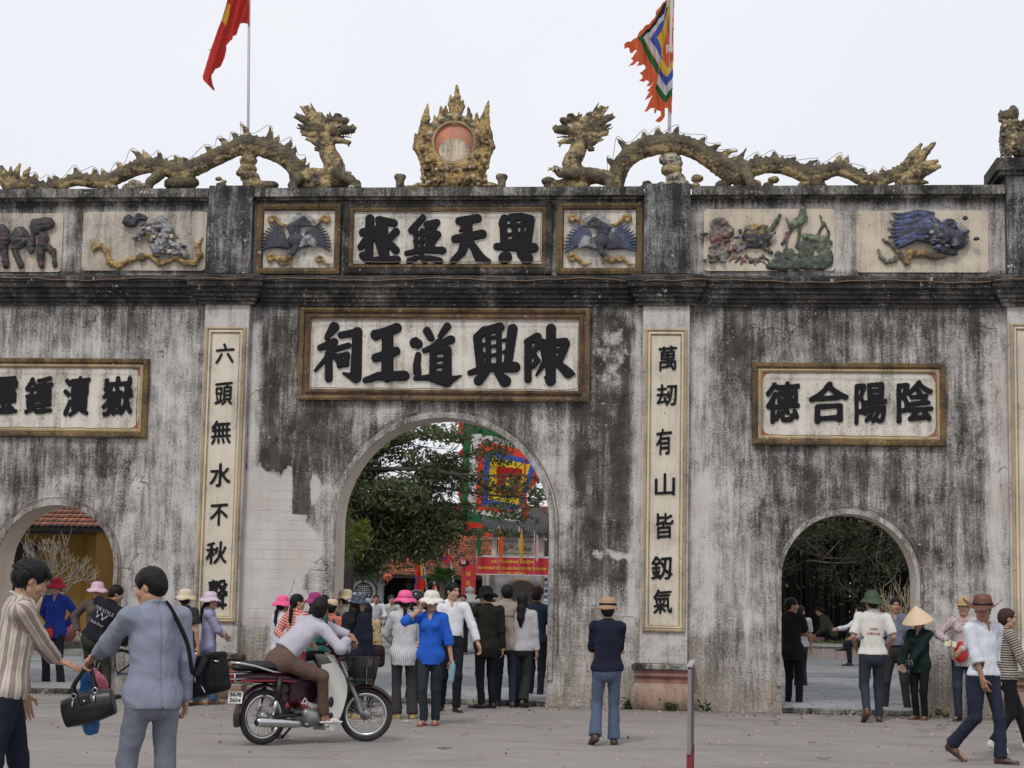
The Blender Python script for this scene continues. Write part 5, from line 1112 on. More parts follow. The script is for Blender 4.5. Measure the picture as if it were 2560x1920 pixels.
# planter, basin, bench behind the right arch
p = G(2056, 1645, CZ); pl = thing('stone_planter', 'low pinkish stone planter with thin grass behind the right arch', 'planter', (p.x, p.y, CZ))
MB().prism([(-.5, .6), (0, 0), (1.6, 0), (3.2, .3), (3.2, 2.4), (-.5, 2.4)], 0, .26, 'xy').build('wall', plaster('pink_stone', (.38, .31, .29), level=.1), pl)
MB().prism([(-.54, .58), (-.02, -.04), (1.6, -.04), (3.24, .28), (3.24, 2.44), (-.54, 2.44)], .262, .32, 'xy').build('rim', MS, pl)
C_ = np.stack([nrs.uniform(-.4, 3, 900), nrs.uniform(.3, 2.2, 900), .33 + nrs.rand(900) * .05], 1); stuff(link('grass', leafmesh('grass', C_, .05, leafcols(900, (.10, .13, .05), .4, .3), 2), M_leaf, pl))
o = MB(); o.lathe([(.2, 0), (.42, .05), (.46, .16), (.43, .17), (.38, .08), (.001, .06)], 24); pb = W(2036, 1600, 19); o = o.build('plastic_basin', mat('mauve_plastic', (.20, .10, .17), .5), loc=(pb.x, 19.6, .34)); tag(o, 'wide mauve and pink basin on the planter beside the crouching vendor', 'basin')
# red earthen jars flanking the woman in the left arch
for i, (x, y, lab) in enumerate([(72, 1595, 'round reddish jar on the step left of the woman in the red hat'), (158, 1600, 'round reddish jar on the step right of the woman in the red hat')]):
    p = W(x, y, 9.6); o = MB().lathe([(.001, 0), (.13, 0), (.22, .12), (.24, .22), (.2, .34), (.13, .38), (.15, .41)], 20).build('jar', mat('red_clay', (.24, .07, .055), .6), loc=(p.x, 9.7, .495 if False else .355)); tag(o, lab, 'jar')
# ================================================================== sculptures on the parapet
def glaze(name, lvl=0.0):
    t = NT(name); v = t.obj(); n1 = t.noise(v, 5, 6, .7); n2 = t.noise(v, 28, 5, .7); vo = t.voro(v, 26, 'DISTANCE_TO_EDGE')
    c = t.mix(t.step(t.math('ADD', t.math('MULTIPLY', n1, .6), t.math('MULTIPLY', n2, .4)), .42 - lvl, .58 - lvl), t.attr('Col'), (.040, .035, .028))
    c = t.mix(t.math('MULTIPLY', t.step(n2, .60, .72), .55), c, (.46, .42, .34))
    geo = t.n("NewGeometry"); c = t.mix(t.math('MULTIPLY', t.step(geo.outputs['Pointiness'], .50, .42), .6), c, (.02, .017, .014))  # concave creases darkened: dirt together with painted-in crevice shade
    h = t.math('ADD', t.math('MULTIPLY', n2, .8), t.math('MULTIPLY', t.step(vo, 0, .12), .5))
    return t.done(c, .7, t.bump(h, .6, .012), 0, .35)
M_drag = glaze('mossy_glazed_clay', .0); M_fin = glaze('ochre_glazed_clay', -.02)
DP = [(.15, .115, .06), (.42, .31, .15), (.48, .42, .32), (.03, .028, .025), (.62, .60, .55)]
def dragon(ox, oy, sc, body, rad, head, fl, neck, spikes, clouds, legs, tail, lab, nm):
    YD = .28; t = thing('dragon_sculpture', lab, 'sculpture', (0, 0, 0), group='glazed dragons along the parapet')
    P = lambda x, y, dy=0: np.array(W(ox + x / sc, oy + y / sc, YD + dy)); m = SCALE(YD) / sc
    v = Vol(.0135); S = spline([list(P(x, y)) + [r * m * 1.08] for (x, y), r in zip(body, rad)], 60)
    v.chain([q[:3] for q in S], [q[3] for q in S], k=.015, col=0)
    v.chain([q[:3] + (0, -.02, -q[3] * .45) for q in S], [q[3] * .75 for q in S], k=.015, col=1)          # paler belly
    N = spline([list(P(x, y)) + [r * m] for (x, y, r) in neck], 16); v.chain([q[:3] for q in N], [q[3] for q in N], k=.03, col=1)
    hx, hy = head; H = lambda x, z, dy=0: P(hx + fl * x, hy - z, dy)
    e = lambda x, z, rx, rz, dy=0, dep=None, col=0, k=.012: v.ell(H(x, z, dy), (rx * m, (dep or min(rx, rz)) * m, rz * m), k=k, col=col)
    e(-20, 5, 80, 66, dep=62, col=1); e(40, 62, 62, 30, dep=60); e(20, 102, 34, 22, dep=45); e(78, 74, 28, 20, dep=40); e(-70, -55, 60, 55, dep=60, col=1); e(-95, 10, 50, 60, dep=55)
    v.cap(H(35, 5), H(122, 0), 44 * m, 30 * m, k=.012, col=0); e(140, 14, 20, 18, dep=30, col=1); e(132, 30, 12, 12, dep=30)
    v.cap(H(0, -72), H(108, -92), 30 * m, 15 * m, k=.01, col=1); v.cap(H(95, -98), H(104, -125), 12 * m, 6 * m, k=.01, col=1)
    v.cap(H(30, -48), H(120, -55), 9 * m, 6 * m, k=.004, col=3)
    for s in (-1, 1):
        e(28, 22, 20, 18, s * .085, 14, 4, .004); e(32, 22, 9, 9, s * .108, 8, 3, .002); e(22, 44, 40, 10, s * .07, 14, 1, .008)
        for k in range(4): v.cap(H(60 + 20 * k, -36, s * .045), H(62 + 20 * k, -50, s * .045), 6 * m, 2 * m, k=.002, col=4)
    MN = [(-255, 172, -90, 40, 17), (-205, 178, -80, 60, 17), (-290, 105, -100, 20, 18), (-272, 40, -100, 0, 18), (-255, -15, -100, -25, 17), (-215, -70, -95, -45, 16), (-170, -95, -85, -65, 15), (-125, 135, -55, 70, 14), (-60, 118, -20, 80, 12), (-160, 90, -70, 60, 15), (-235, 140, -95, 30, 15), (-150, -150, -100, -90, 14)]
    rm = np.random.RandomState(4); MN = MN + [(a[0] + rm.uniform(-26, 26), a[1] + rm.uniform(-26, 26), a[2] + rm.uniform(-10, 10), a[3] + rm.uniform(-14, 14), 9) for a in MN for _ in range(2)]
    for (tx, tz, bx, bz, r) in MN:
        for s in (-.05, .03):
            a, b = H(bx, bz, s), H(tx, tz, s * 1.2); mid = (a + b) / 2 + np.array((0, 0, -.045 if tz > 0 else -.04)); v.chain([a, mid, b], [r * 1.6 * m, r * 1.4 * m, r * .5 * m], k=.008, col=0 if (tx + int(s * 100)) % 2 else 1)
    rs = np.random.RandomState(int(abs(ox)) + 3); tips = []
    for (i, L, lean) in spikes:
        q = S[int(i * 59)]; tn = S[min(int(i * 59) + 1, 59)][:3] - S[max(int(i * 59) - 1, 0)][:3]; tn /= np.linalg.norm(tn); up = np.array((-tn[2], 0, tn[0])); up = up if up[2] > 0 else -up
        a = q[:3] + up * q[3] * .8; L = L * m; b = a + up * L * .55 + tn * lean * L * .2; c = a + up * L + tn * lean * L * .75
        v.chain([a, b, c], [.050 + .12 * L, .033, .012], k=.03, flat=((0, 1, 0), .75), col=1 if rs.rand() < .4 else 0); tips.append(c + np.array((0, 0, .03))); tips.append(q[:3] + up * (q[3] + .03) + tn * .07)
    for (x, y, r, c) in clouds: v.ell(P(x, y), (r * m, r * .85 * m, r * .62 * m), k=.012, col=c)
    for leg in legs:
        pts = [P(x, y, dy) for x, y, dy in leg]; v.chain(pts, [.085, .065, .05, .045][:len(pts)], k=.02, col=0)
        for k in range(4): v.chain([pts[-1], pts[-1] + np.array(((k - 1.5) * .05, -.07, -.01)), pts[-1] + np.array(((k - 1.5) * .065, -.10, -.07))], [.024, .019, .006], k=.006, col=2)
    for (x0, y0, x1, y1, r) in tail: a, b = P(x0, y0), P(x1, y1); v.chain([a, (a + b) / 2 + (0, -.03, .02), b], [r * m, r * .8 * m, r * .3 * m], k=.015, col=1)
    for i_, q in enumerate(S[1:-1]):                    # rows of scales on the flank
        for hh, cc in ((.45, 0), (.0, 0), (-.4, 1), (-.75, 1)): v.ell(q[:3] + (((i_ * 7) % 3 - 1) * .008, -q[3] * math.sqrt(max(1 - hh * hh, .1)) * .97, q[3] * hh), (.026, .018, .022), k=.006, col=cc)
    for i_ in range(58): a_ = S[i_]; b_ = S[i_ + 1]; q = (a_ + b_) / 2; v.ell(q[:3] + (0, 0, q[3] * 1.03), (.024, .03, .03), k=.008, col=0)
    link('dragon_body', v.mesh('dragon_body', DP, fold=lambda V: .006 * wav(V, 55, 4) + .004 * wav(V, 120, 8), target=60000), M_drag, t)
    cable([tuple(q) for q in tips], .004, 'thin cable outlining the spines of the %s dragon' % nm, M_cable, n=260, wob=.004)
    return t
ox, oy, sc = 0, 200, 2.9625; O2 = 600 * sc
dragon(ox, oy, sc, [(40, 800), (120, 790), (200, 760), (330, 795), (430, 790), (560, 735), (690, 750), (800, 745), (900, 700), (1000, 655), (1110, 630), (1230, 650), (1330, 680), (1420, 655), (1600, 570), (1750, 500), (O2 + 60, 475), (O2 + 200, 505), (O2 + 320, 560), (O2 + 410, 650), (O2 + 430, 730)],
       [22, 34, 38, 32, 36, 42, 44, 46, 50, 52, 52, 54, 58, 60, 58, 58, 62, 64, 62, 58, 58], (O2 + 705, 370), 1,
       [(O2 + 430, 740, 60), (O2 + 520, 715, 62), (O2 + 640, 730, 75), (O2 + 700, 690, 80), (O2 + 690, 610, 72), (O2 + 650, 540, 62), (O2 + 640, 450, 60)],
       [(.03, 90, -.5), (.07, 80, .2), (.12, 50, -.4), (.17, 60, -.5), (.22, 65, -.5), (.27, 60, -.5), (.31, 65, -.5), (.35, 50, -.5), (.42, 55, -.4), (.48, 100, -.8), (.50, 70, -.6), (.54, 62, -.6), (.58, 50, -.7), (.62, 75, -.9), (.66, 50, -.6), (.70, 66, -.5), (.735, 80, -.6), (.77, 70, -.5), (.81, 110, -.7), (.85, 110, -.3), (.875, 60, .2), (.90, 85, -.3), (.93, 55, -.4), (.95, 55, -.5), (.975, 60, -.5), (.99, 50, -.3)],
       [(1840, 600, 70, 1), (1835, 660, 72, 1), (1800, 690, 55, 1), (1850, 720, 78, 1), (1880, 780, 90, 1), (1845, 560, 60, 1), (1400, 760, 80, 0), (1300, 770, 90, 0), (1380, 730, 60, 1), (1000, 770, 55, 2), (960, 800, 60, 2), (1050, 790, 50, 2), (820, 800, 60, 2), (1620, 730, 28, 1), (1640, 780, 40, 0), (1660, 750, 22, 1), (150, 800, 60, 0), (230, 810, 40, 1),
        (O2 + 200, 790, 70, 0), (O2 + 240, 780, 50, 0), (O2 + 620, 780, 110, 1), (O2 + 740, 760, 90, 0), (O2 + 830, 770, 70, 0), (O2 + 500, 790, 60, 0), (O2 + 720, 680, 40, 2), (O2 + 800, 690, 30, 2)],
       [[(O2 + 430, 730, -.1), (O2 + 390, 780, -.22), (O2 + 400, 815, -.34)], [(1180, 700, -.1), (1110, 760, -.25), (1100, 830, -.35)], [(O2 + 720, 690, -.1), (O2 + 820, 740, -.2), (O2 + 860, 790, -.2)]],
       [(70, 780, 10, 640, 36), (110, 770, 150, 620, 32), (90, 770, 80, 640, 26), (60, 800, -30, 700, 34), (180, 760, 220, 650, 30), (40, 790, -60, 600, 30)],
       'long mossy yellow brown dragon sculpture arching along the left parapet, its head facing right', 'left')
ox, oy, sc = 1240, 200, 2.9625; O4 = 640 * sc
dragon(ox, oy, sc, [(900, 760), (905, 690), (950, 600), (1040, 525), (1150, 482), (1260, 470), (1370, 475), (1480, 515), (1580, 575), (1680, 640), (1780, 690), (O4 - 10, 655), (O4 + 90, 630), (O4 + 200, 630), (O4 + 300, 655), (O4 + 400, 700), (O4 + 500, 695), (O4 + 620, 655), (O4 + 720, 680), (O4 + 820, 735), (O4 + 930, 750), (O4 + 1040, 705), (O4 + 1130, 680)],
       [50, 62, 62, 64, 66, 66, 64, 62, 64, 72, 70, 56, 52, 52, 52, 54, 52, 46, 44, 42, 40, 42, 50], (575, 370), -1,
       [(880, 760, 55), (830, 730, 55), (720, 710, 58), (620, 715, 75), (570, 670, 74), (565, 600, 66), (600, 540, 60), (620, 460, 58)],
       [(.03, 60, .3), (.07, 70, .5), (.12, 110, -.1), (.17, 60, .2), (.22, 65, .2), (.27, 75, .2), (.33, 60, .2), (.36, 70, .7), (.39, 100, 1.0), (.43, 55, .5), (.46, 60, .4), (.49, 100, 1.1), (.54, 50, .4), (.58, 50, -.3), (.64, 40, .3), (.68, 85, .9), (.73, 40, .5), (.78, 65, .3), (.81, 62, .2), (.85, 40, .5), (.90, 35, .3), (.94, 40, .4)],
       [(1290, 590, 85, 2), (1310, 620, 75, 2), (1300, 670, 80, 1), (1330, 730, 75, 2), (1350, 770, 80, 2), (1280, 790, 60, 2), (1230, 780, 40, 0), (1120, 765, 36, 0), (1100, 790, 30, 0), (1490, 730, 48, 1), (1480, 780, 32, 1), (1420, 790, 40, 0), (1310, 430, 50, 2), (1340, 480, 45, 2), (1310, 510, 36, 2),
        (540, 780, 90, 1), (470, 790, 80, 1), (390, 750, 55, 0), (400, 790, 50, 0), (450, 660, 36, 2), (620, 790, 80, 1), (740, 820, 34, 2), (O4 - 80, 760, 60, 0), (O4 + 20, 770, 50, 1), (O4 + 400, 780, 60, 1), (O4 + 470, 770, 70, 0), (O4 + 520, 790, 40, 0), (1680, 780, 60, 0), (1800, 800, 50, 0), (O4 + 160, 740, 44, 1), (O4 + 120, 780, 40, 0), (O4 + 1060, 790, 26, 1)],
       [[(700, 700, -.1), (840, 740, -.25), (830, 800, -.35)], [(O4 - 40, 700, -.15), (O4 + 0, 780, -.3), (O4 + 10, 830, -.35)], [(600, 700, -.1), (480, 690, -.2), (440, 660, -.2)]],
       [(O4 + 1120, 690, O4 + 1250, 480, 46), (O4 + 1150, 690, O4 + 1350, 470, 50), (O4 + 1160, 710, O4 + 1370, 600, 46), (O4 + 1150, 740, O4 + 1385, 640, 56), (O4 + 1100, 770, O4 + 1300, 760, 40), (O4 + 1080, 700, O4 + 1170, 600, 36), (O4 + 1150, 740, O4 + 1250, 700, 70)],
       'long mossy brown dragon sculpture arching along the right parapet, its head facing left', 'right')
# flaming sun finial
ox, oy, sc = 600, 200, 2.9625; YF = .28; m = SCALE(YF) / sc; P = lambda x, y, dy=0: np.array(W(ox + x / sc, oy + y / sc, YF + dy))
ft = thing('sun_finial', 'flaming sun finial with a salmon disc and pale moon at the middle of the parapet', 'finial', (0, 0, 0))
v = Vol(.012); cx_, cy_ = 1585, 465
for k in range(28):
    a = 2 * PI * k / 28; b = 2 * PI * (k + 1) / 28; v.cap(P(cx_ + 180 * math.cos(a), cy_ - 178 * math.sin(a)), P(cx_ + 180 * math.cos(b), cy_ - 178 * math.sin(b)), 34 * m, k=.01, col=1 if k % 3 else 0)
for x, y, rx, ry in [(1580, 740, 235, 75), (1440, 660, 110, 90), (1730, 660, 100, 90), (1585, 690, 160, 70), (1400, 580, 60, 100), (1770, 580, 60, 100), (1340, 790, 70, 30), (1840, 785, 70, 30)]:
    v.ell(P(x, y), (rx * m, .10, ry * m), k=.05, col=1)
v.cut(P(1585, 806), (0, 0, -1))
FL = [[(1390, 620, 58), (1350, 500, 50), (1360, 400, 44), (1375, 290, 34), (1390, 180, 9)], [(1350, 560, 34), (1305, 500, 28), (1300, 400, 9)], [(1600, 300, 48), (1598, 220, 40), (1608, 130, 28), (1605, 40, 9)], [(1585, 250, 30), (1560, 180, 22), (1560, 110, 8)], [(1620, 250, 30), (1645, 200, 22), (1650, 150, 8)],
      [(1500, 310, 36), (1485, 270, 22), (1490, 200, 8)], [(1690, 310, 36), (1700, 270, 22), (1690, 205, 8)], [(1790, 620, 58), (1825, 500, 50), (1810, 400, 46), (1815, 290, 36), (1840, 155, 9)], [(1825, 560, 34), (1862, 500, 28), (1850, 350, 9)], [(1420, 350, 34), (1450, 310, 20), (1440, 260, 7)], [(1760, 350, 34), (1750, 300, 20), (1755, 240, 7)], [(1540, 270, 30), (1520, 230, 16), (1525, 190, 6)]]
for f in FL: v.chain([P(x, y) for x, y, r in f], [r * m for x, y, r in f], k=.02, flat=((0, 1, 0), .8), col=0 if rnd.random() < .35 else 1)
rf = random.Random(3)
for k in range(210):
    x, y = rf.uniform(1340, 1830), rf.uniform(380, 790); d = math.hypot(x - cx_, y - cy_)
    if d < 190: continue
    v.ell(P(x, y, -.075 - rf.random() * .05), (rf.uniform(10, 24) * m, .035, rf.uniform(10, 22) * m), k=.006, col=rf.choice([0, 1, 1, 2, 0]))
for a in range(20, 170, 20): v.ell(P(cx_ + 190 * math.cos(math.radians(a)), cy_ - 205 * math.sin(math.radians(a)), -.06), (22 * m, .04, 20 * m), k=.006, col=2)
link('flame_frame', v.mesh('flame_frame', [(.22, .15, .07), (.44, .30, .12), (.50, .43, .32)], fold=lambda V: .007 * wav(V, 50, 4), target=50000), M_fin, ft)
Mx = Matrix.Translation(P(cx_, cy_, -.02)) @ Matrix.Rotation(PI / 2, 4, 'X')
MB().lathe([(.001, 0), (152 * m, 0), (152 * m, -.03)], 48, Mx).build('sun_disc', mat('salmon_paint', (.56, .22, .13), .85, .15, 5, .2, col2=(.42, .20, .14), mixscale=4), ft)
MB().lathe([(152 * m, -.02), (152 * m, .03), (160 * m, .045), (172 * m, .03), (172 * m, -.02)], 48, Mx).build('disc_ring', M_goldl, ft)
mo = P(1585, 520, -.035); c_ = P(cx_, cy_); pol = []
for k in range(40):
    a = 2 * PI * k / 40; x, z = mo[0] + 118 * m * math.cos(a), mo[2] + 90 * m * math.sin(a); dx, dz = x - c_[0], z - c_[2]; d = math.hypot(dx, dz); 
    if d > 148 * m: x, z = c_[0] + dx / d * 148 * m, c_[2] + dz / d * 148 * m
    pol.append((x, z))
MB().prism(pol, mo[1], mo[1] + .03).build('moon', plaster('pale_moon', (.62, .53, .38), (.04, .04, .05), level=.28), ft)
for (x, y, lab) in [(1185, 745, 'small stone stub left of the sun finial'), (1938, 745, 'small stone stub right of the sun finial')]:
    v = Vol(.012); v.box(P(x, 770), (.055, .06, .07), rd=.03, col=0); v.ell(P(x, 722), (.085, .07, .055), k=.03, col=0); v.ell(P(x - 22, 712), (.035, .05, .035), col=0); v.ell(P(x + 24, 714), (.035, .05, .03), col=0)
    v.ell(P(x + (100 if x < 1500 else -100), 800), (.2, .06, .04), k=.03)
    o = link('stone_stub', v.mesh('stone_stub', [(.22, .17, .10)]), M_drag); tag(o, lab, 'ornament', 'stubs beside the sun finial')
# lion on the end pier
ox, oy, sc = 1880, 200, 2.962; YL = .2; m = SCALE(YL) / sc; P = lambda x, y, dy=0: np.array(W(ox + x / sc, oy + y / sc, YL + dy))
v = Vol(.013)
for x, y, rx, ry, dp, c in [(1895, 275, 62, 55, 60, 0), (1862, 280, 36, 34, 45, 0), (1850, 255, 30, 20, 40, 0), (1850, 300, 26, 14, 34, 1), (1935, 250, 40, 60, 60, 0), (1910, 370, 72, 80, 75, 1), (1900, 440, 66, 80, 70, 1), (1990, 470, 88, 110, 80, 0), (2030, 540, 90, 75, 90, 0), (1945, 330, 50, 40, 55, 1), (1880, 610, 40, 20, 40, 1), (1990, 605, 60, 22, 50, 1), (1840, 240, 12, 22, 12, 0), (1930, 215, 20, 26, 30, 0), (2085, 560, 50, 70, 60, 0)]:
    v.ell(P(x, y), (rx * m, dp * m, ry * m), k=.02, col=c)
for s in (-.08, .08): v.chain([P(1905, 430, s), P(1900, 520, s), P(1890, 600, s)], [.07, .052, .055], k=.02, col=1)
v.chain([P(2050, 500), P(2050, 400), P(2020, 330), P(2060, 260)], [.06, .055, .07, .03], k=.02, col=0)
for k in range(60): v.ell(P(rf.uniform(1850, 2030), rf.uniform(300, 560), -.1 - rf.random() * .03), (rf.uniform(8, 16) * m, .02, rf.uniform(8, 16) * m), k=.01, col=rf.choice([1, 2]))
for k in range(9): v.ell(P(1838 + abs(k - 4) * 3, 350 + k * 26), (12 * m, .07, 14 * m), k=.008, col=2)
lo = link('lion_sculpture', v.mesh('lion_sculpture', DP, fold=lambda V: .005 * wav(V, 60, 4), target=24000), M_drag); tag(lo, 'seated stone lion on the right end pier facing left', 'sculpture')
# ================================================================== flags
def inpoly(px, py, poly):
    r = np.zeros(px.shape, bool); n = len(poly)
    for i in range(n):
        (x0, y0), (x1, y1) = poly[i], poly[(i + 1) % n]
        if y0 == y1: continue
        c = ((y0 > py) != (y1 > py)) & (px < (x1 - x0) * (py - y0) / (y1 - y0) + x0); r ^= c
    return r
def clothpoly(name, ox, oy, sc, outline, bands, Y, fold, step, mat_, parent):
    xs = [p[0] for p in outline]; ys = [p[1] for p in outline]; X, Z = np.meshgrid(np.arange(min(xs), max(xs) + step, step), np.arange(min(ys), max(ys) + step, step), indexing='ij')
    cxm, czm = X[:-1, :-1] + step / 2, Z[:-1, :-1] + step / 2; ok = inpoly(cxm, czm, outline); n = X.shape; idx = np.arange(n[0] * n[1]).reshape(n)
    q = np.stack([idx[:-1, :-1], idx[1:, :-1], idx[1:, 1:], idx[:-1, 1:]], -1)[ok]; use = np.unique(q); rm = np.full(n[0] * n[1], -1); rm[use] = np.arange(len(use)); q = rm[q]
    xf, zf = X.ravel()[use], Z.ravel()[use]; V = np.zeros((len(use), 3))
    m = SCALE(Y) / sc; o = W(ox, oy, Y); ax = (W(ox + 1000 / sc, oy, Y) - o) / 1000; az = (W(ox, oy + 1000 / sc, Y) - o) / 1000
    V = np.array(o)[None] + xf[:, None] * np.array(ax) + zf[:, None] * np.array(az); V[:, 1] += fold(xf, zf)
    fc = np.tile(np.array(bands[0][0], float), (len(q), 1)); cx2, cz2 = cxm[ok], czm[ok]
    for col, poly in bands[1:]: fc[inpoly(cx2, cz2, poly)] = col
    me = bpy.data.meshes.new(name); me.from_pydata(V.tolist(), [], q.tolist()); a = me.color_attributes.new('Col', 'FLOAT_COLOR', 'CORNER')
    c = np.ones((len(q) * 4, 4), np.float32); c[:, :3] = np.repeat(fc, 4, 0); a.data.foreach_set('color', c.ravel()); me.polygons.foreach_set('use_smooth', [True] * len(q)); me.update()
    return link(name, me, mat_, parent)
def flagmat():
    t = NT('thin_flag_cloth'); c = t.attr('Col'); v = t.obj(); m_ = t.done(c, .8, t.bump(t.noise(v, 9, 3), .3, .02), 0, .2)
    tr = t.n("BsdfTranslucent"); t.set(tr.inputs[0], c); ms = t.n("MixShader"); ms.inputs[0].default_value = .45
    t.t.links.new(t.b.outputs[0], ms.inputs[1]); t.t.links.new(tr.outputs[0], ms.inputs[2]); t.t.links.new(ms.outputs[0], t.out.inputs[0]); return m_
M_flag = flagmat(); M_pole = mat('pale_pole', (.42, .41, .44), .5, .1, bump=.05)
RED = (.50, .045, .035); ORG = (.60, .125, .05); YEL = (.60, .40, .05); BLU = (.05, .09, .36); WHT = (.52, .50, .50); GRN = (.02, .11, .04); DGR = (.015, .03, .03)
fp = thing('flag_pole', 'pale flagpole rising behind the left dragon', 'flagpole', (0, 0, 0), group='flagpoles behind the parapet')
a, b = W(620, 345, 1.0), W(624, -90, 1.0); MB().tube([a - Vector((0, 0, 3.4)), a, b], [.022, .022, .02], 8).build('pole', M_pole, fp); MB().sphere(tuple(b), .04).build('finial_ball', M_pole, fp)
fl = thing('national_flag', 'red flag with a yellow star hanging limp from the left pole', 'flag', (0, 0, 0))
clothpoly('cloth', 480, 0, 4.878, [(640, -380), (700, -380), (704, 0), (700, 300), (690, 297), (645, 290), (600, 315), (548, 338), (548, 380), (535, 402), (490, 432), (482, 470), (412, 545), (412, 600), (390, 700), (350, 780), (290, 840), (248, 935), (244, 1020), (268, 1102), (240, 1080), (128, 965), (110, 915), (208, 605), (178, 590), (212, 590), (280, 420), (300, 360), (350, 250), (410, 60), (425, 0), (520, -200)],
          [(RED,), ((.58, .36, .04), [(434, 22), (480, 62), (470, 200), (430, 345), (412, 300), (356, 240), (400, 120)])], .97, lambda x, z: .06 * np.sin((x - .22 * -z) * .032 + z * .004) + .03 * np.sin((x + z * .3) * .07), 4.5, M_flag, fl)
fp = thing('flag_pole', 'pale flagpole rising behind the right dragon', 'flagpole', (0, 0, 0), group='flagpoles behind the parapet')
a, b = W(1673, 345, 1.0), W(1681, -90, 1.0); MB().tube([a - Vector((0, 0, 3.4)), a, b], [.026, .026, .024], 8).build('pole', M_pole, fp); MB().sphere(tuple(b), .04).build('finial_ball', M_pole, fp)
fl = thing('festival_flag', 'orange five coloured festival flag with a ragged flame edge hanging from the right pole', 'flag', (0, 0, 0))
clothpoly('cloth', 1540, 0, 5.184, [(700, -330), (745, -330), (755, 0), (745, 500), (740, 900), (725, 1250), (718, 1480), (675, 1400), (632, 1400), (632, 1500), (560, 1572), (500, 1552), (575, 1480), (575, 1425), (525, 1425), (505, 1468), (490, 1462), (497, 1400), (360, 1440), (440, 1300), (475, 1230), (430, 1275), (365, 1275), (430, 1190), (400, 1172), (480, 1080), (440, 1110), (390, 1110), (430, 1050), (400, 1030), (300, 1065), (345, 1000), (335, 965), (298, 962), (385, 880), (375, 850), (350, 840), (262, 880), (300, 820), (285, 810), (160, 852), (220, 780), (215, 760), (188, 750), (270, 660), (250, 645), (180, 680), (170, 620), (108, 640), (108, 580), (215, 505), (270, 470), (300, 430), (440, 290), (515, 190), (512, 150), (640, 20), (680, -100)],
          [(ORG,), (DGR, [(655, 20), (700, -60), (700, 20), (640, 170), (355, 490), (325, 480), (450, 330)]), (GRN, [(280, 488), (342, 478), (555, 870), (540, 985)]), (WHT, [(700, -300), (750, -300), (755, 0), (640, 110), (620, 260), (430, 490), (355, 490), (640, 170)]), (WHT, [(358, 490), (432, 490), (590, 740), (572, 890), (450, 640)]),
           (BLU, [(650, 130), (730, 60), (690, 240), (580, 430), (530, 490), (600, 640), (590, 780), (575, 740), (440, 490), (620, 260)]), (YEL, [(740, -200), (755, 0), (755, 90), (690, 170), (660, 350), (605, 640), (600, 760), (590, 720), (590, 640), (535, 490), (590, 430), (640, 240)]), (ORG, [(742, 100), (745, 780), (660, 880), (600, 760), (605, 640), (660, 350), (690, 170)]),
           (YEL, [(585, 770), (600, 760), (665, 880), (745, 780), (740, 900), (655, 990), (570, 880)]), (BLU, [(565, 880), (655, 990), (740, 900), (737, 1010), (650, 1105), (550, 960)]), (WHT, [(550, 970), (650, 1105), (737, 1010), (732, 1130), (645, 1230), (528, 1080)]), (GRN, [(528, 1085), (645, 1230), (732, 1130), (724, 1240), (635, 1330), (508, 1160)])],
          .97, lambda x, z: .05 * np.sin(x * .028 + z * .003) + .02 * np.sin(x * .07 - z * .01), 6, M_flag, fl)
for ch, x, y, s in (('陳', 650, 570, 90), ('朝', 692, 290, 56)):
    p, q = W(1540 + x / 5.184, (y + s * 1.4) / 5.184, .87), W(1540 + (x + s) / 5.184, y / 5.184, .87); link('character', char_mesh(ch, q.x - p.x, q.z - p.z, .006, .3), mat('flag_letter', (.5, .48, .44)), fl, tuple(p))
# great nested-square flag behind the shrine gate
Yf = 45.0; fl = thing('festival_flag', 'huge square festival flag of nested red, green, white, blue and yellow bands behind the leaves', 'flag', (0, 0, 0))
REDD = (.50, .03, .02)
fr = [(1050, 150), (1070, 60), (1110, 0), (1750, 0), (1900, 200), (1900, 450), (1665, 700), (1668, 1000), (1600, 990), (1480, 1010), (1470, 1060), (1440, 1030), (1420, 1090), (1400, 1020), (1345, 1110), (1330, 1060), (1300, 1080), (1270, 1020), (1240, 1060), (1200, 1090), (1190, 1040), (1130, 1090), (1140, 1030), (1090, 1060), (1060, 1000), (1030, 905), (1075, 880), (1035, 800), (1080, 770), (1055, 700), (1090, 660), (1060, 560), (1100, 520), (1075, 470), (1105, 400), (1050, 330), (1105, 280), (1045, 180)]
clothpoly('cloth', 850, 1040, 3.606, fr, [(REDD,), (GRN, [(1110, 20), (1750, 120), (1800, 420), (1660, 720), (1640, 1015), (1080, 935)]), (WHT, [(1180, 150), (1400, 190), (1720, 300), (1650, 700), (1605, 962), (1145, 850)]), ((.62, .06, .03), [(1245, 250), (1380, 240), (1620, 300), (1775, 500), (1690, 730), (1565, 880), (1210, 840)]),
          (BLU, [(1300, 320), (1400, 318), (1740, 400), (1748, 480), (1640, 760), (1565, 850), (1265, 795)]), ((.62, .42, .02), [(1350, 370), (1705, 435), (1600, 792), (1320, 745)]), ((.34, .012, .01), [(1405, 445), (1637, 475), (1590, 720), (1390, 690)]), ((.62, .42, .02), [(1490, 545), (1555, 550), (1545, 630), (1480, 620)])],
          Yf, lambda x, z: .12 * np.sin(x * .012 + z * .006), 9, M_flag, fl)
fp = thing('flag_pole', 'thin red pole beside the huge square flag', 'flagpole', (0, 0, 0)); p = W(1311, 1250, Yf); MB().tube([(p.x, Yf - .1, CZ), (p.x, Yf - .1, 11)], .035, 6).build('pole', M_redc, fp)
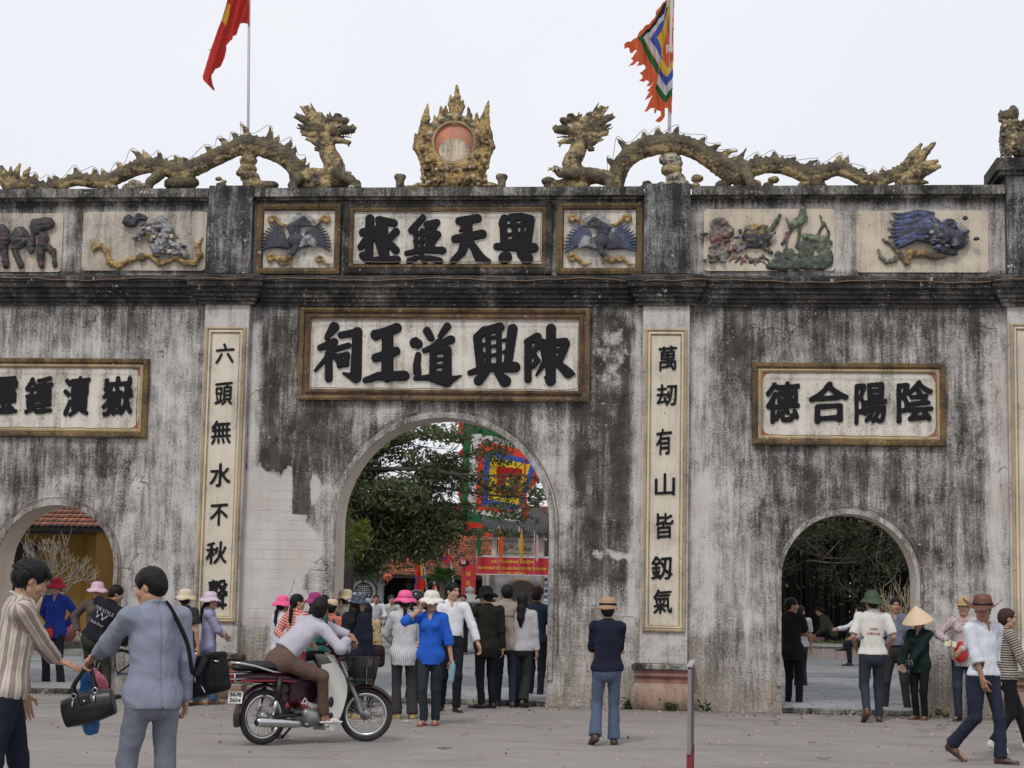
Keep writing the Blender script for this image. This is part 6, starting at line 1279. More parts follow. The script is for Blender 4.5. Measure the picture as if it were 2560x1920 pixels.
for (x, y0, y1, w, col, lab) in [(1237, 1015, 1262, 52, GRN, 'long green pennant'), (1432, 1005, 1305, 46, (.62, .10, .03), 'long orange pennant over the banner'), (1616, 1010, 1312, 42, (.55, .33, .04), 'long yellow pennant over the banner'), (1752, 1050, 1296, 36, (.52, .34, .40), 'long pale pink pennant over the banner')]:
    fl = thing('pennant', lab + ' in front of the shrine gate', 'pennant', (0, 0, 0), group='pennants on the shrine gate'); h_ = y1 - y0
    clothpoly('cloth', 850, 1040, 3.606, [(x - 4, y0), (x + 4, y0), (x + w * .5, y0 + h_ * .45), (x + w * .42, y0 + h_ * .7), (x + 3, y1), (x - 6, y1), (x - w * .42, y0 + h_ * .6), (x - w * .4, y0 + h_ * .4)], [(col,)], 36.9, lambda a_, b_: .04 * np.sin(a_ * .12 + b_ * .01), 6, M_flag, fl)
    p = W(850 + x / 3.606, 1040 + y0 / 3.606, 36.95); MB().tube([(p.x, 36.97, p.z - 1.6), (p.x, 36.97, p.z + .05)], .012, 5).build('staff', M_pole, fl)
for (px, top, bot, Y, w, lab, ph) in [(770, 1090, 1640, 30, 110, 'drooping red, blue and yellow festival flag left of the palm', 0), (962, 1110, 1330, 34, 70, 'small dark festival flag above the palm', 2), (838, 1490, 1640, 28, 90, 'folded blue and yellow festival flag behind the man in white', 1)]:
    fl = thing('festival_flag', lab, 'flag', (0, 0, 0), group='small drooping festival flags'); h_ = bot - top; x = px - (60 if ph == 0 else 0)
    ol = [(x, top), (x + 20, top + 20), (x + w * .35, top + h_ * .5), (x + w * .55, top + h_ * .75), (x + w * .2, top + h_ * .95), (x - w * .1, top + h_ * .97), (x - w * .4, top + h_ * .85), (x - w * .3, top + h_ * .5), (x - w * .06, top + h_ * .2)]
    clothpoly('cloth', 850, 1040, 3.606, ol, [(REDD,), ((.06, .04, .30), [(x, top + 30), (x + 14, top + 40), (x + w * .40, top + h_ * .62), (x + w * .1, top + h_ * .7), (x + 2, top + h_ * .3)]), ((.6, .38, .02), [(x, top + h_ * .2), (x + w * .15, top + h_ * .4), (x + w * .3, top + h_ * .6), (x + w * .08, top + h_ * .62)]), ((.06, .04, .30), [(x - w * .3, top + h_ * .6), (x - w * .15, top + h_ * .62), (x - w * .2, top + h_ * .85), (x - w * .36, top + h_ * .75)])],
              Y, lambda a_, b_: .08 * np.sin(a_ * .09 + b_ * .008), 6, M_flag, fl)
    p = W(850 + (x + 6) / 3.606, 1040 + top / 3.606, Y + .05); MB().tube([(p.x + .5, Y + .06, CZ), (p.x, Y + .06, p.z)], .022, 5).build('pole', M_pole, fl)
# ================================================================== people
_CL = {}
def cloth(col, pat=None, col2=(.1, .1, .1), sc=30.0, rough=.85, sheen=0, thr=.5, wr=.42):
    key = (tuple(col), pat, tuple(col2), sc, thr, wr)
    if key in _CL: return _CL[key]
    t = NT('cloth_%s' % (pat or 'plain')); v = t.obj(); c = tuple(col); a = t.sep(t.attr('pat', 'Vector'))
    if pat == 'pin':                                  # fine stripes running with the cloth
        w = t.math('SINE', t.math('MULTIPLY', a[0], sc * 6.283)); c = t.mix(t.step(w, thr, thr + .3), col, col2)
    elif pat == 'wide':
        w = t.math('SINE', t.math('MULTIPLY', a[0], sc * 6.283)); w2 = t.math('SINE', t.math('MULTIPLY', a[0], sc * 3 * 6.283 + .5))
        c = t.mix(t.step(w, .0, .35), col, col2); c = t.mix(t.math('MULTIPLY', t.step(w2, .75, .9), .5), c, (.14, .09, .085))
    elif pat == 'hoop':
        w = t.math('SINE', t.math('MULTIPLY', a[1], sc * 6.283)); c = t.mix(t.step(w, thr - .2, thr + .2), col, col2)
    elif pat == 'flower':
        w = t.noise(v, sc, 2, .5); w2 = t.voro(v, sc * 1.4); c = t.mix(t.step(w2, .28, .22), col, col2); c = t.mix(t.step(w, .62, .66), c, tuple(x * .4 for x in col2))
    elif pat == 'camo':
        w = t.noise(v, sc, 2, .5); w2 = t.noise(t.scalev(v, (1.1, 1.2, .9)), sc * 1.3, 2, .5); c = t.mix(t.step(w, .48, .52), col, col2); c = t.mix(t.step(w2, .58, .6), c, (.40, .42, .42))
    n = t.noise(v, 7, 4, .6); s2 = t.n("VectorMath", operation='SCALE')
    t.set(s2.inputs[0], c); t.set(s2.inputs['Scale'], t.math('MULTIPLY_ADD', n, .3, .85)); 
    fo = t.noise(t.scalev(v, (1.1, 1.1, .6)), 9, 2, .5, .5); we = t.noise(v, 420, 1)
    h = t.math('ADD', t.math('MULTIPLY', fo, 1.0), t.math('MULTIPLY', we, .03))
    _CL[key] = t.done(s2.outputs[0], rough, t.bump(h, wr, .03), 0, .2); return _CL[key]
def skinmat():
    t = NT('skin'); c = t.attr('Col'); v = t.obj(); n = t.noise(v, 30, 3)
    s2 = t.n("VectorMath", operation='SCALE'); t.set(s2.inputs[0], c); t.set(s2.inputs['Scale'], t.math('MULTIPLY_ADD', n, .2, .9))
    return t.done(s2.outputs[0], .55, t.bump(t.noise(v, 150, 2), .1, .002), 0, .35, sss=.08)
M_skin = skinmat()
def hairmat(nm, c):
    t = NT(nm); v = t.obj(); n = t.noise(t.scalev(v, (90, 90, 9)), 1, 3)
    return t.done(t.mix(n, tuple(x * .4 for x in c), tuple(x * 1.5 for x in c)), .5, t.bump(n, .8, .01), 0, .22)
M_hair = hairmat('black_hair', (.007, .006, .006)); M_hairb = hairmat('brown_hair', (.045, .018, .012))
M_shoe = mat('black_shoe', (.012, .012, .014), .4, .2, bump=.05); M_shoeb = mat('brown_shoe', (.11, .045, .025), .45, .2, bump=.05)
def frame3(f, up=(0, 0, 1)):
    f = np.array(f, float); f /= np.linalg.norm(f); r = np.cross(f, up); r /= np.linalg.norm(r) + 1e-9; u = np.cross(r, f); return r, f, u
def ik(a, b, l1, l2, hint):
    a, b = np.array(a, float), np.array(b, float); d = b - a; L = np.linalg.norm(d); L2 = min(L, (l1 + l2) * .999); u = d / (L + 1e-9)
    x = (l1 * l1 - l2 * l2 + L2 * L2) / (2 * L2); hgt = math.sqrt(max(l1 * l1 - x * x, 0)); h = np.array(hint, float); h = h - u * (h @ u); h /= np.linalg.norm(h) + 1e-9
    return a + u * x + h * hgt, a + u * L2
def person(feet, top, face, label, shirt=None, pants=None, hair='short', hat=None, H=None, hz=.0095, sex='f', skin=(.40, .235, .155), lean=(0, 0), hd=(0, 0), ty=0.0, lh=None, rh=None, le=None, re=None, lf=None, rf_=None, sleeve=1.0, hem=-.06,
           flare=0.0, shoe=None, jacket=False, pel=None, fat=.94, grip=.5, at=None, legs=True, sit=False, belt=None, lk=None, rk=None, arms=True, tgt=(26000, 9000, 9000), collar=True, seam=False, group=None, hairmat_=None, skirt=False, fingers=None, sandal=False, pz=0.0, hl=0):
    """feet: photograph point of the ground between the feet; top: photograph y of the crown; face: heading in degrees (0 faces away from the camera, 90 faces left)"""
    base = G(*feet, pz) if at is None else Vector(at)
    if H is None: H = W(feet[0], top, base.y).z - base.z
    k = H / 1.70; p = link('person', bpy.data.meshes.new('person'), M_skin, None, base, (0, 0, math.radians(face))); p.scale = (k,) * 3; tag(p, label, 'person', group)
    Mi = (Matrix.Translation(base) @ Matrix.Rotation(math.radians(face), 4, 'Z') @ Matrix.Scale(k, 4)).inverted()
    def tl(q):                                          # ('w', x, y, z) world or local triple
        if q is None: return None
        return np.array(Mi @ Vector(q[1:])) if q[0] == 'w' else np.array(q, float)
    m = sex == 'm'; sw = .185 if m else .16; hw = .088
    P0 = np.array((0, 0, .93)) if pel is None else tl(pel)
    S = np.array((lean[0], lean[1], 0)); S[2] = math.sqrt(max(1 - S @ S, .05)); ca, sa = math.cos(math.radians(ty)), math.sin(math.radians(ty))
    fwd0 = np.array((-sa, ca, 0.)); fw = fwd0 - S * (fwd0 @ S); fw /= np.linalg.norm(fw); sd = np.cross(fw, S)
    ch = P0 + S * .47; nk = P0 + S * .535; shL, shR = ch - sd * sw, ch + sd * sw
    hy, hp = math.radians(hd[0] + ty), math.radians(hd[1]); hf = np.array((-math.sin(hy) * math.cos(hp), math.cos(hy) * math.cos(hp), math.sin(hp)))
    hr, hf, hu = frame3(hf, S * .35 + np.array((math.sin(math.radians(hl)), 0, .65))); HR = np.stack([hr, hf, hu], 1); hc = nk + S * .035 + hu * .095 + hf * .018
    hp_ = lambda x, y, z: hc + HR @ np.array((x, y, z))
    hipL, hipR = P0 + np.array((-hw * ca, -hw * sa, -.05)), P0 + np.array((hw * ca, hw * sa, -.05))
    F = {}
    for s, nm, fo, kn, hip in ((-1, 'L', lf, lk, hipL), (1, 'R', rf_, rk, hipR)):
        fo = (s * .10, 0, 0) if fo is None else fo; fo = tl(fo) if fo[0] == 'w' else fo
        fx, fy, fz = fo[:3]; fa = math.radians(fo[3] if len(fo) > 3 else s * -12); ft_ = fo[4] if len(fo) > 4 else 0   # heading, heel raise
        d = np.array((-math.sin(fa), math.cos(fa), 0)); an = np.array((fx, fy, fz + .085 + ft_)) - d * .05
        kn_, an = ik(hip, an, .408, .400, (0, 1, .1) if kn is None else kn); F[nm] = (hip, kn_, an, d, ft_)
    A = {}
    for s, nm, ha, el, sh in ((-1, 'L', lh, le, shL), (1, 'R', rh, re, shR)):
        ha = P0 + np.array((s * (sw + .07), .03, -.13)) if ha is None else tl(ha); el_, wr = ik(sh, ha, .285, .255, (s * .5, -1, -.25) if el is None else el); A[nm] = (sh, el_, wr)
    # ---- body: one continuous skin surface
    v = Vol(hz); g = fat; sk = 0
    v.cap(P0 + S * .03, P0 + S * .30, .125 * g, .12 * g, flat=(fw, .72), k=.05); v.cap(P0 + S * .25, P0 + S * .42, .13 * g, .145 * g, flat=(fw, .66), k=.05); v.cap(shL * .85 + shR * .15, shR * .85 + shL * .15, .055, flat=(fw, .9), k=.05)
    v.cap(nk - S * .06, hp_(0, -.02, -.05), .054 if m else .047, .05 if m else .043, k=.03)
    for nm in 'LR':
        h_, kn_, an, d, ftr = F[nm]; v.cap(h_, kn_, .076, .048, k=.04); v.cap(kn_, an, .046, .032, k=.03); toe = an + d * .15 + np.array((0, 0, -.055 - ftr)); v.cap(an + np.array((0, 0, -.045)), toe, .034, .026, k=.03)
        sh, el_, wr = A[nm]; v.cap(sh, el_, .042, .036, k=.03); v.cap(el_, wr, .036, .025, k=.02, flat=None)
        # hand
        s = -1 if nm == 'L' else 1; dr = (wr - el_); dr /= np.linalg.norm(dr); fg = (fingers or {}).get(nm); 
        if fg: dr = np.array(fg[:3], float); dr /= np.linalg.norm(dr)
        pn = np.cross(dr, (0, 0, 1.)) if abs(dr[2]) < .8 else np.array((-s, .25, 0.)); 
        if fg and len(fg) > 3: pn = np.array(fg[3:6], float)
        pn = pn - dr * (pn @ dr); pn /= np.linalg.norm(pn) + 1e-9; si = np.cross(dr, pn)   # pn: palm normal, si: across the palm
        if abs(dr[2]) > .8 and not (fg and len(fg) > 3) and si[1] * 1 < 0: si = -si
        pc = wr + dr * .045; v.cap(wr, wr + dr * .03, .026, .03, k=.02, flat=(pn, .72)); v.box(pc + dr * .012, (.038, .042, .013), R=np.stack([si, dr, pn], 1), rd=.012, k=.015)
        for j, (o_, L) in enumerate(((.031, .070), (.011, .078), (-.010, .073), (-.030, .058))):
            b0 = wr + dr * .088 + si * o_; c1 = grip * (.9 + .15 * j); d1 = dr * math.cos(c1 * .7) + pn * math.sin(c1 * .7) + si * o_ * 2.5; d2 = dr * math.cos(c1 * 1.9) + pn * math.sin(c1 * 1.9) + si * o_ * 2
            b1 = b0 + d1 * L * .52; b2 = b1 + d2 * L * .48; v.cap(b0 - dr * .015, b1, .0095, .0088, k=.004); v.cap(b1, b2, .0088, .0074, k=.004)
        t0 = wr + dr * .028 + si * .032; t1 = t0 + (dr * .55 + si * .75 + pn * .25) * .038; t2 = t1 + (dr * .85 + si * .15 + pn * (.2 + grip * .5)) * .034; v.cap(wr + dr * .02 + si * .015, t0, .016, .013, k=.01); v.cap(t0, t1, .0125, .011, k=.006); v.cap(t1, t2, .0105, .0085, k=.004)
    E = lambda x, y, z, rx, ry, rz, k=.015, op='add', R=None: v.ell(hp_(x, y, z), (rx, ry, rz), R=HR if R is None else HR @ R, k=k, op=op)
    E(0, -.010, .032, .074, .092, .083); E(0, .018, -.025, .062, .072, .080, .02); E(0, .045, -.083, .036, .036, .026, .03); v.cap(hp_(-.045, 0, -.07), hp_(0, .05, -.09), .022, .022, k=.03); v.cap(hp_(.045, 0, -.07), hp_(0, .05, -.09), .022, .022, k=.03)
    E(-.037, .060, -.030, .023, .022, .024, .02); E(.037, .060, -.030, .023, .022, .024, .02); E(0, .078, .030, .048, .012, .011, .015)
    v.cap(hp_(0, .084, .010), hp_(0, .102, -.026), .0075, .0115, k=.012); E(-.012, .092, -.030, .009, .010, .007, .006); E(.012, .092, -.030, .009, .010, .007, .006)
    E(0, .084, -.056, .023, .012, .0075, .008); E(0, .082, -.066, .020, .012, .0075, .006)
    for s in (-1, 1): E(s * .031, .092, .008, .017, .013, .010, .012, 'sub'); E(s * .031, .072, .007, .0135, .013, .0135, .004); E(s * .074, -.008, -.008, .009, .018, .030, .008, R=rotm(yaw=s * -.35))
    skc = np.array(skin)
    def paint(V, c):
        q = (V - hc) @ HR; x, y, z = np.abs(q[:, 0]), q[:, 1], q[:, 2]; C = np.tile(skc, (len(V), 1)); near = (np.abs(q) < .16).all(1) & (y > .02)
        bl = lambda msk, col, a: C.__setitem__(msk, C[msk] * (1 - a) + np.array(col) * a)
        bl(near & (np.hypot((x) / .026, (z + .061) / .0115) < 1) & (y > .07), (.30, .085, .07), .7); bl(near & (x < .022) & (np.abs(z + .0612) < .0022) & (y > .07), (.10, .03, .03), .8)
        e = np.hypot((x - .031) / .0165, (z - .008) / .0072) < 1; bl(near & e, (.50, .47, .44), .9); bl(near & (np.hypot((x - .031) / .0078, (z - .008) / .0078) < 1), (.02, .012, .01), 1)
        bl(near & (np.hypot((x - .031) / .0185, (z - .0165) / .0035) < 1), (.03, .018, .015), .85)
        bl(near & (np.hypot((x - .033) / .024, (z - .031 + (x - .033) ** 2 * 6) / .0052) < 1), (.03, .02, .018), .85); bl(near & (np.hypot((x - .04) / .02, (z + .03) / .02) < 1), (.48, .20, .14), .25)
        bl(near & (np.hypot((x - .007) / .004, (z + .036) / .003) < 1), (.12, .05, .04), .7); ft_ = V[:, 2] < .12
        return C

    me = v.mesh('person', paint=paint, target=tgt[0]); old = p.data; p.data = me; me.materials.append(M_skin); bpy.data.meshes.remove(old)
    ch_ = lambda nm, me_, mt, lab=None: link(nm, me_, mt, p, label=lab)
    sf = wav_fold = lambda sd_, am=.0055: (lambda V: am * wav(V * np.array((1, 1, .7)), 22, sd_) + am * .75 * (1 - 2 * np.abs(wav(V * np.array((1.2, 1.2, .8)), 34, sd_ + 1))) * .6)
    if seam: _sf = sf; sf = lambda sd_, am=.0055: (lambda V: _sf(sd_, am)(V) - .009 * np.exp(-(((V - P0) @ sd) / .008) ** 2) * (((V - P0) @ fw) < 0) - .007 * np.exp(-((V - P0) @ S - .44 + .0) ** 2 / .00004) * (((V - P0) @ fw) < 0) * 0)
    seed = int(abs(base.x * 131 + base.y * 57)) % 997; h2 = max(hz * 1.15, .0075)
    # ---- shirt or jacket
    if shirt:
        v = Vol(h2); o = .021 if jacket else .016; b = g; v.fr = (P0, S, sd, .15)
        v.cap(P0 + S * (hem - .03), P0 + S * .12, (.142 if m else .138) * b + o - .01, .130 * b + o, k=.04, flat=(fw, .78)); v.cap(P0 + S * .12, P0 + S * .30, .133 * b + o, .136 * b + o, flat=(fw, .76), k=.05); v.cap(P0 + S * .28, P0 + S * .42, .140 * b + o, .150 * b + o - .01, flat=(fw, .68), k=.05)
        v.cap(shL * .86 + shR * .14 - S * .025, shR * .86 + shL * .14 - S * .025, .058 + o * .5, flat=(fw, 1.0), k=.05); v.cap(ch - S * .02, nk - S * .02, .085, .060, k=.04)
        for q_ in (shL, shR): v.cap(nk - S * .035, q_ - S * .012, .052, .046 + o * .3, k=.03)
        if not m:
            for s in (-1, 1): v.ell(P0 + S * .36 + sd * s * .07 + fw * (.085 + o * .5), (.06, .05, .06), k=.04)
        if hem < -.01: v.cap(hipL + (0, 0, .03), hipR + (0, 0, .03), .088 * g + o + .008, k=.05); v.ell((hipL + hipR) / 2 - fwd0 * .05 - np.array((0, 0, .03)), (.135 * g + o, .085 + o, .12), R=rotm(yaw=math.radians(ty)), k=.05); v.cap(P0 + S * min(hem - .05, -.1), P0, .148 * g + o, .138 * g + o - .004, k=.04, flat=(fw, .80))
        else: v.cap(P0 + S * .06, P0 + S * .14, .134 * g + o, .130 * g + o, k=.04, flat=(fw, .84))
        v.P.append((None, P0 + S * (hem if hem < -.01 else .075), -S, 0, 'cut', 0, None))
        v.fr = None
        for nm in 'LR':
            sh, el_, wr = A[nm]; r0, r1, r2 = .055 + o * .6, .047 + o * .6, .034 + o * .7
            if sleeve > .5:
                t = (sleeve - .5) / .5; e_ = el_ + (wr - el_) * t; rr = r1 + (r2 - r1) * t; v.cap(sh, el_, r0, r1, k=.035); v.cap(el_, e_ + (wr - el_) * .12, r1 * 1.02, rr, k=.03); dd = wr - el_
                if sleeve < .9: v.cap(e_ - dd * .10, e_ - dd * .01, rr + .010, rr + .011, k=.004)
            else: e_ = sh + (el_ - sh) * sleeve * 2; dd = el_ - sh; v.cap(sh, e_ + dd * .15, r0, r1 + .012, k=.035)
            v.cut(e_, dd, (e_, .085 if sleeve > .5 else .14))
        if collar: v.ell(nk + fw * .060 + S * .012, (.050, .045, .036), R=np.stack([sd, fw, S], 1), k=.008, op='sub'); v.ell(nk + fw * .085 - S * .045, (.022, .034, .055), R=np.stack([sd, fw, S], 1), k=.012, op='sub')
        if collar:
            for i in range(10):
                a = 2 * PI * i / 10 + .3; b_ = 2 * PI * (i + 1) / 10 + .3
                if math.sin((a + b_) / 2) > .93: continue
                q = lambda a_: nk + S * (.012 + .018 * -math.sin(a_)) + sd * math.cos(a_) * .062 + fw * math.sin(a_) * .062; v.cap(q(a), q(b_), .015, k=.004, flat=None)
            for s in (-1, 1): v.cap(nk + fw * .055 + sd * s * .038 + S * .01, nk - S * .055 + fw * .098 + sd * s * .050, .017, .009, k=.003)
        ch_('jacket' if jacket else 'shirt', v.mesh('shirt', fold=sf(seed, .0075 if jacket else .0065), target=tgt[1]), shirt)
    if pants and legs:
        v = Vol(h2); v.cap(hipL + (0, 0, .03), hipR + (0, 0, .03), .090 * g + .008, k=.04, flat=None); v.cap(P0 + S * -.02, P0 + S * .09, .128 * g + .014, .118 * g + .012, flat=(fw, .78), k=.05)
        v.ell((hipL + hipR) / 2 - fwd0 * .05 - np.array((0, 0, .03)), (.14 * g, .085, .11), R=rotm(yaw=math.radians(ty)), k=.05)
        v.P.append((None, P0 + S * (.112 if not shirt or hem >= -.01 else hem + .05), S, 0, 'cut', 0, None))
        for nm in 'LR':
            h_, kn_, an, d, ftr = F[nm]; lo_ = an - np.array((0, 0, .025)) if not sit else an
            v.cap(h_, kn_, .094 * (g if g < 1.1 else 1.06), .064, k=.035); v.cap(kn_, lo_, .061, .052 + flare, k=.03); u_ = lo_ - kn_; v.cut(lo_ - u_ * .02, u_, (lo_, .12 + flare))
        ch_('trousers', v.mesh('trousers', fold=sf(seed + 3, .006), target=tgt[2]), pants)
        if belt:
            mb = MB(); n = 28; R_ = (.118 * g + .0165, (.118 * g + .0165) * .80); V = []
            for (e, zz) in ((0, .078), (.006, .078), (.006, .108), (0, .108)):
                for i in range(n): a = 2 * PI * i / n; V.append(P0 + S * zz + sd * math.cos(a) * (R_[0] + e) + fw * math.sin(a) * (R_[1] + e))
            mb.add(V, [(r * n + i, r * n + (i + 1) % n, (r + 1) * n + (i + 1) % n, (r + 1) * n + i) for r in range(3) for i in range(n)], True); mb.build('belt', M_shoe, p, fix=False)
    if legs:
        for nm in 'LR':
            h_, kn_, an, d, ftr = F[nm]; v = Vol(.0085); dn = np.array((0, 0, -1.)); tilt = (d * math.cos(ftr * 5) + dn * math.sin(ftr * 5)) if ftr > 0 else d; hl_ = an - d * .03 + dn * .055; toe = hl_ + tilt * .20
            if sandal: v.box((hl_ + toe) / 2 + dn * .02, (.044, .125, .010), R=np.stack(frame3(tilt), 1), rd=.01); v.cap(hl_ + tilt * .12 + dn * -.0, hl_ + tilt * .15, .045, .043, flat=((0, 0, 1), .55), k=.01)
            else:
                v.cap(hl_, hl_ + tilt * .10, .042, .041, k=.02); v.cap(hl_ + tilt * .10, toe + dn * .008, .041, .029, k=.02, flat=((0, 0, 1), .85)); v.cap(an + (0, 0, -.01), hl_, .044, .04, k=.01); v.box((hl_ + toe) / 2 + dn * .028, (.037, .13, .009), R=np.stack(frame3(tilt), 1), rd=.008, k=.002); v.cut(an + np.array((0, 0, .005)), (0, 0, 1))
            ch_('shoe', v.mesh('shoe', target=1500), shoe or M_shoe)
    # ---- hair
    if hair and hair != 'none':
        v = Vol(max(h2 * .9, .007)); big = .016 if hair == 'messy' else .010
        v.ell(hp_(0, -.016, .036), (.076 + big, .095 + big, .084 + big), R=HR, k=.01); v.ell(hp_(0, -.05, -.01), (.070 + big * .5, .062 + big, .075), R=HR, k=.03)
        if hair == 'messy':
            r_ = np.random.RandomState(5)
            for i in range(120):
                a, b_ = r_.uniform(-PI, PI), r_.uniform(.0, 1.2); q0 = np.array((math.cos(a) * math.cos(b_) * .08, -.015 + math.sin(a) * math.cos(b_) * .09, .035 + math.sin(b_) * .085)); q1 = q0 * 1.24 + np.array((0, .028 if q0[1] > -.02 else -.018, -.045 + .03 * r_.rand())); v.cap(hp_(*q0), hp_(*q1), .012, .003, k=.006)
            for s in (-1, 1):
                for y in (-.07, -.05, -.03, -.01): v.cap(hp_(s * .078, y, .0), hp_(s * .07, y - .006, -.085 + .02 * r_.rand()), .014, .006, k=.01)
            for i in range(7): v.cap(hp_(-.06 + .02 * i, .078, .075), hp_(-.05 + .02 * i, .104, .035 + .012 * (i % 3)), .013, .004, k=.008)
        v.ell(hp_(0, .088, -.028), (.066, .062, .086), R=HR, k=.012, op='sub')
        for s in (-1, 1): v.ell(hp_(s * .088, .012, -.03), (.034, .042, .044), R=HR, k=.008, op='sub')
        if hair in ('long', 'pony'):
            B_ = hp_(0, -.085, -.02) if hair == 'pony' else hp_(0, -.055, -.04); back = -fw; q1 = nk + back * (.10 if hair == 'long' else .115) + S * .02; q2 = ch + back * .125 - S * .06; q3 = ch + back * .12 - S * (.18 if hair == 'long' else .15)
            if hair == 'pony': v.chain([B_, q1, q2, q3], [.026, .026, .024, .008], k=.01); v.ell(B_, .03, k=.01)
            else: v.chain([B_, q1, q2, q3], [.07, .068, .06, .022], k=.02, flat=(fw, .6)); v.cap(hp_(.055, -.02, .0), hp_(.06, -.02, -.12), .025, k=.02); v.cap(hp_(-.055, -.02, .0), hp_(-.06, -.02, -.12), .025, k=.02)
        fo_ = (lambda V: .004 * wav(V * np.array((1, 1, .3)), 110, 3))
        ch_('hair', v.mesh('hair', fold=fo_, target=4000), hairmat_ or M_hair)
    if hat:
        kind, hm = hat[0], hat[1]; M_ = Matrix(np.vstack([np.column_stack([HR, hp_(0, -.014, .016)]), [0, 0, 0, 1]]).tolist()); tk = .004; wob = None; nseg = 40
        if kind == 'bucket': pr = [(.001, .142), (.045, .140), (.078, .126), (.095, .098), (.102, .060), (.106, .040), (.120, .030), (.145, .012), (.170, -.018)]; wob = lambda r, z, a, i: (r * (1 + .02 * math.sin(3 * a + 1)) + (.004 * math.sin(9 * a) if r > .13 else 0), z + (.010 * math.sin(5 * a) * (r > .13) + .006 * math.sin(2 * a) * (r > .11)) + .003 * math.sin(4 * a + z * 60))
        elif kind == 'frill': pr = [(.001, .145), (.05, .143), (.085, .125), (.102, .09), (.106, .055), (.108, .045), (.13, .035), (.16, .012), (.178, -.010)]; wob = lambda r, z, a, i: (r, z + (.008 * math.sin(17 * a) * (r > .15) + .012 * math.sin(3 * a) * (r > .12)) + .004 * math.sin(7 * a) * (r > .04))
        elif kind == 'cloche': pr = [(.001, .140), (.045, .138), (.078, .124), (.096, .096), (.103, .060), (.107, .036), (.116, .020), (.128, -.004)]; wob = lambda r, z, a, i: (r * (1 + .015 * math.sin(3 * a)), z + .004 * math.sin(4 * a + z * 50))
        elif kind == 'cone': pr = [(.002, .262), (.06, .212), (.15, .128), (.22, .050), (.262, .0), (.266, -.008)]; tk = .003
        elif kind == 'pith': pr = [(.001, .160), (.012, .160), (.014, .153), (.055, .145), (.088, .115), (.104, .075), (.109, .045), (.111, .040), (.112, .055 - .015), (.130, .020), (.158, -.015), (.165, -.020)]; wob = lambda r, z, a, i: (r * (1 + .10 * abs(math.sin(a)) * (r > .112)), z + .012 * math.cos(2 * a) * (r > .12))
        elif kind == 'cowboy': pr = [(.001, .118), (.03, .132), (.06, .150), (.082, .142), (.095, .10), (.102, .05), (.105, .035), (.13, .026), (.170, .026), (.205, .036)]; wob = lambda r, z, a, i: (r * (1 + .10 * abs(math.sin(a)) * (r > .12)), z + (r > .11) * (r - .105) * (1.15 * math.cos(a) ** 2 - .40) + (.012 * -abs(math.cos(a)) * (r < .05)))
        elif kind == 'cap': pr = [(.001, .135), (.045, .132), (.08, .115), (.095, .085), (.098, .045), (.096, .03)]
        elif kind == 'motohelmet': pr = [(.001, .165), (.06, .158), (.10, .13), (.125, .085), (.132, .035), (.128, -.01), (.120, -.02)]
        mb = MB(); P2 = pr + [(max(r - tk, .0005), z - tk) for r, z in reversed(pr)]; mb.lathe(P2, nseg, M_, wob); ob = mb.build({'cone': 'conical_hat', 'pith': 'sun_helmet', 'cowboy': 'cowboy_hat', 'cap': 'cap', 'motohelmet': 'helmet'}.get(kind, 'hat'), hm, p, fix=True)
        if kind in ('cap', 'motohelmet'):
            V = [M_ @ Vector((.085 * math.sin(a) * (1 if j == 0 else 1.0), (.03 + .07 * math.cos(a)) if j == 0 else (.03 + (.075 + .065) * math.cos(a) + .0), .035 - .02 * j - .01 * abs(math.sin(a)) + zz)) for zz in (0, .005) for j in (0, 1) for a in np.linspace(-1.4, 1.4, 13)]
            F_ = [(i, i + 1, 14 + i, 13 + i) for i in range(12)] + [(26 + i, 39 + i, 40 + i, 27 + i) for i in range(12)] + [(13 + i, 14 + i, 40 + i, 39 + i) for i in range(12)]; MB().add(V, F_, True).build('visor', hm, ob)
        if len(hat) > 2: MB().lathe([(.103, .042), (.1085, .043), (.1075, .066), (.101, .067)], 32, M_).build('hat_band', hat[2], ob)
    p['_j'] = 0; del p['_j']
    return p, dict(A=A, F=F, nk=nk, ch=ch, P0=P0, S=S, fw=fw, sd=sd, hp=hp_, HR=HR, M=Mi.inverted(), Mi=Mi)
def worldpt(j, q): return j['M'] @ Vector(q)
# -- cloth used by the people
C = cloth; DK = (.010, .011, .014); BLK = C(DK); DKJ = C((.018, .020, .026)); JEAN = C((.075, .10, .155)); JEANB = C((.06, .11, .21)); NAVY = C((.010, .012, .028)); CHAR = C((.035, .035, .038)); WHT_S = C((.62, .63, .68)); MSH = mat('maroon_shoe', (.05, .02, .02), .5)
GA = 'people gathered before the central arch'
X = {}
def who(key, *a, **k): o, j = person(*a, **k); X[key] = (o, j); return o, j
# woman walking towards the wall
who('navy', (1515, 1862), 1503, 4, 'woman in navy sweater and blue jeans walking towards the wall in a tan hat', NAVY, JEAN, 'short', ('cloche', C((.36, .22, .14), 'flower', (.5, .34, .25), 60), C((.01, .01, .015))), lf=(-.15, -.10, 0, 18, .05), rf_=(.10, .08, 0, -6), lh=(.07, .24, 1.12), rh=(-.07, .26, 1.08), le=(-1, -.1, -.5), re=(1, -.1, -.5), flare=.022, shoe=MSH, jacket=True, collar=False)
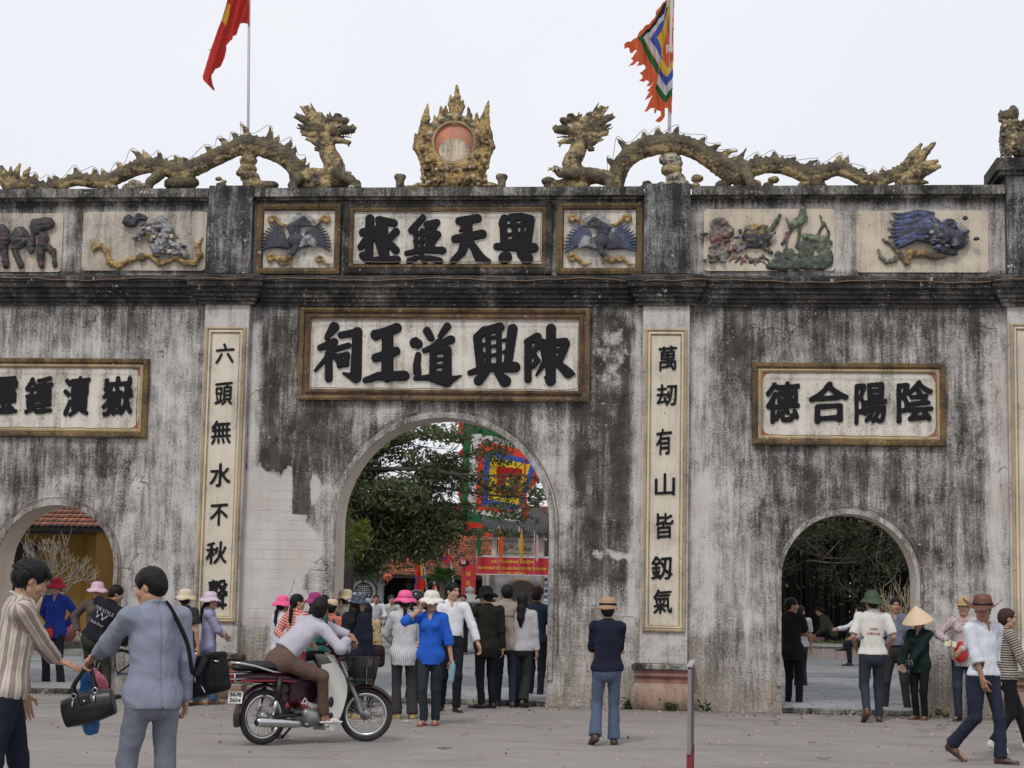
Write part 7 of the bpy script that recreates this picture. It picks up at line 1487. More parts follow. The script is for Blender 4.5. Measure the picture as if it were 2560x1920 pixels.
# two men in the foreground
YA = -12.8; hx = W(232, 1655, YA)
who('youth', (-2, 2100), 1398, -66, 'young man in a striped shirt reaching out one hand, shaggy black hair', C((.50, .46, .38), 'wide', (.30, .22, .21), 15, wr=.45), C((.012, .016, .028)), 'messy', sex='m', hz=.0062, hd=(4, -24), lean=(0, .10), rh=('w', W(172, 1668, YA).x - .02, YA - .1, W(172, 1668, YA).z + .01), lh=(-.22, .12, .82), re=(.5, -.3, -1), grip=.25, fingers={'R': (.25, 1, -.28, -.2, -.2, -1)}, tgt=(60000, 26000, 16000), skin=(.42, .24, .16), lf=(-.1, .2, 0), rf_=(.1, -.12, 0), hem=-.07, sleeve=.97)
who('suit', (366, 2100), 1422, 44, 'man in a grey blue suit seen from behind passing over a handbag', C((.215, .235, .30), wr=.45), C((.15, .16, .20), wr=.45), 'short', sex='m', hz=.0062, hd=(38, -16), hl=0, lh=('w', hx.x + .03, YA, hx.z + .05), le=(-.55, -.5, -.9), rh=(.27, .06, .80), re=(1, -.6, 0), jacket=True, seam=True, hem=-.11, tgt=(60000, 26000, 16000), skin=(.40, .22, .145), fat=.95, grip=.9, fingers={'L': (-.8, .3, -.7, -.2, -.3, -.8)}, lf=(-.16, .10, 0), rf_=(.14, -.04, 0), sleeve=1.0, lean=(0, .03))
# left arch group
who('red', (130, 1718), 1452, 176, 'woman in a blue tracksuit jacket and red sun hat standing in the left arch', C((.02, .045, .30)), DKJ, 'short', ('bucket', C((.40, .02, .045))), lh=(-.12, -.14, .98), rh=(.12, -.14, .98), le=(-1, -.5, 0), re=(1, -.5, 0), jacket=True, shoe=mat('pale_shoe', (.35, .33, .33)), lf=(-.14, 0, 0), rf_=(.14, 0, 0), flare=.015, skin=(.46, .28, .21), hem=-.14)
who('pinkw', (232, 1738), 1462, 190, 'smiling woman in a brown jacket and pale pink hat behind the leaning boy', C((.085, .065, .055)), DKJ, 'short', ('bucket', C((.55, .38, .46), 'hoop', (.45, .25, .33), 40)), lh=(-.17, .02, .92), rh=(.28, .0, .98), re=(1, -.6, -.2), jacket=True, skin=(.38, .2, .13))
bp = G(252, 1750)
who('boy', (246, 1750), 1462, -6, 'boy in a black printed jacket leaning over a bicycle', C((.012, .012, .018)), C((.03, .032, .022)), 'short', None, H=1.58, sex='m', lean=(.42, .12), hd=(-62, -20), rh=('w', *W(345, 1572, bp.y + .25)), lh=(.10, .42, .98), pel=(-.12, .0, .90), skin=(.36, .2, .13), jacket=True, lf=(-.22, .0, 0), rf_=(.12, .1, 0), re=(.3, .1, -1), hem=-.04)
who('beige', (452, 1765), 1480, -4, 'woman in a dark waistcoat and beige bucket hat hidden behind the man in the suit', C((.03, .028, .028)), C((.03, .03, .035)), 'short', ('bucket', C((.55, .47, .33))), jacket=True, sleeve=.3)
who('lav', (515, 1762), 1487, -78, 'woman in a lavender shirt and pale pink frilled hat, arms folded, facing right', C((.30, .29, .44)), JEANB, 'pony', ('frill', C((.58, .46, .54), 'flower', (.40, .28, .38), 55)), lh=(.10, .24, 1.10), rh=(-.08, .26, 1.06), le=(-1, 0, -.6), re=(1, 0, -.6), shoe=M_shoeb, lf=(-.10, .14, 0), rf_=(.08, -.10, 0), flare=.012, hem=-.12)
# group left of the motorbike
who('pinkg', (697, 1768), 1496, -40, 'girl in a white top and bright pink bucket hat behind the woman in red stripes', C((.56, .57, .60)), JEAN, 'pony', ('bucket', C((.72, .11, .27), 'hoop', (.6, .08, .2), 26)), group=GA)
who('redst', (733, 1782), 1488, -32, 'woman with a long ponytail in a red and white striped cardigan', C((.46, .04, .04), 'hoop', (.55, .42, .34), 26, thr=.1), C((.24, .05, .09)), 'pony', hd=(-38, 0), lh=(-.03, -.12, 1.02), rh=(.14, .20, 1.0), le=(-1, -.3, 0), group=GA)
who('purple', (778, 1772), 1489, -15, 'woman in a teal blouse and speckled purple sun hat with a bow', C((.02, .12, .12)), BLK, 'pony', ('bucket', C((.27, .035, .14), 'flower', (.40, .10, .25), 110)), group=GA)
who('dhair', (803, 1755), 1490, 5, 'dark haired man standing behind the purple hat', DKJ, BLK, 'short', sex='m', group=GA)
who('bcap', (822, 1768), 1504, -20, 'person in a beige knitted cap and salmon top behind the rider', C((.50, .16, .10)), BLK, 'short', ('cap', C((.58, .42, .27))), group=GA)
who('camo', (884, 1797), 1490, -22, 'woman in a black jacket and glossy camouflage hat beside the front wheel', C((.010, .012, .024)), BLK, 'long', ('frill', mat('glossy_camo', (.02, .03, .05), .25, .3, 20, .1, col2=(.30, .40, .45), mixscale=14, lo=.52, hi=.6)), hd=(-30, -6), jacket=True, lf=(-.12, .1, 0), rf_=(.14, -.05, 0, -70), shoe=mat('tan_shoe', (.30, .22, .10)), sandal=False, group=GA)
who('straw', (858, 1748), 1481, 20, 'man in a straw hat behind the camouflage hat', C((.30, .28, .24)), DKJ, 'short', ('bucket', C((.46, .40, .25))), sex='m', group=GA)
who('floral', (912, 1768), 1512, 10, 'woman in a cream and amber floral blouse half hidden by the black jacket', C((.45, .36, .20), 'flower', (.40, .16, .03), 17), C((.04, .03, .02)), 'long', hem=-.2, group=GA)
who('pinkh', (1005, 1797), 1485, 12, 'woman in a pale striped shirt and hot pink bucket hat seen from behind', C((.60, .59, .60), 'pin', (.28, .27, .32), 36, thr=.55), CHAR, 'pony', ('bucket', C((.74, .13, .30), 'hoop', (.62, .09, .22), 22), C((.60, .07, .18))), lh=(-.10, .22, .98), rh=(.02, .22, .98), le=(-1, -.2, -.2), re=(1, -.2, -.2), flare=.028, shoe=mat('yellow_shoe', (.35, .26, .10)), lf=(-.13, 0, 0, 70), rf_=(.13, .02, 0, 10), hem=-.20, group=GA)
who('helm', (1035, 1757), 1486, -35, 'woman in a floral blouse wearing a black motorcycle helmet', C((.42, .36, .34), 'flower', (.22, .13, .13), 30), BLK, 'pony', ('motohelmet', mat('gloss_black_helmet', (.008, .008, .010), .12, .2, bump=0)), hd=(-30, 0), group=GA)
mx = G(1072, 1812)
who('blue', (1072, 1814), 1486, 176, 'woman in a bright blue shirt and white floral hat talking on a phone', C((.016, .095, .46)), C((.022, .030, .036)), 'short', ('frill', C((.66, .63, .57), 'flower', (.40, .34, .26), 46)), rh=(.115, .145, 1.50), re=(1, .25, -1), lh=(-.30, .02, .80), le=(-1, -.6, 0), sleeve=.66, hem=-.14, hd=(8, -4), fingers={'R': (-.25, .1, 1, -.9, .3, .1), 'L': (-.1, .1, -1, .6, .4, 0)}, lf=(-.06, -.10, 0, 8), rf_=(.07, .06, 0, -6), shoe=mat('sandal_red', (.20, .04, .03), .5), sandal=True, flare=.004, grip=.8, hz=.0085, skin=(.40, .225, .15))
who('white', (1122, 1779), 1459, 196, 'tall man in a white shirt looking right behind the woman on the phone', C((.66, .66, .70)), C((.010, .012, .018)), 'short', sex='m', hd=(34, -3), lh=(-.37, .10, .88), rh=(.20, .20, .90), le=(-1, -.4, -.2), lf=(-.10, .12, 0), rf_=(.10, -.12, 0, -20, .02), belt=True, sleeve=.9, hem=-.0, fat=1.0, hz=.0085, skin=(.44, .26, .17), grip=.6)
who('blackj', (1213, 1771), 1473, 22, 'man in a black jacket and black hat holding papers inside the arch', C((.014, .013, .010)), C((.010, .011, .016)), 'short', ('bucket', C((.008, .008, .010))), sex='m', hd=(30, -10), lh=(-.20, .30, 1.16), le=(-1, -.3, -.6), jacket=True, hem=-.20, lf=(-.10, .02, 0, 60), rf_=(.10, .10, 0, 20), group=GA)
who('beigej', (1262, 1767), 1464, 6, 'man in a beige windbreaker with dark print across the shoulders', C((.30, .25, .21), wr=.5), C((.016, .020, .034)), 'short', sex='m', hd=(12, 0), lh=(-.10, .26, 1.06), rh=(.16, .24, 1.06), le=(-1, -.2, -.5), re=(1, -.2, -.5), jacket=True, hem=-.14, fat=1.0, lf=(-.12, .1, 0), rf_=(.12, -.08, 0, -10), group=GA)
who('hood', (1302, 1768), 1486, -6, 'girl with long black hair in a pale grey hoodie and flared trousers', C((.40, .39, .40), wr=.5), C((.020, .026, .022)), 'long', lh=(-.14, .22, .98), jacket=True, hem=-.08, flare=.03, lf=(-.07, .15, 0), rf_=(.08, -.10, 0, -25, .04), group=GA)
who('navycap', (1338, 1748), 1472, -8, 'man in a dark navy sweater and maroon cap at the central right jamb', C((.012, .022, .040)), C((.010, .012, .020)), 'short', ('cap', C((.035, .012, .018))), sex='m', hd=(-10, 0), rh=(.32, .02, .80), lf=(-.10, .05, 0), rf_=(.10, -.02, 0), shoe=mat('grey_shoe', (.3, .3, .3)), group=GA)
# right arch group
who('tee', (1985, 1768), 1497, -28, 'man in a black t-shirt and trousers at the left jamb of the right arch', C((.014, .010, .012)), C((.008, .008, .012)), 'short', sex='m', hd=(-58, -3), lh=(.12, .24, 1.12), rh=(-.10, .26, 1.08), le=(-1, 0, -.5), re=(1, .1, -.4), sleeve=.45, hem=-.20, lean=(-.06, 0), pel=(-.03, 0, .93), lf=(-.09, 0, 0), rf_=(.10, .03, 0), skin=(.38, .2, .13))
who('greyt', (2000, 1725), 1515, 20, 'person in a pale grey t-shirt behind the man in black', C((.40, .42, .46)), C((.03, .03, .04)), 'short', sex='m', hd=(-60, 0), sleeve=.4, rh=(.26, .04, .86), lf=(-.14, -.1, 0))
who('green', (2182, 1805), 1487, 4, 'man in a cream polo shirt and green sun helmet seen from behind', C((.60, .585, .54), wr=.45), C((.028, .032, .048)), 'short', ('pith', mat('olive_green_helmet', (.036, .062, .028), .7, .1)), sex='m', hd=(22, 0), sleeve=.42, hem=-.03, lh=(-.20, .16, 1.0), rh=(.22, .12, .98), belt=False, lf=(-.13, -.20, 0, 10, .10), rf_=(.10, .10, 0, -8), shoe=mat('russet_shoe', (.075, .026, .018), .5), skin=(.34, .19, .12), fat=1.0)
who('slate', (2240, 1782), 1496, 168, 'smiling man in a slate blue short sleeved shirt with keys on his belt', C((.155, .175, .25), wr=.45), C((.030, .030, .030)), 'short', sex='m', hd=(14, -3), sleeve=.45, hem=.02, belt=True, lh=(-.26, .05, .84), rh=(.30, .10, .86), lf=(-.19, .05, 0, 20), rf_=(.19, .02, 0, -25), skin=(.42, .23, .15), fat=1.0)
who('cone', (2300, 1800), 1538, 150, 'woman in a dark green jacket and conical straw hat by the right arch', C((.006, .018, .017)), C((.008, .008, .010)), 'pony', ('cone', mat('palm_leaf', (.62, .47, .32), .7, .08, 20, .15)), lh=(.04, .30, .92), rh=(.22, .20, .84), le=(-1, -.2, -.5), re=(1, -.2, -.2), jacket=True, hem=-.17, hd=(-12, -16), lf=(-.08, 0, 0), rf_=(.09, 0, 0), shoe=M_shoeb)
who('ticket', (2412, 1803), 1500, 166, 'woman with a tan cap and red scarf over her face holding paper slips', C((.46, .38, .38), 'flower', (.16, .10, .16), 40), C((.028, .036, .060)), 'short', ('cap', C((.42, .29, .16))), rh=(.20, .24, 1.12), lh=(.02, .26, 1.0), re=(1, -.2, -.5), hem=-.16, lf=(-.10, 0, 0), rf_=(.10, 0, 0))
who('stripes', (2520, 1880), 1525, -82, 'woman in a black and cream striped top walking right', C((.05, .035, .035), 'hoop', (.40, .36, .30), 34, thr=.1), BLK, 'short', hairmat_=M_hairb, hd=(-6, 0), rh=(.30, .22, .86), lh=(-.2, -.1, .84), lf=(-.07, .34, 0, 0), rf_=(.09, -.16, 0, 0, .06), shoe=mat('white_slipper', (.60, .60, .62)), re=(.6, -1, 0), collar=False)
who('cowboy', (2462, 1908), 1500, -122, 'man in a white shirt and brown leather cowboy hat walking with hands in pockets', C((.60, .62, .68), wr=.5), C((.018, .022, .042)), 'short', ('cowboy', mat('brown_leather', (.125, .045, .025), .55, .3, 8, .2), mat('dark_band', (.03, .012, .01), .5)), sex='m', ty=-26, hd=(-46, -4), rh=(.165, .055, .875), lh=(-.165, .055, .875), re=(1, -.9, 0), le=(-1, -.9, 0), sleeve=.66, hem=-.02, belt=True, lf=(-.06, .20, 0, 4), rf_=(.04, -.30, 0, 0, .11), shoe=mat('tan_leather', (.045, .02, .013), .4), hz=.0085, skin=(.30, .155, .10), pel=(0, 0, .93), flare=.018, rk=(.1, 1, -.1))
# people far inside
FA = 'distant visitors in the courtyard'
def far(x, top, Y, face, lab, shirt, seat=False, **k):
    p = W(x, 1600, Y); p.z = CZ; return person((x, 1600), top, face, lab, shirt, BLK, at=tuple(p), tgt=(3500, 1800, 1600), hz=.014, H=(W(x, top, Y).z - CZ) if not seat else 1.66, group=FA, **k)
far(938, 1522, 22, -172, 'bespectacled man in a white shirt sitting at the left in the courtyard', C((.60, .62, .68)), True, sex='m', pel=(0, 0, .50), lf=(-.12, .42, 0), rf_=(.12, .42, 0), rh=(.14, .40, .62), lh=(-.20, .45, .66), lean=(0, .25), lk=(0, .2, 1), rk=(0, .2, 1), hd=(10, 0))
far(973, 1527, 22.4, -155, 'man in a pale shirt sitting beside the bespectacled man', C((.52, .51, .48)), True, sex='m', pel=(0, 0, .48), lf=(-.12, .42, 0), rf_=(.12, .42, 0), rh=(.12, .40, .62), lh=(-.18, .42, .6), lean=(0, .2), lk=(0, .2, 1), rk=(0, .2, 1), hd=(6, 0))
far(853, 1468, 14, -60, 'man in a dark cap at the left jamb of the central arch', C((.30, .28, .25)), hat=('cap', C((.03, .02, .03))), sex='m', hd=(-60, 0))
far(914, 1487, 46, 20, 'far visitor in a pale blue shirt before the round window', C((.34, .38, .40)), sex='m', sleeve=.4)
far(941, 1491, 46, 0, 'far visitor in a brown jacket before the hall', C((.10, .07, .07)), sex='m', jacket=True)
far(1157, 1488, 15, 176, 'young man in a dark jacket beside the stone lantern', C((.03, .03, .035)), sex='m', jacket=True)
far(1368, 1545, 6, 10, 'person in a pale pink top at the edge of the central arch', C((.55, .45, .52)))
far(1232, 1500, 20, 8, 'visitor in a blue shirt near the shrine gate', C((.08, .12, .25)), sex='m'); far(1290, 1498, 26, 190, 'visitor in white before the shrine arch', C((.5, .5, .5)), sex='m')
far(2083, 1560, 19.3, 78, 'vendor in an olive jacket crouching on the planter', C((.05, .055, .03)), True, pel=(0, 0, .22 + .30), lf=(-.1, .14, .30), rf_=(.1, .14, .30), lean=(0, .5), lh=(-.05, .42, .5), rh=(.1, .42, .5), lk=(0, 1, 1), rk=(0, 1, 1), hd=(0, -20))
far(2160, 1560, 14.0, 108, 'person in a white shirt sitting cross legged behind the green helmet', C((.55, .57, .62)), True, sex='m', pel=(0, 0, .50), lf=(-.12, .42, 0), rf_=(.02, .50, .32), lean=(0, .15), rh=(.1, .55, .78), lh=(-.1, .3, .6), lk=(0, .2, 1), rk=(0, .5, 1), hd=(0, 0))
# -- rider on the motorbike (bike frame: X forward, Y left, Z up)
RB = G(655, 1862); RBh = Vector((G(899, 1849).x - RB.x, G(899, 1849).y - RB.y, 0)); BYAW = math.atan2(RBh.y, RBh.x)
BM = Matrix.Translation(RB) @ Matrix.Rotation(BYAW, 4, 'Z')
bw = lambda x, y, z: ('w', *(BM @ Vector((x, y, z))))
pp = BM @ Vector((.30, 0, 0))
ro, rj = person((700, 1800), 1500, math.degrees(BYAW) - 90, 'man in a grey shirt and brown trousers astride the motorbike leaning on its handlebars', C((.42, .40, .45), wr=.5), C((.115, .072, .055), wr=.5), 'short', at=tuple(pp), H=1.68, sex='m', hz=.0085, pel=(0, -.12, .86), lean=(.12, .71), hd=(34, 20), sit=True,
       rf_=bw(.66, -.18, .20), lf=bw(.40, .30, 0), rh=bw(.80, -.27, 1.03), lh=bw(1.06, -.20, 1.02), re=(.6, -.2, -.5), le=(-.3, -.6, 1), rk=(.6, 1, .25), lk=(-.5, 1, .4), fingers={'L': (.5, .3, -.7, 0, -.3, -.6), 'R': (.1, 1, -.1, 0, 0, -1)}, grip=1.0, belt=True, sleeve=.93, hem=.02, skin=(.33, .17, .11), shoe=mat('white_sandal', (.62, .60, .60)), sandal=True, tgt=(40000, 14000, 12000))
# ================================================================== motorbike
bike = thing('motorbike', 'dark maroon motorbike with a white leg shield, black seat and front basket', 'motorbike', tuple(RB), BYAW)
WB = RBh.length; WR = .272; M_tyre = mat('tyre_rubber', (.022, .022, .023), .85, .2, 20, .3); M_chr = mat('chrome', (.55, .55, .57), .22, .1, bump=.05, metal=1.0); M_alu = mat('dull_alloy', (.26, .26, .26), .45, .2, bump=.1, metal=.7)
M_body = mat('plum_paint', (.035, .008, .018), .25, .15, bump=.02, spec=.5); M_blk = mat('black_plastic', (.012, .012, .013), .45, .2, bump=.1); M_seatm = mat('black_vinyl', (.010, .010, .012), .45, .2, bump=.2); M_shield = mat('white_enamel', (.62, .61, .56), .3, .06, 4, .03, col2=(.5, .48, .42), mixscale=6, lo=.55, hi=.8); M_redp = mat('red_decal', (.20, .012, .018), .35, .1, bump=0)
SM = Matrix.Translation((WB - .30, 0, 0)) @ Matrix.Rotation(-BYAW * .92, 4, 'Z') @ Matrix.Translation((-(WB - .30), 0, 0))   # front end turned towards the camera
def part(mb, nm, m_, par=bike, M=None, label=None, fix=True):
    o = mb.build(nm, m_, par, fix=fix, label=label)
    if M is not None: o.data.transform(M)
    return o
def wheel(x, M=None, R=WR):
    ring = lambda r_, rr, n=44, m=10, sq=1.0: MB().tube([(x + r_ * math.cos(2 * PI * i / n), 0, R + r_ * math.sin(2 * PI * i / n)) for i in range(n)], rr, m, closed=True, flat=(1, sq))
    w = part(ring(R - .030, .030), 'wheel', M_tyre, bike, M, fix=False); part(ring(R - .066, .014, sq=1.5), 'rim', M_chr, w, M, fix=False)
    mb = MB(); mb.tube([(x, -.05, R), (x, .05, R)], .055, 16); mb.tube([(x, -.075, R), (x, .075, R)], .018, 8); part(mb, 'hub', M_alu, w, M)
    mb = MB()
    for i in range(36):
        a = 2 * PI * i / 36; s = -1 if i % 2 else 1; b = a + .5 * (1 if i % 4 < 2 else -1); mb.tube([(x + .045 * math.cos(b), s * .035, R + .045 * math.sin(b)), (x + (R - .07) * math.cos(a), s * .004, R + (R - .07) * math.sin(a))], .0022, 4)
    stuff(part(mb, 'spokes', M_chr, w, M, fix=False)); return w
wheel(0); wheel(WB, SM)
def arcplate(x, a0, a1, r, w, th=.006, n=18, z=WR, tip=None):
    V = []; F = []; m = 7
    for i in range(n):
        t = i / (n - 1); a = math.radians(a0 + (a1 - a0) * t); ww = w if tip is None else w * min(1, (1 - t) * tip + .15)
        for j in range(m): u = -1 + 2 * j / (m - 1); rr = r - .022 * u * u; V.append((x + rr * math.cos(a), u * ww, z + rr * math.sin(a)))
    k = len(V); V += [(x + (p[0] - x) * .975, p[1] * .97, z + (p[2] - z) * .975) for p in V]
    for o_ in (0, k):
        for i in range(n - 1):
            for j in range(m - 1): q = (o_ + i * m + j, o_ + i * m + j + 1, o_ + (i + 1) * m + j + 1, o_ + (i + 1) * m + j); F.append(q if o_ == 0 else q[::-1])
    for i in range(n - 1):
        for j in (0, m - 1): F.append((i * m + j, (i + 1) * m + j, k + (i + 1) * m + j, k + i * m + j))
    return MB().add(V, F, True)
part(arcplate(0, 40, 172, .325, .062), 'rear_mudguard', M_body); part(arcplate(0, 172, 196, .335, .05), 'mud_flap', M_blk); part(arcplate(WB, 150, 22, .305, .058, tip=4), 'front_mudguard', M_body, M=SM)
v = Vol(.009); v.chain([np.array(q) for q in [(-.30, 0, .76), (-.10, 0, .765), (.15, 0, .755), (.35, 0, .735), (.60, 0, .70)]], [.085, .10, .105, .10, .07], flat=((0, 0, 1), .48), k=.03); v.ell((-.16, 0, .79), (.2, .08, .03), k=.03)
link('seat', v.mesh('seat', target=5000), M_seatm, bike)
v = Vol(.009); v.chain([np.array(q) for q in [(-.36, 0, .66), (-.1, 0, .66), (.2, 0, .645), (.5, 0, .60), (.66, 0, .52)]], [.07, .10, .11, .10, .07], flat=((0, 0, 1), .55), k=.03); v.box((.42, 0, .50), (.16, .085, .10), rd=.03, k=.03); v.chain([np.array(q) for q in [(.60, 0, .52), (.74, 0, .46), (.86, 0, .60), (.90, 0, .82)]], [.07, .065, .06, .06], k=.03)
link('bodywork', v.mesh('bodywork', target=7000), M_body, bike)
for s in (-1, 1):
    part(MB().prism([(-.34, .625), (.10, .62), (.30, .605), (.30, .622), (.10, .638), (-.34, .645)], s * .118, s * .108, 'xz'), 'red_stripe', M_redp); part(MB().prism([(.34, .43), (.50, .40), (.62, .31), (.56, .295), (.40, .34)], s * .112, s * .09, 'xz'), 'side_cover', M_redp)
link('lettering', text_mesh('Dream', .09, .20, .002, shear=.3, bold=.002), mat('decal_white', (.6, .6, .6), .5), bike, (.46, -.116, .365), (0, math.radians(20), 0))
for s in (-1, 1):
    mb = MB(); mb.tube([(.03, s * .125, .29), (.07, s * .13, .46)], .020, 10); part(mb, 'shock_absorber', M_chr); mb = MB(); mb.tube([(.068, s * .13, .44), (.10, s * .13, .66)], .027, 10); part(mb, 'shock_cover', M_blk)
    part(MB().tube([(0, s * .085, .272), (.25, s * .09, .28), (.50, s * .07, .29)], .02, 8), 'swing_arm', M_blk)
mb = MB(); mb.tube([(-.17, -.15, .232), (-.165, -.15, .233), (-.12, -.15, .235), (.10, -.145, .222), (.30, -.14, .205), (.40, -.13, .195)], [.030, .042, .05, .048, .04, .02], 14); part(mb, 'silencer', M_chr); MB()
part(MB().tube([(-.172, -.15, .232), (-.178, -.15, .232)], .03, 12), 'silencer_mouth', M_blk); part(MB().tube([(.40, -.13, .195), (.60, -.12, .17), (.74, -.05, .22), (.74, 0, .30)], .016, 8), 'exhaust_pipe', M_alu)
v = Vol(.009); v.cap((.50, -.10, .26), (.50, .10, .26), .095, k=.02); v.cap((.58, -.07, .25), (.78, -.05, .31), .062, k=.02); v.box((.58, 0, .22), (.12, .09, .06), k=.02); v.cap((.44, -.11, .30), (.56, -.11, .23), .05, k=.02)
for i in range(5): v.box((.66 + i * .028, 0, .30), (.006, .085, .075), rd=.004, k=.002)
link('engine', v.mesh('engine', target=6000), M_alu, bike)
part(MB().tube([(.62, -.24, .175), (.62, .24, .175)], .014, 8), 'footpeg_bar', M_alu); part(MB().tube([(.46, .13, .18), (.36, .2, .03)], .012, 6), 'side_stand', M_blk)
part(MB().tube([(.22, -.115, .70), (.02, -.125, .715), (-.20, -.12, .775), (-.34, -.09, .80), (-.39, 0, .805), (-.34, .09, .80), (-.20, .12, .775), (.02, .125, .715), (.22, .115, .70)], .012, 8), 'grab_rail', M_chr)
tl_ = part(MB().box(-.47, -.38, -.07, .07, .60, .70, bev=.015), 'tail_lamp', mat('red_lens', (.30, .01, .012), .2, .05, bump=0)); mb = MB()
for z in (.60, .65, .70): mb.tube([(-.20, -.10, z + .0), (-.40, -.09, z), (-.485, -.06, z), (-.485, .06, z), (-.40, .09, z), (-.20, .10, z)], .006, 5)
part(mb.tube([(-.40, -.092, .60), (-.40, -.092, .70)], .006, 5), 'lamp_guard', M_chr, tl_)
MP = Matrix.Translation((-.345, -.03, .475)) @ Matrix.Rotation(-PI / 2 + BYAW * .9, 4, 'Z') @ Matrix.Rotation(math.radians(-18), 4, 'X')
pl = part(MB().box(-.07, .07, -.004, .004, -.065, .055, bev=.002), 'number_plate', mat('plate_white', (.62, .62, .58), .5, .1, bump=0), M=MP)
for tx, z in (('54-F8', .002), ('2604', -.053)): o = link('lettering', text_mesh(tx, .056, .115, .0015, bold=.002), M_blk, pl); o.data.transform(MP @ Matrix.Translation((0, -.006, z)))
V = []; F = []; n, m = 16, 9
for i in range(n):
    t = i / (n - 1); z = .11 + .76 * t; xc = .80 + .17 * math.sin(min(t * 1.15, 1) * PI * .62) - .13 * max(0, t - .72) / .28 + (WB - 1.19) * .5
    for j in range(m): u = -1 + 2 * j / (m - 1); ww = .105 + .085 * math.sin(PI * min(1, t * .9 + .12)); V.append((xc - .15 * abs(u) ** 1.6 * (.6 + .4 * t), u * ww, z))
k = len(V); V += [(p[0] - .014, p[1] * .985, p[2]) for p in V]
for o_ in (0, k):
    for i in range(n - 1):
        for j in range(m - 1): q = (o_ + i * m + j, o_ + i * m + j + 1, o_ + (i + 1) * m + j + 1, o_ + (i + 1) * m + j); F.append(q if o_ == 0 else q[::-1])
for i in range(n - 1):
    for j in (0, m - 1): F.append((i * m + j, (i + 1) * m + j, k + (i + 1) * m + j, k + i * m + j))
for j in range(m - 1): F += [(j, j + 1, k + j + 1, k + j), ((n - 1) * m + j, (n - 1) * m + j + 1, k + (n - 1) * m + j + 1, k + (n - 1) * m + j)]
part(MB().add(V, F, True), 'leg_shield', M_shield)
BI = BM.inverted()
def onbike(px, py, yl):                            # where a sight line meets the plane y = yl of the bike frame
    o_, d_ = BI @ Vector((0, -CAM_D, CAM_H)), BI.to_3x3() @ ray(px, py); t = (yl - o_.y) / d_.y; q = o_ + d_ * t; return (q.x, q.z)
wing = [onbike(560 + a / 3.607, 1440 + b / 3.607, -.19) for a, b in [(880, 800), (1000, 780), (1040, 840), (1082, 905), (1105, 985), (1100, 1080), (1080, 1160), (1055, 1240), (1025, 1310), (995, 1375), (955, 1398), (915, 1388), (903, 1340), (925, 1290), (940, 1230), (936, 1130), (935, 1000), (918, 900), (885, 850)]]
for s in (-1, 1): part(MB().prism(wing, s * .205, s * .182), 'shield_side', M_shield)
v = Vol(.008); v.chain([np.array(q) for q in [(.80, -.17, .16), (.80, -.175, .3), (.83, -.185, .5), (.84, -.185, .7), (.82, -.13, .86)]], [.045, .05, .06, .06, .04], flat=((0, 1, 0), .3), k=.02); v.chain([np.array(q) for q in [(.80, .17, .16), (.80, .175, .3), (.83, .185, .5), (.84, .185, .7), (.82, .13, .86)]], [.045, .05, .06, .06, .04], flat=((0, 1, 0), .3), k=.02)

for (x, z, rx, rz) in ((*onbike(828, 1755, -.207), .032, .055), (*onbike(827, 1789, -.207), .030, .032)): o = MB().sphere((x, -.207, z), (rx, .006, rz), 16, 8); part(o, 'air_vent', M_blk)
HD = (WB - .30, 0, .86); hx_ = WB - .34
for s in (-1, 1): part(MB().tube([(WB - .26, s * .055, .80), (WB - .10, s * .07, .46), (WB - .045, s * .075, .30), (WB, s * .075, .272)], [.022, .024, .026, .022], 10), 'fork_leg', M_alu, M=SM)
v = Vol(.008); v.ell((hx_ + .02, 0, .95), (.10, .13, .075), k=.03, col=0); v.ell((hx_ + .10, 0, .94), (.06, .085, .065), k=.02); v.cap((hx_, 0, .82), (hx_, 0, .92), .05, k=.03)
for s in (-1, 1): v.cap((hx_ - .02, s * .10, .96), (hx_ - .08, s * .17, .985), .035, .025, k=.03)
o = link('handlebar_cowl', v.mesh('handlebar_cowl', target=4000), M_body, bike); o.data.transform(SM)
part(MB().sphere((hx_ + .145, 0, .94), (.025, .068, .055), 16, 10), 'headlamp', mat('lamp_glass', (.5, .5, .5), .1, .05, bump=0), M=SM)
part(MB().tube([(hx_ - .12, -.33, .985), (hx_ - .06, -.16, .975), (hx_ - .06, .16, .975), (hx_ - .12, .33, .985)], .012, 8), 'handlebar', M_chr, M=SM)
for s in (-1, 1):
    part(MB().tube([(hx_ - .125, s * .35, .986), (hx_ - .085, s * .22, .980)], .019, 10), 'grip', M_blk, M=SM); part(MB().tube([(hx_ - .02, s * .18, .985), (hx_ - .04, s * .32, .975)], .006, 6), 'brake_lever', M_chr, M=SM)
    mr = part(MB().tube([(hx_ - .06, s * .19, .98), (hx_ - .03, s * .22, 1.10), (hx_ - .05, s * .25, 1.16)], .006, 6), 'mirror_stem', M_blk, M=SM); part(MB().sphere((hx_ - .055, s * .27, 1.185), (.014, .06, .042), 14, 8), 'mirror', M_blk, M=SM)
    part(MB().sphere((hx_ + .04, s * .15, .95), (.03, .022, .022), 10, 8), 'indicator', mat('amber_lens', (.5, .18, .02), .3, bump=0), M=SM)
mb = MB(); bx0, bx1, by, bz0, bz1 = WB - .17, WB + .07, .14, .62, .84                  # wire basket
R4 = lambda z, e: [(bx0 - e * .3, -by - e, z), (bx1 + e, -by - e, z), (bx1 + e, by + e, z), (bx0 - e * .3, by + e, z)]
for i in range(8): z = bz0 + (bz1 - bz0) * i / 7; mb.tube(R4(z, .035 * i / 7), .0045 if i < 7 else .008, 5, closed=True)
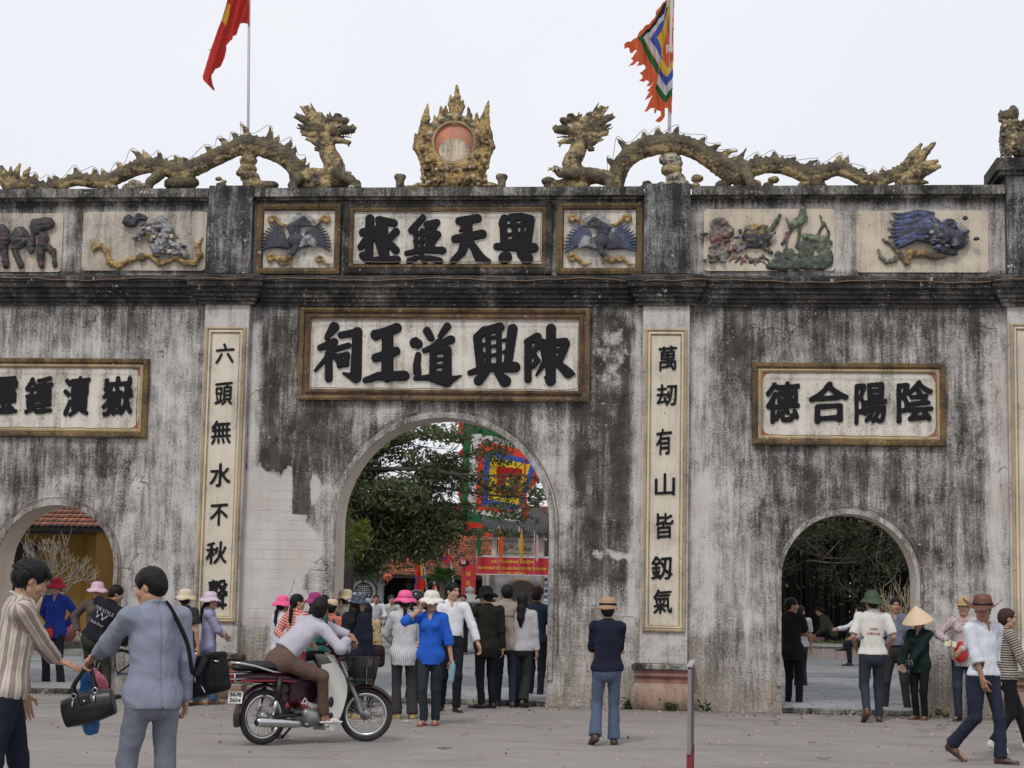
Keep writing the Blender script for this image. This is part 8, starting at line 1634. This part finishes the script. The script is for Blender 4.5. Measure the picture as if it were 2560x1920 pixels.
for i in range(4):
    for j in range(9):
        a, b = R4(bz0, 0)[i], R4(bz0, 0)[(i + 1) % 4]; c, d = R4(bz1, .035)[i], R4(bz1, .035)[(i + 1) % 4]; t = j / 9
        mb.tube([tuple(a[q] + (b[q] - a[q]) * t for q in range(3)), tuple(c[q] + (d[q] - c[q]) * t for q in range(3))], .0045, 4)
bk = part(mb, 'basket', M_blk, M=SM, fix=False); part(MB().box(bx0, bx1, -by, by, bz0 - .004, bz0 + .002), 'basket_floor', M_blk, bk, SM)
# ================================================================== bicycle behind the two men
M_bic = mat('blue_grey_frame', (.06, .10, .15), .4, .2, bump=.05, metal=.3)
wc = G(292, 1746); bc = thing('bicycle', 'old bicycle with a dark bundle on its rack beside the leaning boy', 'bicycle', tuple(wc), math.radians(186))
for x in (0, -1.02):
    n = 40; R = .31; w = MB().tube([(x + R * math.cos(2 * PI * i / n), 0, .33 + R * math.sin(2 * PI * i / n)) for i in range(n)], .019, 8, closed=True).build('wheel', M_tyre, bc, fix=False)
    MB().tube([(x + .285 * math.cos(2 * PI * i / n), 0, .33 + .285 * math.sin(2 * PI * i / n)) for i in range(n)], .012, 6, closed=True).build('rim', M_chr, w, fix=False); mb = MB().tube([(x, -.04, .33), (x, .04, .33)], .022, 8)
    for i in range(28): a = 2 * PI * i / 28; mb.tube([(x, .02 * (-1) ** i, .33), (x + .28 * math.cos(a), 0, .33 + .28 * math.sin(a))], .0018, 3)
    stuff(mb.build('spokes', M_chr, w, fix=False))
mb = MB()
for P_ in ([(0, .05, .33), (-.40, .02, .33), (-.62, 0, .80), (-.0, .05, .33)], [(-.40, 0, .33), (-.90, 0, .78), (-1.02, 0, .33)], [(-.60, 0, .74), (-.90, 0, .80)], [(-.90, 0, .78), (-.86, 0, .98)], [(-.62, 0, .80), (-.64, 0, .90)]): mb.tube(P_, .015, 7)
mb.build('frame', M_bic, bc); MB().tube([(-.76, -.28, 1.02), (-.86, -.1, .99), (-.86, .1, .99), (-.76, .28, 1.02)], .011, 7).build('handlebar', M_chr, bc); v = Vol(.012); v.ell((-.62, 0, .92), (.13, .08, .03)); link('saddle', v.mesh('saddle'), M_seatm, bc)
mb = MB(); mb.tube([(-.5, -.06, .70), (.12, -.06, .70), (.12, .06, .70), (-.5, .06, .70)], .008, 6); mb.tube([(.08, .05, .70), (0, .05, .33)], .008, 6); mb.build('rack', M_bic, bc)
v = Vol(.014); v.box((-.12, 0, .84), (.27, .17, .12), rd=.07, col=0); v.cap((-.3, -.15, .8), (.05, -.15, .8), .08, k=.04); bn_ = link('saddlebag', v.mesh('saddlebag', fold=lambda V: .012 * wav(V, 22, 3)), C((.018, .020, .014)), None, tuple(wc), (0, 0, math.radians(186))); tag(bn_, 'dark olive cloth bundle on the bicycle rack', 'bundle')
# ================================================================== bags and things in hands
h0 = W(214, 1660, YA)
hb_ = thing('handbag', 'black leather barrel handbag hanging from the hand of the man in the suit', 'handbag', tuple(W(222, 1766, YA)), math.radians(6), scale=1.13); hb_.rotation_euler = (0, math.radians(-16), math.radians(6)); ml = mat('black_leather', (.012, .012, .015), .42, .2, 10, .15)
v = Vol(.006); v.chain([np.array(q) for q in [(-.135, 0, -.005), (0, 0, 0), (.135, 0, -.005)]], [.078, .084, .074], k=.02, flat=((0, 1, 0), .75)); v.ell((0, 0, -.06), (.13, .05, .03), k=.03)
for s in (-1, 1): v.cut((s * .145, 0, 0), (s, 0, 0))
link('bag_body', v.mesh('bag_body', fold=lambda V: .002 * wav(V, 40, 3)), ml, hb_); v = Vol(.005); v.box((0, -.066, .045), (.035, .006, .03), rd=.01); link('flap', v.mesh('flap'), ml, hb_); MB().sphere((0, -.075, .035), .008, 8, 6).build('clasp', M_chr, hb_)
Mh = (Matrix.Translation(hb_.location) @ hb_.rotation_euler.to_matrix().to_4x4() @ Matrix.Scale(1.13, 4)).inverted(); hp0 = Mh @ (h0 + Vector((0, 0, .01)))
for s in (-1, 1):
    MB().tube([tuple(q) for q in spline([(-.062, s * .03, .07), (-.058, s * .02, .13), (hp0.x - .022, s * .008, hp0.z - .04), (hp0.x, s * .006, hp0.z), (hp0.x + .022, s * .008, hp0.z - .04), (.058, s * .02, .13), (.062, s * .03, .07)], 26)], .0075, 6, flat=(1, 1.5)).build('strap', ml, hb_, fix=False)
for x in (-.062, .062): MB().tube([(x + .014 * math.cos(a), -.032, .078 + .014 * math.sin(a)) for a in np.linspace(0, 2 * PI, 13)[:-1]], .004, 5, closed=True).build('ring', M_chr, hb_, fix=False); MB().tube([(x, -.055, .06), (x - .012, -.075, .02)], [.004, .009], 6).build('zip_pull', M_chr, hb_)
def plastic(nm, c):
    t = NT(nm); v = t.obj(); m_ = t.done(c, .35, t.bump(t.noise(v, 30, 4, .6), .6, .01), 0, .4); tr = t.n("BsdfTranslucent"); t.set(tr.inputs[0], tuple(c)); tp = t.n("BsdfTransparent"); ms = t.n("MixShader"); ms.inputs[0].default_value = .45
    m2 = t.n("MixShader"); m2.inputs[0].default_value = .18; t.t.links.new(t.b.outputs[0], ms.inputs[1]); t.t.links.new(tr.outputs[0], ms.inputs[2]); t.t.links.new(ms.outputs[0], m2.inputs[1]); t.t.links.new(tp.outputs[0], m2.inputs[2]); t.t.links.new(m2.outputs[0], t.out.inputs[0]); return m_
def limpbag(lab, mt, top, pts, rs, Y): 
    v = Vol(.006); P_ = [W(x, y, Y) for x, y in pts]; v.chain([np.array(q) for q in P_], [r * SCALE(Y) for r in rs], k=.02, flat=((0, 1, 0), .55)); o = link('plastic_bag', v.mesh('plastic_bag', fold=lambda V: .006 * wav(V * np.array((1.6, 1, .7)), 60, 3), target=9000), mt); return tag(o, lab, 'bag')
limpbag('blue plastic bag hanging behind the black handbag', plastic('blue_plastic', (.02, .16, .42)), None, [(212, 1662), (214, 1700), (216, 1745), (222, 1790), (228, 1815)], [5, 13, 20, 25, 24], YA + .07)
limpbag('crumpled pink plastic bag behind the blue one', plastic('pink_plastic', (.62, .20, .30)), None, [(220, 1668), (226, 1690), (244, 1712), (238, 1738)], [6, 22, 26, 20], YA + .14)
sb = thing('shoulder_bag', 'black canvas shoulder bag with silver zips on the hip of the man in the suit', 'bag', tuple(W(512, 1690, YA + .1)), scale=1.24); sb.rotation_euler = (0, math.radians(-14), math.radians(-18)); mcv = C((.010, .010, .012))
v = Vol(.007); v.box((0, 0, 0), (.125, .06, .095), rd=.03, k=.02); v.box((-.01, -.065, -.02), (.085, .022, .06), rd=.02, k=.015); link('bag_body', v.mesh('bag_body', fold=lambda V: .004 * wav(V, 25, 6), target=9000), mcv, sb); v = Vol(.006); v.box((0, -.0, .085), (.125, .062, .02), rd=.018); link('flap', v.mesh('flap'), mcv, sb)
for p_, q_ in (((-.05, -.092, .02), (-.075, -.092, -.01)), ((-.0, -.092, -.0), (-.0, -.094, -.03)), ((.03, -.092, -.05), (.045, -.092, -.09)), ((.10, -.06, .06), (.13, -.055, .05)), ((-.02, -.07, .07), (-.045, -.075, .055))): MB().tube([p_, q_], .005, 5).build('zip_pull', M_chr, sb)
so, sj = X['suit']; Ms = (Matrix.Translation(sb.location) @ sb.rotation_euler.to_matrix().to_4x4() @ Matrix.Scale(1.24, 4)).inverted(); nkw = sj['M'] @ Vector(sj['nk'] - sj['sd'] * 0); 
A_ = Ms @ (sj['M'] @ Vector(sj['nk'] + sj['sd'] * .07 - sj['fw'] * .055 + np.array((0, 0, .0)))); B_ = Ms @ (sj['M'] @ Vector(sj['ch'] + sj['sd'] * .15 - sj['fw'] * .155 - sj['S'] * .16)); Cc = Ms @ (sj['M'] @ Vector(sj['P0'] + sj['sd'] * .20 - sj['fw'] * .17 + sj['S'] * .10)); D_ = Ms @ (sj['M'] @ Vector(sj['nk'] + sj['sd'] * .085 + sj['fw'] * .05 - sj['S'] * .01))
MB().tube([tuple(q) for q in spline([D_, A_, B_, Cc, (.06, -.03, .10)], 26)], .008, 6, flat=(2.2, .7)).build('strap', mcv, sb, fix=False)
def small(nm, lab, cat, mt, build, loc=None, rot=None): o = build.build(nm, mt, None, loc, rot); return tag(o, lab, cat)
def hand(j, s, off=.07): sh, el, wr = j['A'][s]; d = wr - el; d /= np.linalg.norm(d); return j['M'] @ Vector(wr + d * off)
q = hand(X['blue'][1], 'L', .11); mb = MB(); mb.lathe([(.001, -.22), (.030, -.22), (.033, -.20), (.031, -.12), (.033, -.08), (.031, -.03), (.013, .0), (.013, .02), (.001, .02)], 16)
small('water_bottle', 'clear blue water bottle held low by the woman on the phone', 'bottle', plastic('bottle_blue', (.35, .55, .66)), mb, tuple(q + Vector((.01, -.02, .05))), (0, .1, 0))
q = X['blue'][1]['M'] @ Vector(X['blue'][1]['hp'](.095, .03, -.03)); small('mobile_phone', 'white mobile phone at the ear of the woman in blue', 'phone', mat('white_plastic', (.6, .6, .62), .3, bump=0), MB().box(-.008, .008, -.022, .022, -.055, .055, bev=.004), tuple(q), (.3, .5, .2))
q = X['red'][1]['M'] @ Vector((.06, .18, .86)); rbg = small('purse', 'small bright red purse on the hip of the woman in the red hat', 'purse', mat('red_leather', (.50, .015, .015), .4, .1, bump=.1), MB().box(-.10, .10, -.03, .03, -.065, .065, bev=.015), tuple(q), (0, -.1, 0)); MB().tube([(-.1, 0, .06), (-.08, 0, .09), (.08, 0, .09), (.1, 0, .06)], .008, 6).build('handle', M_redp, rbg)
q = X['ticket'][1]['M'] @ Vector((.03, .20, .97)); v = Vol(.01); v.ell((0, 0, -.02), (.09, .05, .11), k=.02); v.cap((0, 0, .05), (0, 0, .10), .04, k=.03); o = link('purse', v.mesh('purse', target=2000), mat('red_nylon', (.45, .012, .02), .6, .1, bump=.1), None, tuple(q)); tag(o, 'rounded red bag carried by the woman in the red scarf', 'bag')
q = hand(X['ticket'][1], 'R', .12); small('paper_slips', 'folded yellowish paper slips in the hand of the woman in the tan cap', 'paper', mat('ticket_paper', (.62, .60, .45), .8, bump=0), MB().box(-.05, .05, -.008, .008, -.03, .04).box(-.10, -.04, -.006, .006, -.04, .02), tuple(q), (0, .2, 0))
q = hand(X['blackj'][1], 'L', .10); small('leaflet', 'pale folded leaflet held by the man in the black jacket', 'paper', mat('leaflet_paper', (.55, .54, .5), .8, bump=0), MB().box(-.004, .004, -.02, .02, -.09, .09), tuple(q), (0, -.6, 0))
q = hand(X['cone'][1], 'L', .09); small('dark_bottle', 'dark round bottle held by the woman in the conical hat', 'bottle', mat('dark_glass', (.01, .01, .012), .15, bump=0), MB().lathe([(.001, -.06), (.04, -.055), (.045, 0), (.035, .05), (.02, .07), (.001, .075)], 14), tuple(q)); q = hand(X['cone'][1], 'R', .08); small('cards', 'bundle of pink edged cards in the hand of the woman in the conical hat', 'cards', mat('card_pink', (.5, .3, .3), .7, bump=0), MB().box(-.05, .05, -.03, .03, -.03, .03), tuple(q), (.2, .2, .4))
q = W(930, 1640, X['camo'][0].location.y + .05); v = Vol(.01); v.box((0, 0, 0), (.15, .08, .13), rd=.05); v.box((0, -.06, .05), (.14, .05, .06), rd=.04, k=.02); o = link('shoulder_bag', v.mesh('shoulder_bag', fold=lambda V: .005 * wav(V, 20, 4), target=4000), C((.022, .014, .016)), None, tuple(q)); tag(o, 'dark brown shoulder bag at the side of the woman in the camouflage hat', 'bag'); nkc = X['camo'][1]['M'] @ Vector(X['camo'][1]['nk'] + X['camo'][1]['sd'] * .08) - q; MB().tube([tuple(nkc), (-.02, .05, .35), (0, 0, .1)], .012, 6).build('strap', mcv, o)
q = hand(X['white'][1], 'R', .12); small('mobile_phone', 'dark mobile phone in the lowered hand of the man in white', 'phone', M_blk, MB().box(-.02, .02, -.006, .006, -.05, .05), tuple(q), (.3, .9, .2))
# lettering printed on clothes
M_wp = mat('white_print', (.6, .6, .62), .8, bump=0); M_rp = mat('red_print', (.55, .06, .07), .8, bump=0); M_dp = mat('dark_print', (.12, .10, .09), .8, bump=0)
def printed(key, txt, w, x, z, mt, sz=.05, back=True, out=.18, tilt=0, arc=0):
    o, j = X[key]; me = text_mesh(txt, sz, w, .001, bold=.001); s = -1 if back else 1; sd, fw, S = Vector(j['sd']), Vector(j['fw']), Vector(j['S']); pass
    Mb = Matrix([[*(sd * (1 if back else -1))], [*(fw * (1 if back else -1))], [*S]]).transposed().to_4x4(); c = Vector(j['P0']) + S * z + sd * x + fw * s * out; ob = link('lettering', me, mt, o); ob.matrix_local = Matrix.Translation(c) @ Mb @ Matrix.Rotation(tilt, 4, 'Y')
    bm = ob.modifiers.new('wrap', 'SHRINKWRAP'); bm.target = [q for q in o.children if q.name.startswith(('shirt', 'jacket'))][0]; bm.wrap_method = 'PROJECT'; bm.use_project_x = bm.use_project_z = False; bm.use_project_y = True; bm.use_negative_direction = bm.use_positive_direction = True; bm.offset = .004; bm.wrap_mode = 'ABOVE_SURFACE'
printed('green', 'NHÂN', .10, -.0, .30, M_rp, .035); printed('green', '(Việt Hoà)', .17, .0, .235, M_rp, .05); printed('beigej', 'THƯ PHÁP', .15, .03, .33, M_dp, .03)
printed('boy', 'THE STYLE', .30, .0, .36, M_wp, .07); printed('boy', 'W', .20, .0, .25, M_wp, .14); printed('boy', 'Rock River', .20, .0, .17, M_wp, .05)
printed('slate', 'TRƯỜNG', .08, -.08, .30, M_wp, .02, back=False)
# ================================================================== board edge and litter
Yp = -11.2; p = W(1722, 1905, Yp); st = thing('notice_board', 'grey and maroon notice board on two posts seen edge on', 'sign', (p.x, p.y, 0), math.radians(88.6)); zt = W(1722, 1668, Yp).z; zb_ = W(1715, 1886, Yp).z
MB().box(0, .95, -.012, .012, zb_, zt, bev=.003).build('board', mat('maroon_board', (.085, .010, .018), .45, .1, bump=.05), st); MB().box(-.006, .0, -.014, .0115, zb_ + .0, zt - .015).build('metal_edge', M_alu, st)
MB().box(-.01, .97, -.02, .02, zt, zt + .015).build('top_rail', mat('grey_rail', (.35, .34, .34), .5), st)
for x in (.03, .90): MB().box(x - .02, x + .02, -.016, .016, 0, zb_).build('post', mat('maroon_post', (.17, .02, .03), .4), st)
ML = mat('dry_leaf', (.22, .09, .035), .8, .3, bump=.2); MW = mat('litter_white', (.55, .53, .50), .8, bump=0); MO = mat('orange_peel', (.55, .20, .07), .6, bump=.2)
for i, (x, y, k_, s_, lab) in enumerate([(1110, 1873, 0, .16, 'curled brown leaf below the woman on the phone'), (1410, 1861, 2, .035, 'scrap of orange peel left of the walking woman'), (1422, 1866, 2, .03, 'small orange peel left of the walking woman'), (1160, 1838, 0, .10, 'thin brown stalk by the feet of the woman on the phone'), (2210, 1795, 0, .12, 'brown leaf at the threshold of the right arch'), (2115, 1786, 2, .08, 'orange peel at the threshold of the right arch'), (2290, 1813, 0, .12, 'dry leaf in front of the conical hat woman'), (2358, 1789, 2, .08, 'orange scrap at the wall foot near the right arch'), (1682, 1778, 1, .04, 'white cup by the right plinth'),
                                         (1018, 1806, 1, .12, 'crumpled clear wrapper by the pink hat woman'), (1900, 1781, 1, .10, 'white paper scraps at the left foot of the right arch'), (1925, 1832, 1, .06, 'pale scrap on the ground before the right arch'), (2030, 1858, 0, .10, 'brown leaf on the bare ground at the lower right'), (832, 1838, 2, .05, 'orange peel under the motorbike'), (2365, 1878, 1, .10, 'torn white paper by the cowboy hat man'), (840, 1888, 0, .06, 'small brown leaf in front of the motorbike'), (1200, 1895, 0, .05, 'tiny dark leaf on the ground in the foreground'), (1650, 1850, 1, .03, 'tiny white scrap right of the walking woman'), (705, 1862, 0, .05, 'small dark leaf behind the rear wheel'), (2060, 1898, 0, .13, 'long dry leaf at the bottom right'), (480, 1905, 1, .05, 'pale scrap near the man in the suit')]):
    n = 7; V = []; F = []; rr = np.random.RandomState(i + 40)
    for a in range(n):
        for b in range(3): u = a / (n - 1) - .5; w_ = (b - 1) * .3 * math.cos(u * 2.6) * (1 if k_ != 0 else .6); V.append((u * s_, w_ * s_, .006 + .10 * s_ * (1.6 * u * u + .8 * abs(b - 1) * rr.rand()) + .02 * s_ * rr.rand()))
    F = [(a * 3 + b, a * 3 + 3 + b, a * 3 + 4 + b, a * 3 + 1 + b) for a in range(n - 1) for b in range(2)]
    p = G(x, y); o = link(('dry_leaf', 'paper_scrap', 'orange_peel')[k_], mesh_py('litter', V, F, True), (ML, MW, MO)[k_], None, tuple(p), (0, 0, rr.rand() * 1.2 - .6)); tag(o, lab, ('leaf', 'scrap', 'peel')[k_])
